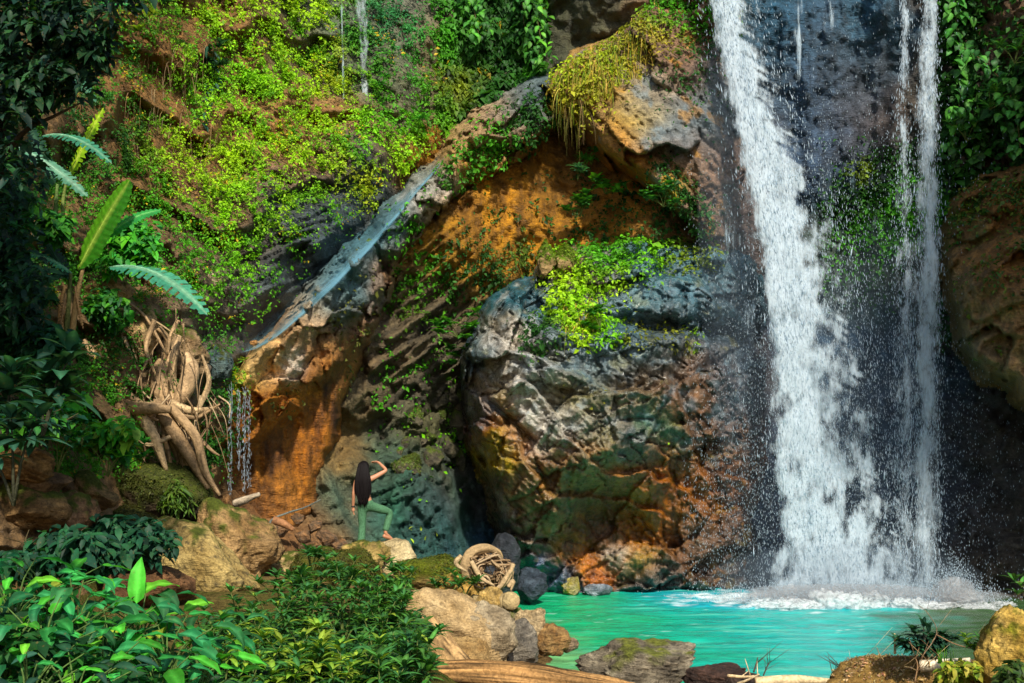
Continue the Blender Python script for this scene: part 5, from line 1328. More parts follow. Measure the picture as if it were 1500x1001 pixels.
cover('creeper_leaves', BOULDER, 60000, lambda x, y, W, N: np.clip(splat(x, y, BLD_D, (fbm(W * 1.2, 3, 661) * 9, fbm(W * 1.2, 3, 662) * 9))[:, 0] * 1.15 - .03, 0, 1), (670, 340, 1100, 700), .085, lambda x, y, W, r: splat(x, y, [(900, 365, 26, MG), (950, 355, 26, BG), (840, 430, 20, YG), (850, 450, 16, BG), (855, 475, 14, YG), (785, 495, 16, DG), (890, 490, 12, BG), (910, 420, 12, YG), (1000, 375, 20, (.12, .17, .01)), (930, 500, 14, (.16, .18, .01)), (820, 570, 20, (.2, .2, .02))]) * (1 + .33 * r.normal(0, 1, (len(x), 1))).clip(.3, 1.8), 665, lump=.22, lf=2.4)
# rock shoulder
SHD_D = [(870, 60, 26, 1), (830, 95, 18, 1), (860, 115, 20, .8), (810, 130, 12, .7), (895, 80, 18, .9), (920, 40, 20, .9), (950, 10, 20, .8), (900, 20, 26, .9), (800, 160, 8, .5), (860, 165, 9, .35), (930, 85, 12, .2), (985, 280, 12, .8), (1000, 310, 12, .7), (970, 245, 9, .5), (1000, 130, 20, .12), (930, 160, 26, .04), (1000, 220, 30, .03), (970, 160, 30, .03), (1010, 20, 20, .4), (905, 205, 10, .03), (985, 90, 18, .2)]
cover('moss_leaves', UPPER, 42000, lambda x, y, W, N: np.clip(splat(x, y, SHD_D, (fbm(W * 1.2, 3, 671) * 9, fbm(W * 1.2, 3, 672) * 9))[:, 0] * 1.15 - .03, 0, 1), (775, -60, 1080, 400), .08, lambda x, y, W, r: splat(x, y, [(870, 70, 26, (.26, .34, .010)), (850, 110, 20, (.30, .30, .015)), (900, 30, 26, (.16, .26, .012)), (830, 100, 14, YG), (985, 290, 20, DG), (1000, 130, 20, DG), (930, 60, 20, (.3, .24, .02)), (960, 0, 20, MG), (800, 150, 12, (.3, .2, .02))]) * (1 + .33 * r.normal(0, 1, (len(x), 1))).clip(.3, 1.8), 675, lump=.22, lf=2.4)
# waterfall wall greens and right recess
cover('moss_leaves', CLIFF, 26000, lambda x, y, W, N: np.clip(splat(x, y, [(1270, 280, 20, .7), (1262, 250, 8, .9), (1290, 320, 22, .7), (1310, 260, 16, .5), (1250, 400, 26, .12), (1230, 300, 12, .3), (1200, 200, 40, .02), (1390, 470, 14, .3), (1400, 400, 14, .3), (1200, 600, 80, .0)], (fbm(W * 1.2, 3, 681) * 10, fbm(W * 1.2, 3, 682) * 10))[:, 0], 0, 1), (1190, 200, 1420, 560), .085, lambda x, y, W, r: splat(x, y, [(1270, 280, 20, DG), (1262, 255, 9, (.16, .22, .01)), (1300, 320, 20, MG), (1390, 450, 30, DG)]) * (1 + .33 * r.normal(0, 1, (len(x), 1))).clip(.3, 1.8), 685, lump=.15)
cover('ivy_leaves', CLIFF, 15000, lambda x, y, W, N: np.clip(splat(x, y, [(1400, 60, 22, .95), (1410, 160, 22, .95), (1440, 200, 30, .8), (1400, 230, 18, .9), (1460, 60, 24, .1), (1490, 30, 26, .15), (1480, 150, 30, .6), (1500, 230, 30, .7), (1370, 100, 10, .2), (1600, 150, 60, .5)])[:, 0], 0, 1), (1375, -60, 1700, 280), .16, lambda x, y, W, r: pick([DG, (.03, .12, .012), (.012, .05, .008)], len(x), 3), 690, lump=.4, aspect=.7)

cover('moss_leaves', CLIFF, 26000, lambda x, y, W, N: np.clip(.5 + fbm(W * .7, 3, 698) * 1.2, 0, 1), (-500, -350, -100, 720), .2, lambda x, y, W, r: pick([DG, MG, (.03, .12, .012)], len(x), 7), 699, lump=.3)
cover('moss_leaves', RIGHTR, 14000, lambda x, y, W, N: np.clip(sstep(.0, .4, fbm(W * .9, 3, 691)) * .8 * sstep(470, 360, y) + .9 * sstep(345, 285, y + (x - 1440) * .18) + .25 * sstep(.25, .4, fbm(W * 1.6, 3, 692)), 0, 1), (1385, 240, 1700, 580), .09, lambda x, y, W, r: pick([DG, (.05, .10, .012), (.10, .13, .012)], len(x), 6), 695, lump=.1)
# dry yellow grass trailing over the rock shoulder
def blades(name, label, cat, roots, L, col, seed, w=.012, parent=None, hang=1.0, kind=None):
    r = np.random.default_rng(seed)
    n = len(roots); k = 5
    roots = np.array(roots)
    out = np.stack([r.normal(0, .45, n), -.35 - .3 * r.random(n), .35 * r.random(n)], 1)
    Ls = L * r.uniform(.5, 1.2, n)
    V = []; t = np.linspace(0, 1, k)
    sd = np.stack([np.cos(r.uniform(0, PI, n)), np.sin(r.uniform(0, PI, n)) * .5, np.zeros(n)], 1)
    for i in range(k):
        c = roots + out * (Ls * t[i] * .6)[:, None] * (1 - .4 * t[i]) + np.array((0, 0, -1)) * (Ls * t[i] ** 1.6 * hang)[:, None]
        ww = w * (1 - t[i] * .85)
        V.append(c - sd * ww); V.append(c + sd * ww)
    V = np.stack(V, 1).reshape(-1, 3)
    b = np.arange(n)[:, None] * 2 * k
    Fc = np.concatenate([b + np.array((2 * i, 2 * i + 1, 2 * i + 3, 2 * i + 2)) for i in range(k - 1)], 0)
    cc = np.repeat(pick(col, n, seed + 1, .2), 2 * k, 0)
    o = link(name, mesh_np(name, V, Fc, M_TINY, cc), parent)
    return tag(o, label, cat, kind=kind)
def roots_on(sheet, n, region, seed, dens=None):
    x, y, W, N = sample(sheet, n, dens or (lambda x, y, W, N: np.ones(len(x))), region, seed)
    return W + N * .12
YEL = [(.46, .30, .03), (.36, .27, .03), (.52, .38, .07), (.24, .24, .02)]
blades('hanging_grass', 'yellow dry grass trailing over the upper rock shoulder', 'grass', np.vstack([roots_on(UPPER, 420, (812, 50, 945, 120), 1), roots_on(UPPER, 240, (840, 80, 905, 135), 2), roots_on(UPPER, 220, (880, -20, 970, 70), 3), roots_on(UPPER, 130, (790, 95, 850, 165), 4)]), .55, YEL + [(.14, .24, .012), (.20, .28, .015)], 5, w=.009)
blades('hanging_grass', 'tuft of yellow grass drooping down the face of the great boulder', 'grass', roots_on(BOULDER, 260, (822, 440, 872, 490), 7), .55, YEL + [BG], 8, w=.010)
blades('hanging_rootlets', 'brown dry rootlets hanging on the bare soil of the left hillside', 'roots', roots_on(CLIFF, 320, (180, 60, 330, 260), 9), 1.0, [(.22, .14, .06), (.3, .2, .09), (.14, .09, .04)], 10, w=.008, hang=1.1)
blades('hanging_rootlets', 'fine dangling rootlets under the rock shoulder above the dark recess', 'roots', roots_on(UPPER, 60, (815, 140, 860, 185), 11), .9, [(.3, .2, .08), (.2, .2, .03)], 12, w=.007, hang=1.2)

# ---------------------------------------------------------------- leaves as meshes
def leaf_mesh(name, L, W, ns=6, droop=.5, fold=.25, col=(.06, .16, .02), rib=None, shape='lance', twist=0, tear=0, wav=0, seed=0, half=1):
    r = random.Random(seed)
    rib = rib or tuple(min(1, c * 1.7 + .02) for c in col)
    V, Cc, Fc = [], [], []
    y = z = 0.0; ang = droop * .35
    ds = L / ns
    m = 2 * half + 1
    for i in range(ns + 1):
        t = i / ns
        if shape == 'lance': w = W / 2 * max(math.sin(PI * min(1, t ** .8)), 0) ** .9
        elif shape == 'oval': w = W / 2 * max(math.sin(PI * t ** .72), 0) ** .65
        else: w = W / 2 * (min(1, t * 7) ** .6) * (1 - max(0, (t - .72) / .28) ** 2) ** .5 if t < 1 else 0
        w = max(w, .004 * L)
        for j in range(-half, half + 1):
            s = j / half
            ww = w
            if tear and abs(s) == 1: ww = w * (1 - tear * r.random())
            V.append((s * ww, y, z + abs(s) * ww * fold + wav * W * math.sin(i * 2.1 + j) * abs(s) * .3))
            f = 1 + .12 * r.uniform(-1, 1)
            Cc.append(tuple(c * f for c in (rib if j == 0 else col)))
        y += math.cos(ang) * ds; z += math.sin(ang) * ds
        ang -= droop * 1.6 / ns
    for i in range(ns):
        for j in range(m - 1):
            a = i * m + j
            Fc.append((a, a + 1, a + m + 1, a + m))
    me = bpy.data.meshes.new(name)
    me.from_pydata(V, [], Fc)
    me.polygons.foreach_set('use_smooth', np.ones(len(Fc), bool))
    a = me.attributes.new('tint', 'FLOAT_COLOR', 'POINT')
    a.data.foreach_set('color', np.array([(*c, 1) for c in Cc], np.float32).ravel())
    me.materials.append(M_LEAF)
    return me

def place(mesh, parent, base, d, n, s=1.0, name='leaf'):
    """a leaf whose midrib points along d and whose upper face looks along n; base is in world space"""
    d = Vector(d).normalized(); n = Vector(n); x = d.cross(n)
    if x.length < 1e-4: x = d.orthogonal()
    x.normalize(); n = x.cross(d)
    M = Matrix((x, d, n)).transposed().to_4x4()
    o = link(name, mesh, parent)
    o.matrix_basis = Matrix.Translation(Vector(base) - parent.location) @ M @ Matrix.Scale(s, 4)
    return o

R = random.Random(77)
def rv(a, b): return R.uniform(a, b)

GREENS = {
 'broad': [leaf_mesh('leaf', 1, .42, 7, d, .18, c, None, 'oval', wav=.25, tear=.12, seed=i, half=2) for i, (d, c) in enumerate(((.5, (.025, .25, .04)), (.9, (.02, .20, .05)), (.3, (.05, .32, .02)), (1.1, (.015, .15, .045)), (.7, (.10, .34, .015)), (1.3, (.02, .12, .03))))],
 'lime': [leaf_mesh('leaf', 1, .40, 7, d, .2, c, None, 'oval', wav=.12, seed=i + 9, half=2) for i, (d, c) in enumerate(((.6, (.24, .36, .015)), (.9, (.30, .38, .03))))],
 'dark': [leaf_mesh('leaf', 1, .34, 6, d, .2, c, None, 'oval', seed=i + 19) for i, (d, c) in enumerate(((.5, (.010, .055, .030)), (.9, (.008, .045, .022)), (.7, (.014, .075, .03))))],
 'lance': [leaf_mesh('leaf', 1, .27, 5, d, .28, c, None, 'lance', seed=i + 29) for i, (d, c) in enumerate(((.5, (.028, .125, .022)), (.9, (.020, .095, .022)), (.3, (.045, .165, .020)), (.8, (.035, .115, .012))))],
 'lance_lime': [leaf_mesh('leaf', 1, .3, 5, d, .28, c, None, 'lance', seed=i + 39) for i, (d, c) in enumerate(((.5, (.20, .28, .02)), (.8, (.14, .25, .015))))],
 'vine': [leaf_mesh('leaf', 1, .55, 5, d, .2, c, None, 'lance', seed=i + 49) for i, (d, c) in enumerate(((.7, (.045, .20, .010)), (1.0, (.03, .15, .012)), (.5, (.075, .26, .010)), (1.1, (.02, .10, .012))))],
 'vine_dark': [leaf_mesh('leaf', 1, .62, 5, d, .2, c, None, 'lance', seed=i + 59) for i, (d, c) in enumerate(((.7, (.022, .13, .010)), (1.0, (.014, .085, .010)), (.6, (.04, .17, .010))))],
 'fern': [leaf_mesh('leaf', 1, .16, 6, d, .2, c, None, 'lance', seed=i + 69) for i, (d, c) in enumerate(((.9, (.03, .19, .02)), (1.3, (.045, .22, .02))))],
 'grey': [leaf_mesh('leaf', 1, .30, 5, d, .2, c, None, 'lance', seed=i + 79) for i, (d, c) in enumerate(((.6, (.05, .17, .09)), (.9, (.03, .12, .06))))],
}

def rosette_plant(name, label, cat, group, base, stems, kind, leafL, whorls=3, per=7, lean=None, stemcol=(.10, .13, .03), open_=.9, kind2=None, p2=.0, face=None):
    """stems: list of (dx, dy, height); each carries whorls of leaves towards its top"""
    root = empty(name, base); tag(root, label, cat, group)
    mb = MB()
    for (dx, dy, h) in stems:
        b0 = Vector(base); top = b0 + Vector((dx, dy, h))
        mid = (b0 + top) / 2 + Vector((dx * -.1, dy * -.1, h * .06))
        c = curve([b0 - Vector((0, 0, .05)), mid, top], 6)
        mb.tube(c, [.012, .009, .005], stemcol, seg=5)
        axis = (top - mid).normalized()
        for w in range(whorls):
            t = 1 - w * .17
            p = c[0].lerp(c[-1], 0) if False else b0.lerp(top, t) + (mid - (b0 + top) / 2) * (4 * t * (1 - t))
            a0 = rv(0, 6.28)
            for k in range(per):
                a = a0 + k * 2 * PI / per + rv(-.25, .25)
                out = Vector((math.cos(a), math.sin(a), 0))
                el = open_ * (.75 - .35 * w) + rv(-.2, .2)
                d = out * math.cos(el) + Vector((0, 0, math.sin(el)))
                n = Vector((0, 0, 1)) * math.cos(el) - out * math.sin(el) + Vector((rv(-.2, .2), rv(-.2, .2), 0))
                ms = GREENS[kind2] if kind2 and R.random() < p2 else GREENS[kind]
                place(R.choice(ms), root, p, d, n, leafL * rv(.65, 1.15) * (.75 + .1 * w))
    link('stem', mb.mesh('stem', M_STEM, off=root.location), root)
    return root

def broad_plant(label, group, base, n, leafL, height, kind, spread=.35, lime=.0, name='broadleaf_plant', cat='plant', bias=(0, -.25, 0)):
    root = empty(name, base); tag(root, label, cat, group)
    mb = MB()
    for k in range(n):
        a = k * 2.4 + rv(-.3, .3)
        rad = spread * math.sqrt((k + .5) / n) * rv(.7, 1.2)
        h = height * rv(.55, 1.05) * (1 - .25 * rad / spread)
        out = Vector((math.cos(a), math.sin(a), 0))
        tip = Vector(base) + out * rad + Vector((0, 0, h))
        mb.tube(curve([Vector(base) + out * .02, Vector(base) + out * rad * .35 + Vector((0, 0, h * .65)), tip], 6), [.009, .006, .004], (.08, .14, .03), seg=5)
        d = out + Vector(bias) * .8 + Vector((0, 0, rv(-.35, .45)))
        nn = Vector((0, 0, 1)) + Vector((rv(-.3, .3), rv(-.6, .1), 0))
        ms = GREENS['lime'] if R.random() < lime else GREENS[kind]
        place(R.choice(ms), root, tip, d, nn, leafL * rv(.6, 1.15))
    link('stem', mb.mesh('stem', M_STEM, off=root.location), root)
    return root

def vine(label, group, sheet, path, n, leafL, kind, width=14, name='creeper', cat='creeper', off=.25, seed=0):
    base = on(sheet, *path[0], off)
    root = empty(name, base); tag(root, label, cat, group)
    c = curve([on(sheet, x, y, off) for x, y in path], 16)
    mb = MB(); mb.tube(c, [.012, .008], (.10, .08, .03), seg=5)
    link('stem', mb.mesh('stem', M_STEM, off=base), root)
    for k in range(n):
        t = R.random()
        u = t * 15; i = min(int(u), 14)
        p = c[i].lerp(c[i + 1], u - i)
        k_ = p.y / F
        p = p + Vector((rv(-1, 1) * width * k_, rv(-.22, .05), rv(-.1, .1)))
        d = Vector((rv(-.8, .8), rv(-.6, 0), -rv(.3, 1)))
        place(R.choice(GREENS[kind]), root, p, d, Vector((rv(-.4, .4), -.6, .8)), leafL * rv(.6, 1.2))
    return root

# creepers with larger leaves
vine('bright creeper hanging in the dark hollow at the top centre', None, CLIFF, [(690, -30), (694, 10), (702, 55)], 60, .24, 'vine', 22, off=.7)
vine('bright creeper strand with big leaves left of the yellow grass', None, CLIFF, [(782, -40), (784, 10), (792, 60), (786, 92)], 80, .24, 'vine', 20, off=.9)
vine('short leafy creeper at the top between the two long ones', None, CLIFF, [(760, -40), (764, -5), (768, 40)], 40, .2, 'vine_dark', 14, off=.6)
vine('tall creeper draping the cliff right of the thin waterfall', None, CLIFF, [(1396, -40), (1402, 40), (1412, 100), (1404, 160), (1396, 225)], 130, .30, 'vine_dark', 20, off=.5)
vine('creeper branch reaching right below the tall creeper', None, CLIFF, [(1412, 70), (1440, 90), (1462, 112), (1480, 130)], 60, .26, 'vine_dark', 18, off=.7)
vine('dark leafy creeper at the upper right edge', None, CLIFF, [(1480, 140), (1490, 180), (1496, 230)], 50, .24, 'vine_dark', 26, off=.8)
vine('thin dark creeper hanging on the bare soil at the upper left', None, CLIFF, [(312, 70), (314, 110), (306, 150), (300, 180)], 34, .24, 'dark', 10, off=.4)

# shrubs and tufts on the rock faces
def cliff_shrub(label, sheet, px, py, L, n, kind, size, cat='shrub', name='cliff_shrub', off=.25, per=8):
    b = on(sheet, px, py, off)
    stems = [(rv(-1, 1) * size, -rv(.15, .6) * size, rv(-.2, 1) * size) for _ in range(n)]
    return rosette_plant(name, label, cat, None, b, stems, kind, L, 2, per)
cliff_shrub('bright green shrub growing at the left edge of the great boulder', CLIFF, 672, 492, .34, 8, 'vine', .5, off=1.4)
cliff_shrub('dark green shrub just below the bright one beside the great boulder', CLIFF, 668, 530, .28, 4, 'vine_dark', .4, off=1.0)
cliff_shrub('palm-like tuft in the dark recess under the rock shoulder', CLIFF, 868, 236, .42, 3, 'fern', .25, off=1.2, per=11)
cliff_shrub('pale tuft with bare stems on the recess wall', CLIFF, 846, 262, .36, 2, 'grey', .3, off=1.2, per=9)
cliff_shrub('leafy shrub in the middle of the recess wall', CLIFF, 886, 280, .32, 6, 'vine', .45, off=1.0)
cliff_shrub('dark shrub low on the recess wall', CLIFF, 850, 315, .3, 5, 'vine_dark', .45, off=.8)
cliff_shrub('green shrub under the right end of the rock shoulder', CLIFF, 972, 300, .3, 6, 'vine_dark', .5, off=2.2)
cliff_shrub('narrow-leaved tuft hanging on the creeper wall above the chute', CLIFF, 626, 176, .42, 1, 'fern', .15, off=.7, per=12)
cliff_shrub('small long-leaved tuft on the creeper wall below the cascade', CLIFF, 552, 130, .34, 1, 'fern', .15, off=.6, per=9)
cliff_shrub('second small long-leaved tuft right of the first below the cascade', CLIFF, 568, 122, .32, 1, 'fern', .15, off=.6, per=8)
cliff_shrub('little tuft growing on top of the rock ridge', RIDGE, 726, 166, .28, 1, 'fern', .1, off=.3, per=9)
cliff_shrub('leafy sprig on the great boulder above the hanging grass', BOULDER, 880, 480, .26, 5, 'vine', .4, off=.2)
cliff_shrub('narrow-leaved shrub jutting from the right cliff', CLIFF, 1450, 158, .32, 6, 'lance', .55, off=1.2)
cliff_shrub('dark narrow-leaved shrub below the creeper on the right cliff', CLIFF, 1416, 205, .3, 5, 'lance', .5, off=.8)
cliff_shrub('pointed-leaved shrub at the upper right edge', CLIFF, 1486, 90, .34, 5, 'lance', .5, off=1.0)
cliff_shrub('small leafy plant beside the chute end', RIDGE, 344, 536, .2, 3, 'lance_lime', .25, off=.4)
cliff_shrub('dark leafy plant on the upper left hillside', CLIFF, 305, 100, .3, 5, 'dark', .5, off=.4)
cliff_shrub('broad dark leaves sprouting at the top of the hillside', CLIFF, 236, 20, .34, 7, 'dark', .7, off=.6)
cliff_shrub('yellowing leafy sprig on the bare soil of the hillside', CLIFF, 196, 40, .26, 4, 'lance_lime', .5, off=.5)
# ---------------------------------------------------------------- banana plants on the left
def strip_leaf(a, b, W, nrm, bow, cols, ns=48, tear=.0, seed=0, name='leaf', taper=.75, fold=.15):
    """one long banana leaf from a to b"""
    r = random.Random(seed)
    a, b = Vector(a), Vector(b)
    d = (b - a); L = d.length; d.normalize()
    n = Vector(nrm); n = (n - d * n.dot(d)).normalized(); x = d.cross(n)
    V, Cc, Fc = [], [], []
    half = 3; m = 2 * half + 1
    for i in range(ns + 1):
        t = i / ns
        w = W / 2 * (min(1, t * 5) ** .7) * (max(0, 1 - max(0, (t - .5) / .5) ** 2.2)) ** .55
        w = max(w, .006)
        c = a + d * (L * t) + n * (bow * L * 4 * t * (1 - t))
        for j in range(-half, half + 1):
            s = j / half
            ww = w * (1 - (tear * r.random() if abs(j) == half else 0))
            V.append(tuple(c + x * (s * ww) + n * (-abs(s) * ww * fold + .012 * math.sin(i * 1.9) * abs(s)) + d * (abs(s) * ww * .25)))
            f = 1 + .10 * math.sin(i * 2.6 + j) + r.uniform(-.06, .06)
            cc = cols[1] if j == 0 else (cols[0] if j < 0 else cols[2])
            Cc.append(tuple(q * f for q in cc))
    for i in range(ns):
        for j in range(m - 1):
            if tear >= .15 and i % 3 == 2 and i > 3 and j in (0, 1, m - 3, m - 2) and (j in (0, m - 2) or r.random() < .6): continue
            if tear > .2 and r.random() < .35 * tear and (j == 0 or j == m - 2) and i > 2: continue
            k = i * m + j
            Fc.append((k, k + 1, k + m + 1, k + m))
    me = bpy.data.meshes.new(name)
    me.from_pydata(V, [], Fc)
    me.polygons.foreach_set('use_smooth', np.ones(len(Fc), bool))
    at = me.attributes.new('tint', 'FLOAT_COLOR', 'POINT')
    at.data.foreach_set('color', np.array([(*c, 1) for c in Cc], np.float32).ravel())
    me.materials.append(M_LEAF)
    return me

def banana(label, base, stalks, leaves):
    root = empty('banana_plant', base); tag(root, label, 'banana plant')
    mb = MB()
    for pts, r0, c in stalks:
        mb.tube(curve(pts, 12), [r0, r0 * .8, r0 * .5], c, seg=9, rough=.08)
    link('stem', mb.mesh('stem', M_STEM, off=root.location), root)
    for k, (a, b, W, nrm, bow, cols, tear) in enumerate(leaves):
        me = strip_leaf(Vector(a), Vector(b), W, nrm, bow, cols, tear=tear, seed=k + len(leaves) * 3)
        o = link('leaf', me, root); o.location = -root.location
        a_, b_v = Vector(a), Vector(b); d_ = b_v - a_; n_v = Vector(nrm); n_v = (n_v - d_.normalized() * n_v.dot(d_.normalized())).normalized()
        mr = MB(); mr.tube([a_ + d_ * (q / 11 * .97) + n_v * (bow * d_.length * 4 * (q / 11) * (1 - q / 11) - .004) for q in range(12)], [.016, .010, .003], cols[1], seg=5)
        link('midrib', mr.mesh('midrib', M_STEM), o)
    return root
G1 = ((.09, .30, .008), (.28, .42, .05), (.035, .19, .008)); G2 = ((.03, .26, .05), (.12, .36, .10), (.02, .2, .04)); G3 = ((.06, .30, .17), (.20, .42, .25), (.04, .23, .13)); G4 = ((.26, .42, .01), (.4, .5, .05), (.2, .36, .01))
GD = ((.012, .06, .03), (.03, .09, .04), (.010, .045, .022))
banana('banana plant with a tall upright bright leaf above the tree roots', P(112, 500, 17.6),
       [([P(104, 505, 17.6), P(112, 440, 17.6), P(122, 392, 17.6)], .05, (.20, .13, .05)), ([P(96, 505, 17.7), P(100, 450, 17.7), P(104, 400, 17.6)], .045, (.12, .14, .04)), ([P(92, 505, 17.5), P(88, 460, 17.5), P(94, 420, 17.5)], .05, (.30, .17, .06))],
       [(P(114, 396, 17.6), P(190, 264, 17.4), .52, (-.5, -.7, .15), .02, G1, .03), (P(150, 352, 17.7), P(236, 308, 17.9), .30, (-.1, -.6, .8), .10, G2, .02), (P(160, 392, 17.5), P(304, 462, 16.8), .46, (.25, -.55, .8), .14, G3, .16),
        (P(104, 400, 17.5), P(30, 372, 17.2), .3, (0, -.5, .8), .12, G3, .5), (P(100, 410, 17.6), P(50, 330, 17.8), .3, (.5, -.7, .3), .05, GD, .2), (P(100, 400, 17.7), P(60, 420, 17.2), .26, (0, -.6, .7), .1, GD, .3), (P(110, 420, 17.4), P(122, 482, 17.3), .07, (0, -1, .1), .05, ((.16, .09, .03), (.2, .12, .05), (.12, .07, .025)), .3), (P(96, 430, 17.3), P(86, 500, 17.2), .08, (.3, -1, .1), .05, ((.16, .09, .03), (.2, .12, .05), (.12, .07, .025)), .3)])
banana('banana plant with ragged pale leaves at the upper left', P(80, 330, 18.4),
       [([P(80, 335, 18.4), P(82, 300, 18.4), P(84, 270, 18.4)], .04, (.10, .16, .04)), ([P(94, 335, 18.3), P(92, 300, 18.4), P(98, 260, 18.4)], .035, (.14, .18, .04))],
       [(P(100, 262, 18.4), P(152, 158, 18.2), .34, (-.5, -.7, .2), .02, G4, .28), (P(62, 200, 18.2), P(164, 240, 17.6), .28, (0, -.5, .85), .12, G3, .25), (P(26, 216, 18.0), P(128, 288, 17.6), .34, (.1, -.6, .75), .06, ((.12, .32, .2), (.24, .42, .28), (.08, .25, .15)), .55), (P(80, 270, 18.5), P(40, 180, 18.6), .3, (.6, -.7, .2), .04, GD, .3), (P(70, 90, 18), P(140, 150, 17.6), .26, (0, -.5, .8), .1, ((.03, .13, .07), (.07, .18, .1), (.02, .1, .05)), .4), (P(40, 180, 18.2), P(10, 90, 18.2), .3, (.6, -.6, .2), .04, GD, .4)])
banana('single pale banana leaf jutting in at the top left', P(90, 30, 17.5), [([P(90, 30, 17.5), P(104, 18, 17.5), P(116, 14, 17.5)], .02, (.08, .12, .05))],
       [(P(116, 16, 17.5), P(196, 6, 17.2), .18, (0, -.7, .6), .06, G2, .2), (P(110, 18, 17.5), P(60, -20, 17.4), .22, (0, -.7, .6), .06, GD, .2)])

# ---------------------------------------------------------------- dark overhanging trees at the top left
def crown_cloud(name, parent, boxes, n, size, cols, seed, aspect=.42, mat=None):
    r = np.random.default_rng(seed)
    ps = []
    tot = sum(b[6] for b in boxes)
    for (x, y, D, rx, ry, rd, wgt) in boxes:
        k = int(n * wgt / tot)
        g = r.normal(0, 1, (k, 3)); g /= np.linalg.norm(g, axis=1)[:, None]; g *= (r.random(k) ** .45)[:, None]
        px, py, dd = x + g[:, 0] * rx, y + g[:, 1] * ry, D + g[:, 2] * rd
        ps.append(np.stack([(px - 750) / F * dd, dd, H + (HY - py) / F * dd], 1))
    W = np.vstack(ps)
    f = fbm(W * 2.4, 3, seed + 2)
    W = W[f > -.22]
    N = np.tile(np.array((0, -.5, .8)), (len(W), 1))
    s = size * r.lognormal(0, .3, len(W))
    me = leaf_cloud(name, W - np.array(tuple(parent.location)), N, s, pick(cols, len(W), seed + 1, .3), M_TINY, aspect=aspect, droop=.7, seed=seed + 3, shape6=True)
    o = link(name, me, parent); o['kind'] = 'stuff'
    return o
DK = [(.008, .034, .016), (.012, .05, .018), (.018, .07, .02), (.006, .028, .018)]
t1 = empty('jungle_tree', P(6, 560, 12.5)); tag(t1, 'dark overhanging jungle tree at the left edge', 'tree')
mb = MB()
mb.tube(curve([P(-34, 600, 12.5), P(-26, 420, 12.5), P(-12, 260, 12.5), P(12, 120, 12.4), P(10, -120, 12.3)], 24), [.08, .07, .055, .045, .04], (.03, .022, .014), seg=12, rough=.15, seed=1, streak=.4)
link('trunk', mb.mesh('trunk', M_WOOD, off=t1.location), t1)
for k, pts in enumerate(([(16, 160), (50, 110), (100, 70), (150, 20)], [(12, 220), (40, 190), (80, 170), (120, 150)], [(14, 120), (60, 60), (90, -10)], [(10, 260), (-30, 210), (-70, 180)])):
    mb = MB(); mb.tube(curve([P(x, y, 12.4 - .15 * j) for j, (x, y) in enumerate(pts)], 12), [.035, .02, .008], (.05, .035, .02), seg=6, rough=.1)
    link('branch', mb.mesh('branch', M_WOOD, off=t1.location), t1)
crown_cloud('crown', t1, [(30, 30, 12.2, 90, 70, .7, 3), (110, 20, 12.0, 80, 50, .6, 2.2), (20, 130, 12.2, 60, 60, .6, 2), (90, 110, 12.0, 60, 40, .5, 1.4), (-80, 80, 12.2, 100, 140, .7, 3), (0, -90, 12.2, 180, 90, .7, 3), (130, 70, 12, 40, 26, .4, .7), (6, 230, 12.3, 40, 50, .4, .8), (180, -10, 12, 50, 40, .5, .8)], 5200, .13, DK, 701)
t2 = empty('jungle_tree', P(-190, 560, 15)); tag(t2, 'dark leafy tree further back at the left edge', 'tree')
mb = MB(); mb.tube(curve([P(-90, 620, 14.6), P(-70, 400, 14.6), P(-50, 200, 14.6), P(-30, 0, 14.6)], 16), [.10, .08, .06, .04], (.06, .045, .025), seg=10, rough=.15, seed=2, streak=.4)
link('trunk', mb.mesh('trunk', M_WOOD, off=t2.location), t2)
crown_cloud('crown', t2, [(-10, 330, 14.6, 70, 60, .6, 1.6), (10, 250, 14.8, 70, 60, .6, 1.6), (-120, 250, 14.6, 100, 200, .8, 3), (20, 420, 14.4, 60, 60, .5, 1.4)], 2600, .13, DK + [(.02, .10, .03)], 711)

# ---------------------------------------------------------------- undergrowth on the left bank
def bush(label, px, py, D, w, h, n, size, cols, seed, cat='bush', name='leafy_bush', group=None, aspect=.5):
    root = empty(name, P(px, py + h * .45, D)); tag(root, label, cat, group)
    mb = MB()
    for k in range(5):
        mb.tube(curve([root.location, P(px + rv(-.3, .3) * w, py, D), P(px + rv(-.45, .45) * w, py - rv(.1, .4) * h, D + rv(-.2, .2))], 7), [.014, .008, .004], (.09, .07, .03), seg=5)
    link('stem', mb.mesh('stem', M_WOOD, off=root.location), root)
    r = np.random.default_rng(seed)
    boxes = [(px + r.uniform(-.28, .28) * w, py + r.uniform(-.25, .3) * h, D + r.uniform(-.2, .2), w * r.uniform(.2, .36), h * r.uniform(.2, .36), .35, 1) for _ in range(6)]
    crown_cloud('foliage', root, boxes, n, size, cols, seed, aspect)
    return root
MID = [(.02, .13, .02), (.035, .19, .015), (.06, .24, .012), (.015, .09, .02)]
LOD = [(.012, .07, .03), (.02, .10, .035), (.008, .05, .025)]
BRT = [(.05, .30, .02), (.08, .34, .012), (.03, .22, .03)]
bush('leafy bush behind the tall banana leaf', 190, 360, 19.8, 110, 110, 1500, .14, BRT, 801)
bush('green climber spilling over the tan boulder', 150, 460, 19.6, 90, 80, 1100, .12, MID, 802)
bush('bright leafy patch under the banana plant', 74, 600, 16.6, 110, 80, 1000, .15, BRT, 803)
bush('pale green weeds at the foot of the stump', 150, 645, 16.9, 110, 60, 1000, .13, BRT + [(.14, .28, .02)], 804)
bush('dark bush in front of the banana stems', 40, 480, 15.2, 150, 120, 1500, .14, LOD + [(.02, .12, .03)], 805)
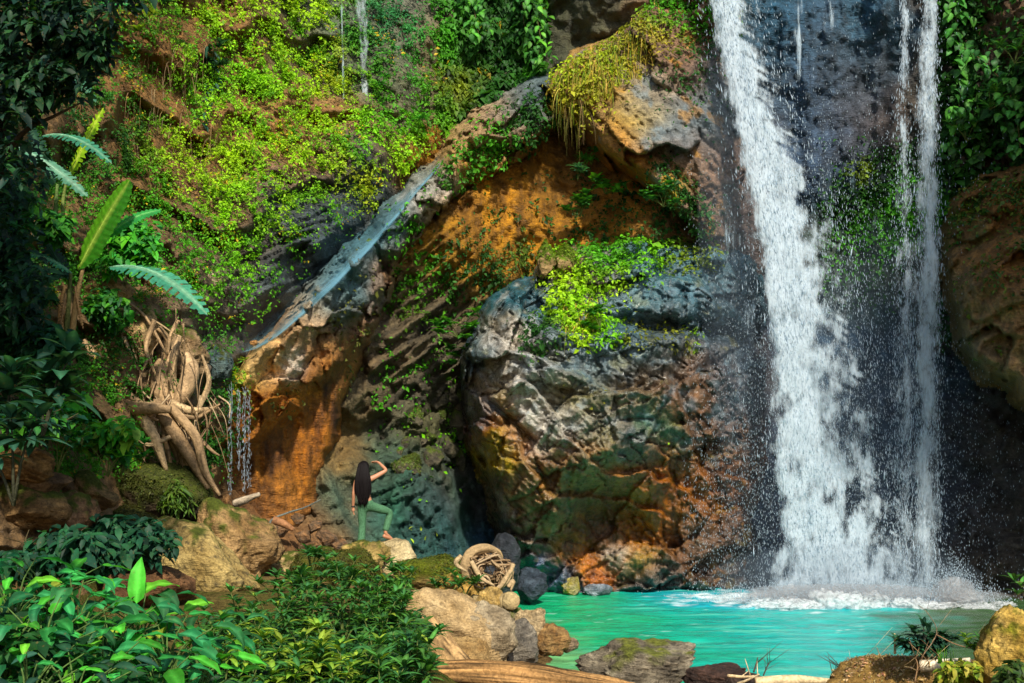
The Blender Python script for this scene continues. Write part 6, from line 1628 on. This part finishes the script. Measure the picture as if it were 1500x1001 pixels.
bush('shaded weeds beside the left rock heap', 60, 620, 14.6, 150, 70, 1100, .14, LOD + MID, 806)
bush('dark bush at the far left below the trees', 10, 400, 15.2, 110, 130, 1400, .15, LOD, 807)
bush('leafy growth left of the pale banana leaves', 30, 300, 16.5, 110, 100, 1100, .14, LOD + MID, 808)
bush('green shrub below the pale banana leaves', 70, 330, 17.2, 80, 60, 700, .13, MID, 809)
bush('dark ferny bush over the mossy boulders', 190, 790, 16.6, 160, 90, 1500, .15, LOD, 811)
bush('dark bush in the shade under the left rocks', 90, 800, 14.4, 190, 90, 1700, .15, LOD, 812)
bush('grassy tuft over the right end of the dark mossy boulder', 262, 726, 19.4, 60, 50, 900, .14, [(.05, .11, .01), (.08, .14, .01)], 813, aspect=.2)
bush('mossy clump of fine leaves right of the thicket', 574, 868, 17.4, 60, 64, 1600, .075, [(.04, .15, .012), (.06, .2, .015), (.02, .09, .012)], 814)
bush('low green creeper on the rock under the person', 545, 880, 18.4, 90, 40, 800, .08, MID, 815)
bush('yellow-green scrub on the right bank', 1405, 985, 13.4, 70, 44, 800, .08, [(.22, .26, .015), (.14, .22, .012), (.3, .28, .03)], 816)
bush('dark leafy scrub at the lower right corner', 1482, 990, 12.6, 50, 60, 700, .09, [(.02, .05, .008), (.05, .09, .01)], 817)
# long leafed dark shrub reaching in from the left
for k, (px, py, D, n, L, lab) in enumerate(((10, 560, 8.2, 3, .34, 'dark shrub with long shaded leaves at the left edge'), (62, 545, 8.8, 3, .36, 'dark long-leaved shrub right of the one at the left edge'), (20, 640, 8.0, 3, .30, 'lowest dark long-leaved shrub at the left edge'))):
    b = P(px, py + 90, D)
    rosette_plant('dark_shrub', lab, 'shrub', None, b, [(rv(-.25, .25), rv(-.1, .1), rv(.3, .62)) for _ in range(n)], 'dark', L, 3, 7, stemcol=(.04, .04, .02))

# light green weeds with separate leaves on the left slope
for k, (px, py, D, lab) in enumerate(((120, 622, 16.3, 'weed with broad bright leaves right of the dark shrubs'), (158, 668, 16.8, 'weed with bright leaves above the dark mossy boulder'), (84, 660, 15.4, 'sunlit weed beside the layered rocks'), (176, 668, 17.4, 'weed growing at the left of the stump trunk'))):
    rosette_plant('weed', lab, 'plant', None, P(px, py + 25, D), [(rv(-.35, .35), rv(-.2, .1), rv(.15, .45)) for _ in range(4)], 'broad', .26, 2, 6)

# big soft leaves in the lower left corner
spots = [(20, 870, 8.6, .36, 'broad'), (70, 850, 9.0, .34, 'broad'), (110, 900, 8.6, .40, 'broad'), (160, 930, 8.4, .42, 'broad'), (205, 905, 9.2, .42, 'broad'), (245, 950, 8.6, .42, 'broad'), (150, 985, 7.8, .36, 'broad'), (60, 940, 7.9, .30, 'broad'), (10, 960, 7.6, .28, 'broad'), (290, 985, 8.8, .40, 'broad'), (230, 1000, 8.0, .36, 'broad'), (110, 1010, 7.3, .28, 'dark'), (300, 935, 9.6, .38, 'broad'), (40, 1010, 7.2, .26, 'broad')]
for k, (px, py, D, L, kind) in enumerate(spots):
    b = P(px, py + 60, D)
    broad_plant(['broad-leaved plant at the left edge of the leafy corner, back row', 'broad-leaved plant behind the left of the single upright leaf, back row', 'broad-leaved plant left of the single upright oval leaf', 'broad-leaved plant with some lime leaves just in front of the upright leaf', 'broad-leaved plant directly under the single upright oval leaf', 'broad-leaved plant with lime leaves right of the upright leaf', 'low broad-leaved plant on the bottom edge below the upright leaf', 'broad-leaved plant in the middle of the left corner, second row', 'broad-leaved plant at the left edge, second row from the front', 'rightmost broad-leaved plant, touching the narrow-leaved thicket', 'lime flecked broad-leaved plant on the bottom edge of the corner', 'dark-leaved plant low on the bottom edge among the bright ones', 'broad-leaved plant in front of the flat brown rock', 'small broad-leaved plant in the very bottom left corner'][k], 'broad-leaved plants in the lower left corner', b, 17, L * .74, .55, kind, .42, lime=.10 if k in (3, 5, 9, 10) else .02)
b = P(205, 905, 8.9)
root = empty('broadleaf_plant', b); tag(root, 'single upright oval leaf standing above the other broad leaves', 'plant')
place(GREENS['broad'][2], root, P(200, 885, 8.9), (.05, .05, 1), (-.1, -1, .1), .34)
mb = MB(); mb.tube([P(203, 960, 8.9), P(202, 910, 8.9), P(200, 885, 8.9)], [.012, .01, .007], (.08, .15, .03), seg=6)
link('stem', mb.mesh('stem', M_STEM, off=b), root)

# thicket of narrow-leaved shrubs in the centre foreground
pl = []
for row, (py, D, xs_) in enumerate(((858, 16.6, (440, 500, 540)), (882, 15.8, (395, 440, 490, 540, 580)), (910, 15.0, (350, 400, 450, 500, 550, 590)), (940, 14.2, (330, 385, 440, 495, 545, 595)), (970, 13.4, (360, 420, 480, 540, 590)), (1000, 12.7, (330, 390, 450, 510, 570, 606)), (1025, 12.0, (350, 420, 490, 560)))):
    for x in xs_:
        pl.append((x + rv(-10, 10), py + rv(-6, 6), D + rv(-.15, .15), row))
for (px, py, D, row) in pl:
    lime = row >= 4 and px < 520
    rosette_plant('thicket_shrub', 'narrow-leaved shrub of the dense thicket at the bottom centre' if not lime else 'yellow-green tipped shrub along the front of the bottom thicket', 'shrub', 'shrubs of the central thicket' if not lime else 'yellow-green shrubs in front of the thicket', P(px, py + 40, D), [(rv(-.28, .28), rv(-.22, .15), rv(.15, .74)) for _ in range(5)], 'lance', rv(.18, .31), 3, 7, kind2='lance_lime', p2=.55 if lime else .04)
for k, (px, py, D, lab) in enumerate(((655, 862, 18.8, 'rosette shrub on the mossy block right of the person'), (682, 852, 19.0, 'small rosette plant in front of the root ball'), (622, 940, 14.6, 'long-leaved sprig over the pale squared log'), (585, 838, 17.4, 'light sprig rising beside the moss clump right of the thicket'), (400, 856, 18.0, 'ferny shrub at the right foot of the speckled slab'), (455, 826, 17.0, 'sunny shrub at the back of the thicket'), (508, 846, 17.0, 'bright shrub on the mossy mound below the person'))):
    rosette_plant('shrub', lab, 'shrub', None, P(px, py + 18, D), [(rv(-.22, .22), rv(-.15, .1), rv(.12, .34)) for _ in range(4)], 'lance', .26, 2, 7)
# undergrowth below the thicket
n = 17000
r = np.random.default_rng(88)
px = r.uniform(290, 622, n); D = r.uniform(11.8, 17.2, n)
X = (px - 750) / F * D; Y = D
top = np.interp(D, [11.8, 13.4, 15, 17.2], [985, 930, 890, 858])
Z = H + (HY - (top + r.uniform(30, 110, n))) / F * D
W = np.stack([X, Y, Z], 1)
o = link('undergrowth', leaf_cloud('undergrowth', W, np.tile((0, -.4, .85), (n, 1)), .13 * r.lognormal(0, .3, n), pick([(.02, .09, .014), (.03, .12, .015), (.012, .055, .012), (.05, .14, .012)], n, 89), M_TINY, aspect=.32, seed=90, shape6=True)); tag(o, kind='stuff')
n = 7000
px = r.uniform(-60, 330, n); D = r.uniform(7.4, 10.2, n)
top = np.interp(px, [-60, 0, 120, 330], [860, 850, 880, 985]) + np.interp(D, [7.4, 10.2], [70, 0])
W = np.stack([(px - 750) / F * D, D, H + (HY - (top + r.uniform(0, 90, n))) / F * D], 1)
o = link('undergrowth', leaf_cloud('undergrowth', W, np.tile((0, -.4, .85), (n, 1)), .12 * r.lognormal(0, .3, n), pick([(.012, .09, .012), (.02, .13, .012), (.008, .05, .012)], n, 91), M_TINY, aspect=.45, seed=92, shape6=True)); tag(o, kind='stuff')
# plants on the right bank
rosette_plant('dark_shrub', 'dark narrow-leaved shrub on the right bank before the pool', 'shrub', None, P(1350, 958, 14.5), [(rv(-.42, .42), rv(-.1, .1), rv(.02, .30)) for _ in range(16)], 'dark', .22, 3, 8, stemcol=(.03, .03, .02))
rosette_plant('dark_shrub', 'tall dark leaf tuft rising above the shrub on the right bank', 'shrub', None, P(1353, 940, 14.4), [(.0, 0, .16), (.06, 0, .1)], 'dark', .26, 1, 5, stemcol=(.03, .03, .02), open_=1.6)
for k, (px, py, lab) in enumerate(((1378, 972, 'bright grass tuft beside the bleached log'), (1390, 978, 'second bright grass tuft by the bleached log'))):
    bb = [tuple(P(px + rv(-5, 5), py, 14.0)) for _ in range(26)]
    blades('grass_tuft', lab, 'grass', bb, .24, [(.08, .3, .012), (.14, .36, .02)], 95 + k, w=.008, hang=-.7)
rosette_plant('shrub', 'leafy sprig hanging in at the right edge above the yellow rock', 'shrub', None, P(1510, 860, 12.6), [(-.1, 0, .0), (-.16, 0, .06), (-.14, 0, -.08)], 'lance', .2, 1, 6)
rosette_plant('shrub', 'green shrub between the earth mound and the yellow rock', 'shrub', None, P(1438, 968, 13.6), [(rv(-.25, .2), rv(-.1, .1), rv(.05, .26)) for _ in range(6)], 'lance', .2, 2, 6, kind2='lance_lime', p2=.4)
# fallen leaves on the wet rock behind the person
for k, (px, py, c) in enumerate(((603, 782, 'lime'), (617, 778, 'lime'), (623, 792, 'lime'), (627, 801, 'lime'), (606, 796, 'lime'), (599, 776, 'lime'), (443, 806, 'lime'), (640, 786, 'lime'))):
    p = on(CLIFF, px, py, .12)
    o = link('fallen_leaf', GREENS[c][k % 2]); o.location = p; o.scale = (.13,) * 3
    o.rotation_euler = (rv(.8, 1.3), rv(-.4, .4), rv(0, 6))
    tag(o, 'yellow fallen leaf stuck to the wet rock slope by the person', 'leaf', 'fallen leaves on the wet slope')

# ---------------------------------------------------------------- unseen trees added above the view to shade the right cliff and left side
def add_shade_tree(label, x, y, h, crown, n, seed):
    root = empty('shade_tree', (x, y, gz(x, y) - .1)); tag(root, label, 'tree')
    mb = MB(); mb.tube(curve([root.location, Vector((x + .2, y, h * .45)), Vector((x - .1, y + .3, h))], 18), [.35, .26, .14], (.10, .07, .04), seg=12, rough=.15, seed=seed, streak=.4)
    link('trunk', mb.mesh('trunk', M_WOOD, off=root.location), root)
    r = np.random.default_rng(seed)
    ps = []
    for (cx, cy, cz, rx, ry, rz) in crown:
        mb = MB(); mb.tube(curve([Vector((x, y, h * .7)), Vector(((x + cx) / 2, (y + cy) / 2, h * .82)), Vector((cx, cy, cz))], 10), [.12, .07, .03], (.10, .07, .04), seg=7)
        link('branch', mb.mesh('branch', M_WOOD, off=root.location), root)
        k = int(n / len(crown)); g = r.normal(0, 1, (k, 3)); g /= np.linalg.norm(g, axis=1)[:, None]; g *= (r.random(k) ** .4)[:, None]
        ps.append(np.array((cx, cy, cz)) + g * np.array((rx, ry, rz)))
    W = np.vstack(ps); W = W[fbm(W * .9, 3, seed) > -.12]
    me = leaf_cloud('crown', W - np.array(tuple(root.location)), np.tile((0, 0, 1.0), (len(W), 1)), .34 * r.lognormal(0, .25, len(W)), pick(DK + [(.03, .11, .02)], len(W), seed), M_TINY, aspect=.5, droop=.5, seed=seed, shape6=True)
    o = link('crown', me, root); o['kind'] = 'stuff'
add_shade_tree('unseen tree added above the right bank to shade the right cliff', 16.5, 13, 18, [(12.6, 15, 16.5, 2.6, 2.6, 2.0), (13.6, 18, 18, 2.4, 2.4, 2.2), (15.5, 13, 20, 3.4, 3, 2.6), (14.2, 16, 13.4, 2, 2, 1.6)], 9000, 951)
add_shade_tree('unseen tree added above the left bank to shade the left side', -9.5, 3.5, 15, [(-7.4, 4.5, 14.5, 2.6, 2.4, 1.6), (-5.6, 7.2, 13.6, 1.8, 1.8, 1.4), (-9.5, 8, 16, 2.8, 2.6, 2.0)], 7000, 961)

# ---------------------------------------------------------------- the person
M_SKIN = plain('skin', (.48, .215, .115), .5, .35, 20, .08, .05)
M_HAIR = plain('black_hair', (.006, .004, .004), .6, .12, 60, .4, .3)
M_PANTS = plain('green_trousers', (.07, .17, .085), .85, .1, 26, .3, .5)
M_TOP = plain('grey_top', (.16, .17, .17), .85, .1, 40, .2, .3)
M_BAND = plain('dark_bracelet', (.02, .02, .02), .5, .3, 30, .1, .1)
PB = P(529, 806, 21.75)
def skinmesh(name, verts, edges, radii, sub=2, root=0):
    me = bpy.data.meshes.new(name)
    me.from_pydata(verts, edges, [])
    o = bpy.data.objects.new(name, me); COL.objects.link(o)
    md = o.modifiers.new('skin', 'SKIN'); md.use_smooth_shade = True
    lay = me.skin_vertices[0].data if me.skin_vertices else None
    if lay is None:
        bm = bmesh.new(); bm.from_mesh(me); bm.verts.layers.skin.verify(); bm.to_mesh(me); bm.free()
        lay = me.skin_vertices[0].data
    for i, r_ in enumerate(radii):
        lay[i].radius = r_ if isinstance(r_, tuple) else (r_, r_)
        lay[i].use_root = (i == root)
    s = o.modifiers.new('sub', 'SUBSURF'); s.levels = sub; s.render_levels = sub
    bpy.context.view_layer.update()
    dg = bpy.context.evaluated_depsgraph_get()
    m2 = bpy.data.meshes.new_from_object(o.evaluated_get(dg))
    bpy.data.objects.remove(o)
    m2.name = name
    for p in m2.polygons: p.use_smooth = True
    return m2

# x to the right of the picture, y away from the camera (she faces the cliff), z up; the left foot is at the origin
J = dict(pelvis=(.09, .02, .80), waist=(.075, .0, .93), chest=(.06, -.01, 1.10), upper=(.055, -.01, 1.22), neck=(.055, .0, 1.295), head0=(.05, .03, 1.37), head1=(.045, .035, 1.47), crown=(.045, .02, 1.545),
         sl=(-.085, -.01, 1.235), el=(-.125, -.04, .985), wl=(-.145, .03, .755), hl=(-.14, .05, .69),
         sr=(.195, .0, 1.26), er=(.44, .09, 1.40), wr=(.29, .22, 1.535), hr=(.22, .235, 1.555),
         hipl=(.01, .02, .77), kl=(.015, .04, .42), al=(.0, .0, .07), tl=(-.03, .13, .015),
         hipr=(.165, .03, .77), kr=(.50, .22, .66), ar=(.405, .14, .29), hr2=(.385, .08, .24), tr=(.53, .26, .165))
names = list(J)
vi = {k: i for i, k in enumerate(names)}
E_ = [('pelvis', 'waist'), ('waist', 'chest'), ('chest', 'upper'), ('upper', 'neck'), ('neck', 'head0'), ('head0', 'head1'), ('head1', 'crown'), ('upper', 'sl'), ('sl', 'el'), ('el', 'wl'), ('wl', 'hl'), ('upper', 'sr'), ('sr', 'er'), ('er', 'wr'), ('wr', 'hr'),
      ('pelvis', 'hipl'), ('hipl', 'kl'), ('kl', 'al'), ('al', 'tl'), ('pelvis', 'hipr'), ('hipr', 'kr'), ('kr', 'ar'), ('ar', 'tr')]
RAD = dict(pelvis=(.125, .10), waist=(.105, .08), chest=(.115, .09), upper=(.09, .075), neck=(.045, .045), head0=(.066, .075), head1=(.078, .092), crown=(.045, .055), sl=.048, el=.036, wl=.024, hl=.02, sr=.05, er=.037, wr=.024, hr=.02,
           hipl=.085, kl=.056, al=.036, tl=.024, hipr=.085, kr=.058, ar=.036, hr2=.03, tr=.022)
names = [n for n in names if n != 'hr2']; vi = {k: i for i, k in enumerate(names)}
body = skinmesh('person', [J[k] for k in names], [(vi[a], vi[b]) for a, b in E_], [RAD[k] for k in names])
# hands with five fingers, heel, nose and ears are grown into the same mesh
bm = bmesh.new(); bm.from_mesh(body)
def chain(pts, rad):
    me = skinmesh('tmp', pts, [(i, i + 1) for i in range(len(pts) - 1)], rad, 1)
    bm.from_mesh(me); bpy.data.meshes.remove(me)
def hand(w, d, side, nrm, curl):
    w, d, side, nrm = Vector(w), Vector(d).normalized(), Vector(side).normalized(), Vector(nrm).normalized()
    chain([tuple(w), tuple(w + d * .045), tuple(w + d * .085)], [(.02, .014), (.033, .014), (.034, .012)])
    for k, (o_, L) in enumerate(((-.027, .066), (-.009, .076), (.009, .072), (.026, .056))):
        a = w + d * .078 + side * o_
        b = a + d * L * .5 + nrm * curl * L * .2; c = a + d * L * .85 + nrm * curl * L * .6
        chain([tuple(a), tuple(b), tuple(c)], [.0088, .008, .0065])
    a = w + d * .03 - side * .03
    chain([tuple(w + d * .02 - side * .015), tuple(a + d * .02 - side * .015), tuple(a + d * .05 - side * .022 + nrm * curl * .01)], [.011, .0095, .0075])
hand(J['wl'], (.02, .10, -1), (0, 1, .1), (1, 0, 0), .5)
hand(J['wr'], (-1, .12, .12), (-.05, .9, -.4), (0, -.3, -1), .35)
chain([(.40, .13, .27), (.385, .085, .235), (.44, .16, .215), (.53, .26, .17)], [.036, .034, .034, .022])
for k in range(5):
    a = Vector((.50 + .012 * k, .262 - .017 * k, .176)); chain([tuple(a), tuple(a + Vector((.04, .045, -.022)))], [.011 - .001 * k, .009 - .001 * k])
chain([(.0, .0, .07), (-.005, -.03, .03), (-.02, .07, .03), (-.03, .15, .015)], [.036, .034, .032, .022])
chain([(.045, .115, 1.475), (.044, .135, 1.445), (.045, .128, 1.43)], [.009, .014, .010])
for s in (-1, 1): chain([(.045 + s * .074, .03, 1.475), (.045 + s * .084, .025, 1.46), (.045 + s * .076, .03, 1.435)], [.012, .014, .010])
chain([(.022, .118, 1.405), (.045, .126, 1.402), (.068, .118, 1.405)], [.006, .009, .006])
for s in (-1, 1): chain([(.045 + s * .03, .112, 1.474), (.045 + s * .034, .114, 1.472)], [.010, .010])
bm.to_mesh(body); bm.free()
for p in body.polygons: p.use_smooth = True
body.materials.clear(); body.materials.append(M_SKIN)
person = link('person', body); person.location = PB
tag(person, 'barefoot person with long black hair in green trousers shading their eyes', 'person')
# trousers
T = dict(w=(.08, .005, .90), p=(.09, .02, .80), hl=(.012, .02, .76), kl=(.015, .04, .42), cl=(.0, .01, .16), al=(-.002, .005, .06), hr=(.165, .03, .765), kr=(.50, .22, .66), cr=(.43, .165, .40), ar=(.41, .145, .31))
tn = list(T); ti = {k: i for i, k in enumerate(tn)}
TR = dict(w=(.118, .092), p=(.142, .118), hl=.098, kl=.068, cl=.074, al=.084, hr=.098, kr=.074, cr=.064, ar=.066)
pm = skinmesh('trousers', [T[k] for k in tn], [(ti[a], ti[b]) for a, b in (('w', 'p'), ('p', 'hl'), ('hl', 'kl'), ('kl', 'cl'), ('cl', 'al'), ('p', 'hr'), ('hr', 'kr'), ('kr', 'cr'), ('cr', 'ar'))], [TR[k] for k in tn], root=1)
n_ = len(pm.vertices); vv = np.empty(n_ * 3, np.float32); pm.vertices.foreach_get('co', vv); vv = vv.reshape(-1, 3)
vv += (fbm(vv * np.array((16, 16, 26)), 3, 900) * .006)[:, None] * np.array((1, 1, .3))
pm.vertices.foreach_set('co', vv.ravel()); pm.materials.clear(); pm.materials.append(M_PANTS)
link('trousers', pm, person)
# top, open at the back below the shoulder blades
tm = skinmesh('top', [(.075, .0, .95), (.065, -.005, 1.05), (.06, -.008, 1.15), (.057, -.008, 1.19)], [(0, 1), (1, 2), (2, 3)], [(.112, .088), (.118, .094), (.12, .095), (.10, .085)])
tm.materials.clear(); tm.materials.append(M_TOP); link('top', tm, person)
for x0, x1 in ((-.02, -.035), (.125, .15)):
    mb = MB(); mb.tube(curve([(x0 + .01, -.09, 1.17), (x0, -.095, 1.24), (x1, -.05, 1.305), (x1, .03, 1.30), (x0 + .01, .085, 1.20)], 14), .011, (.2, .2, .2), seg=6)
    link('strap', mb.mesh('strap', M_TOP), person)
# hair: a cap on the skull and long locks down the back
hm = MB()
cap = ico(4)[0]; k = (cap[:, 1] < .45 + .3 * cap[:, 2])
cv = cap * np.array((.094, .108, .104)) + np.array((.045, .022, 1.468))
fc = ico(4)[1]; fc = fc[k[fc].all(1)]
hm.add(cv, np.hstack([fc, fc[:, :1]]), (.012, .008, .007))
hr_ = random.Random(3)
for i in range(110):
    a = hr_.uniform(-1, 1); lay = hr_.uniform(0, 1)
    x0 = .045 + a * .082; zt = 1.50 + .055 * (1 - a * a) ** .5
    endz = hr_.uniform(.74, .90) + .06 * abs(a)
    spread = .125 * (1 + .1 * hr_.random())
    pts = [(x0, -.03 - .03 * lay, zt), (.045 + a * .098, -.085 - .02 * lay, 1.40), (.045 + a * spread, -.105 - .03 * lay, 1.22), (.045 + a * spread * .95 + hr_.uniform(-.015, .015), -.105 - .025 * lay, 1.02), (.055 + a * spread * .62 + hr_.uniform(-.03, .03), -.105 - .01 * lay, endz)]
    hm.tube(curve(pts, 14), [.010, .016, .016, .013, .003], (.012, .008, .007), seg=5)
link('hair', hm.mesh('hair', M_HAIR), person)
mb = MB(); th = [i * 2 * PI / 16 for i in range(17)]
mb.tube([Vector(J['wl']) + Vector((math.cos(t) * .031, math.sin(t) * .031, .012)) for t in th], .009, (.02, .02, .02), seg=6, cap=False)
link('bracelet', mb.mesh('bracelet', M_BAND), person)
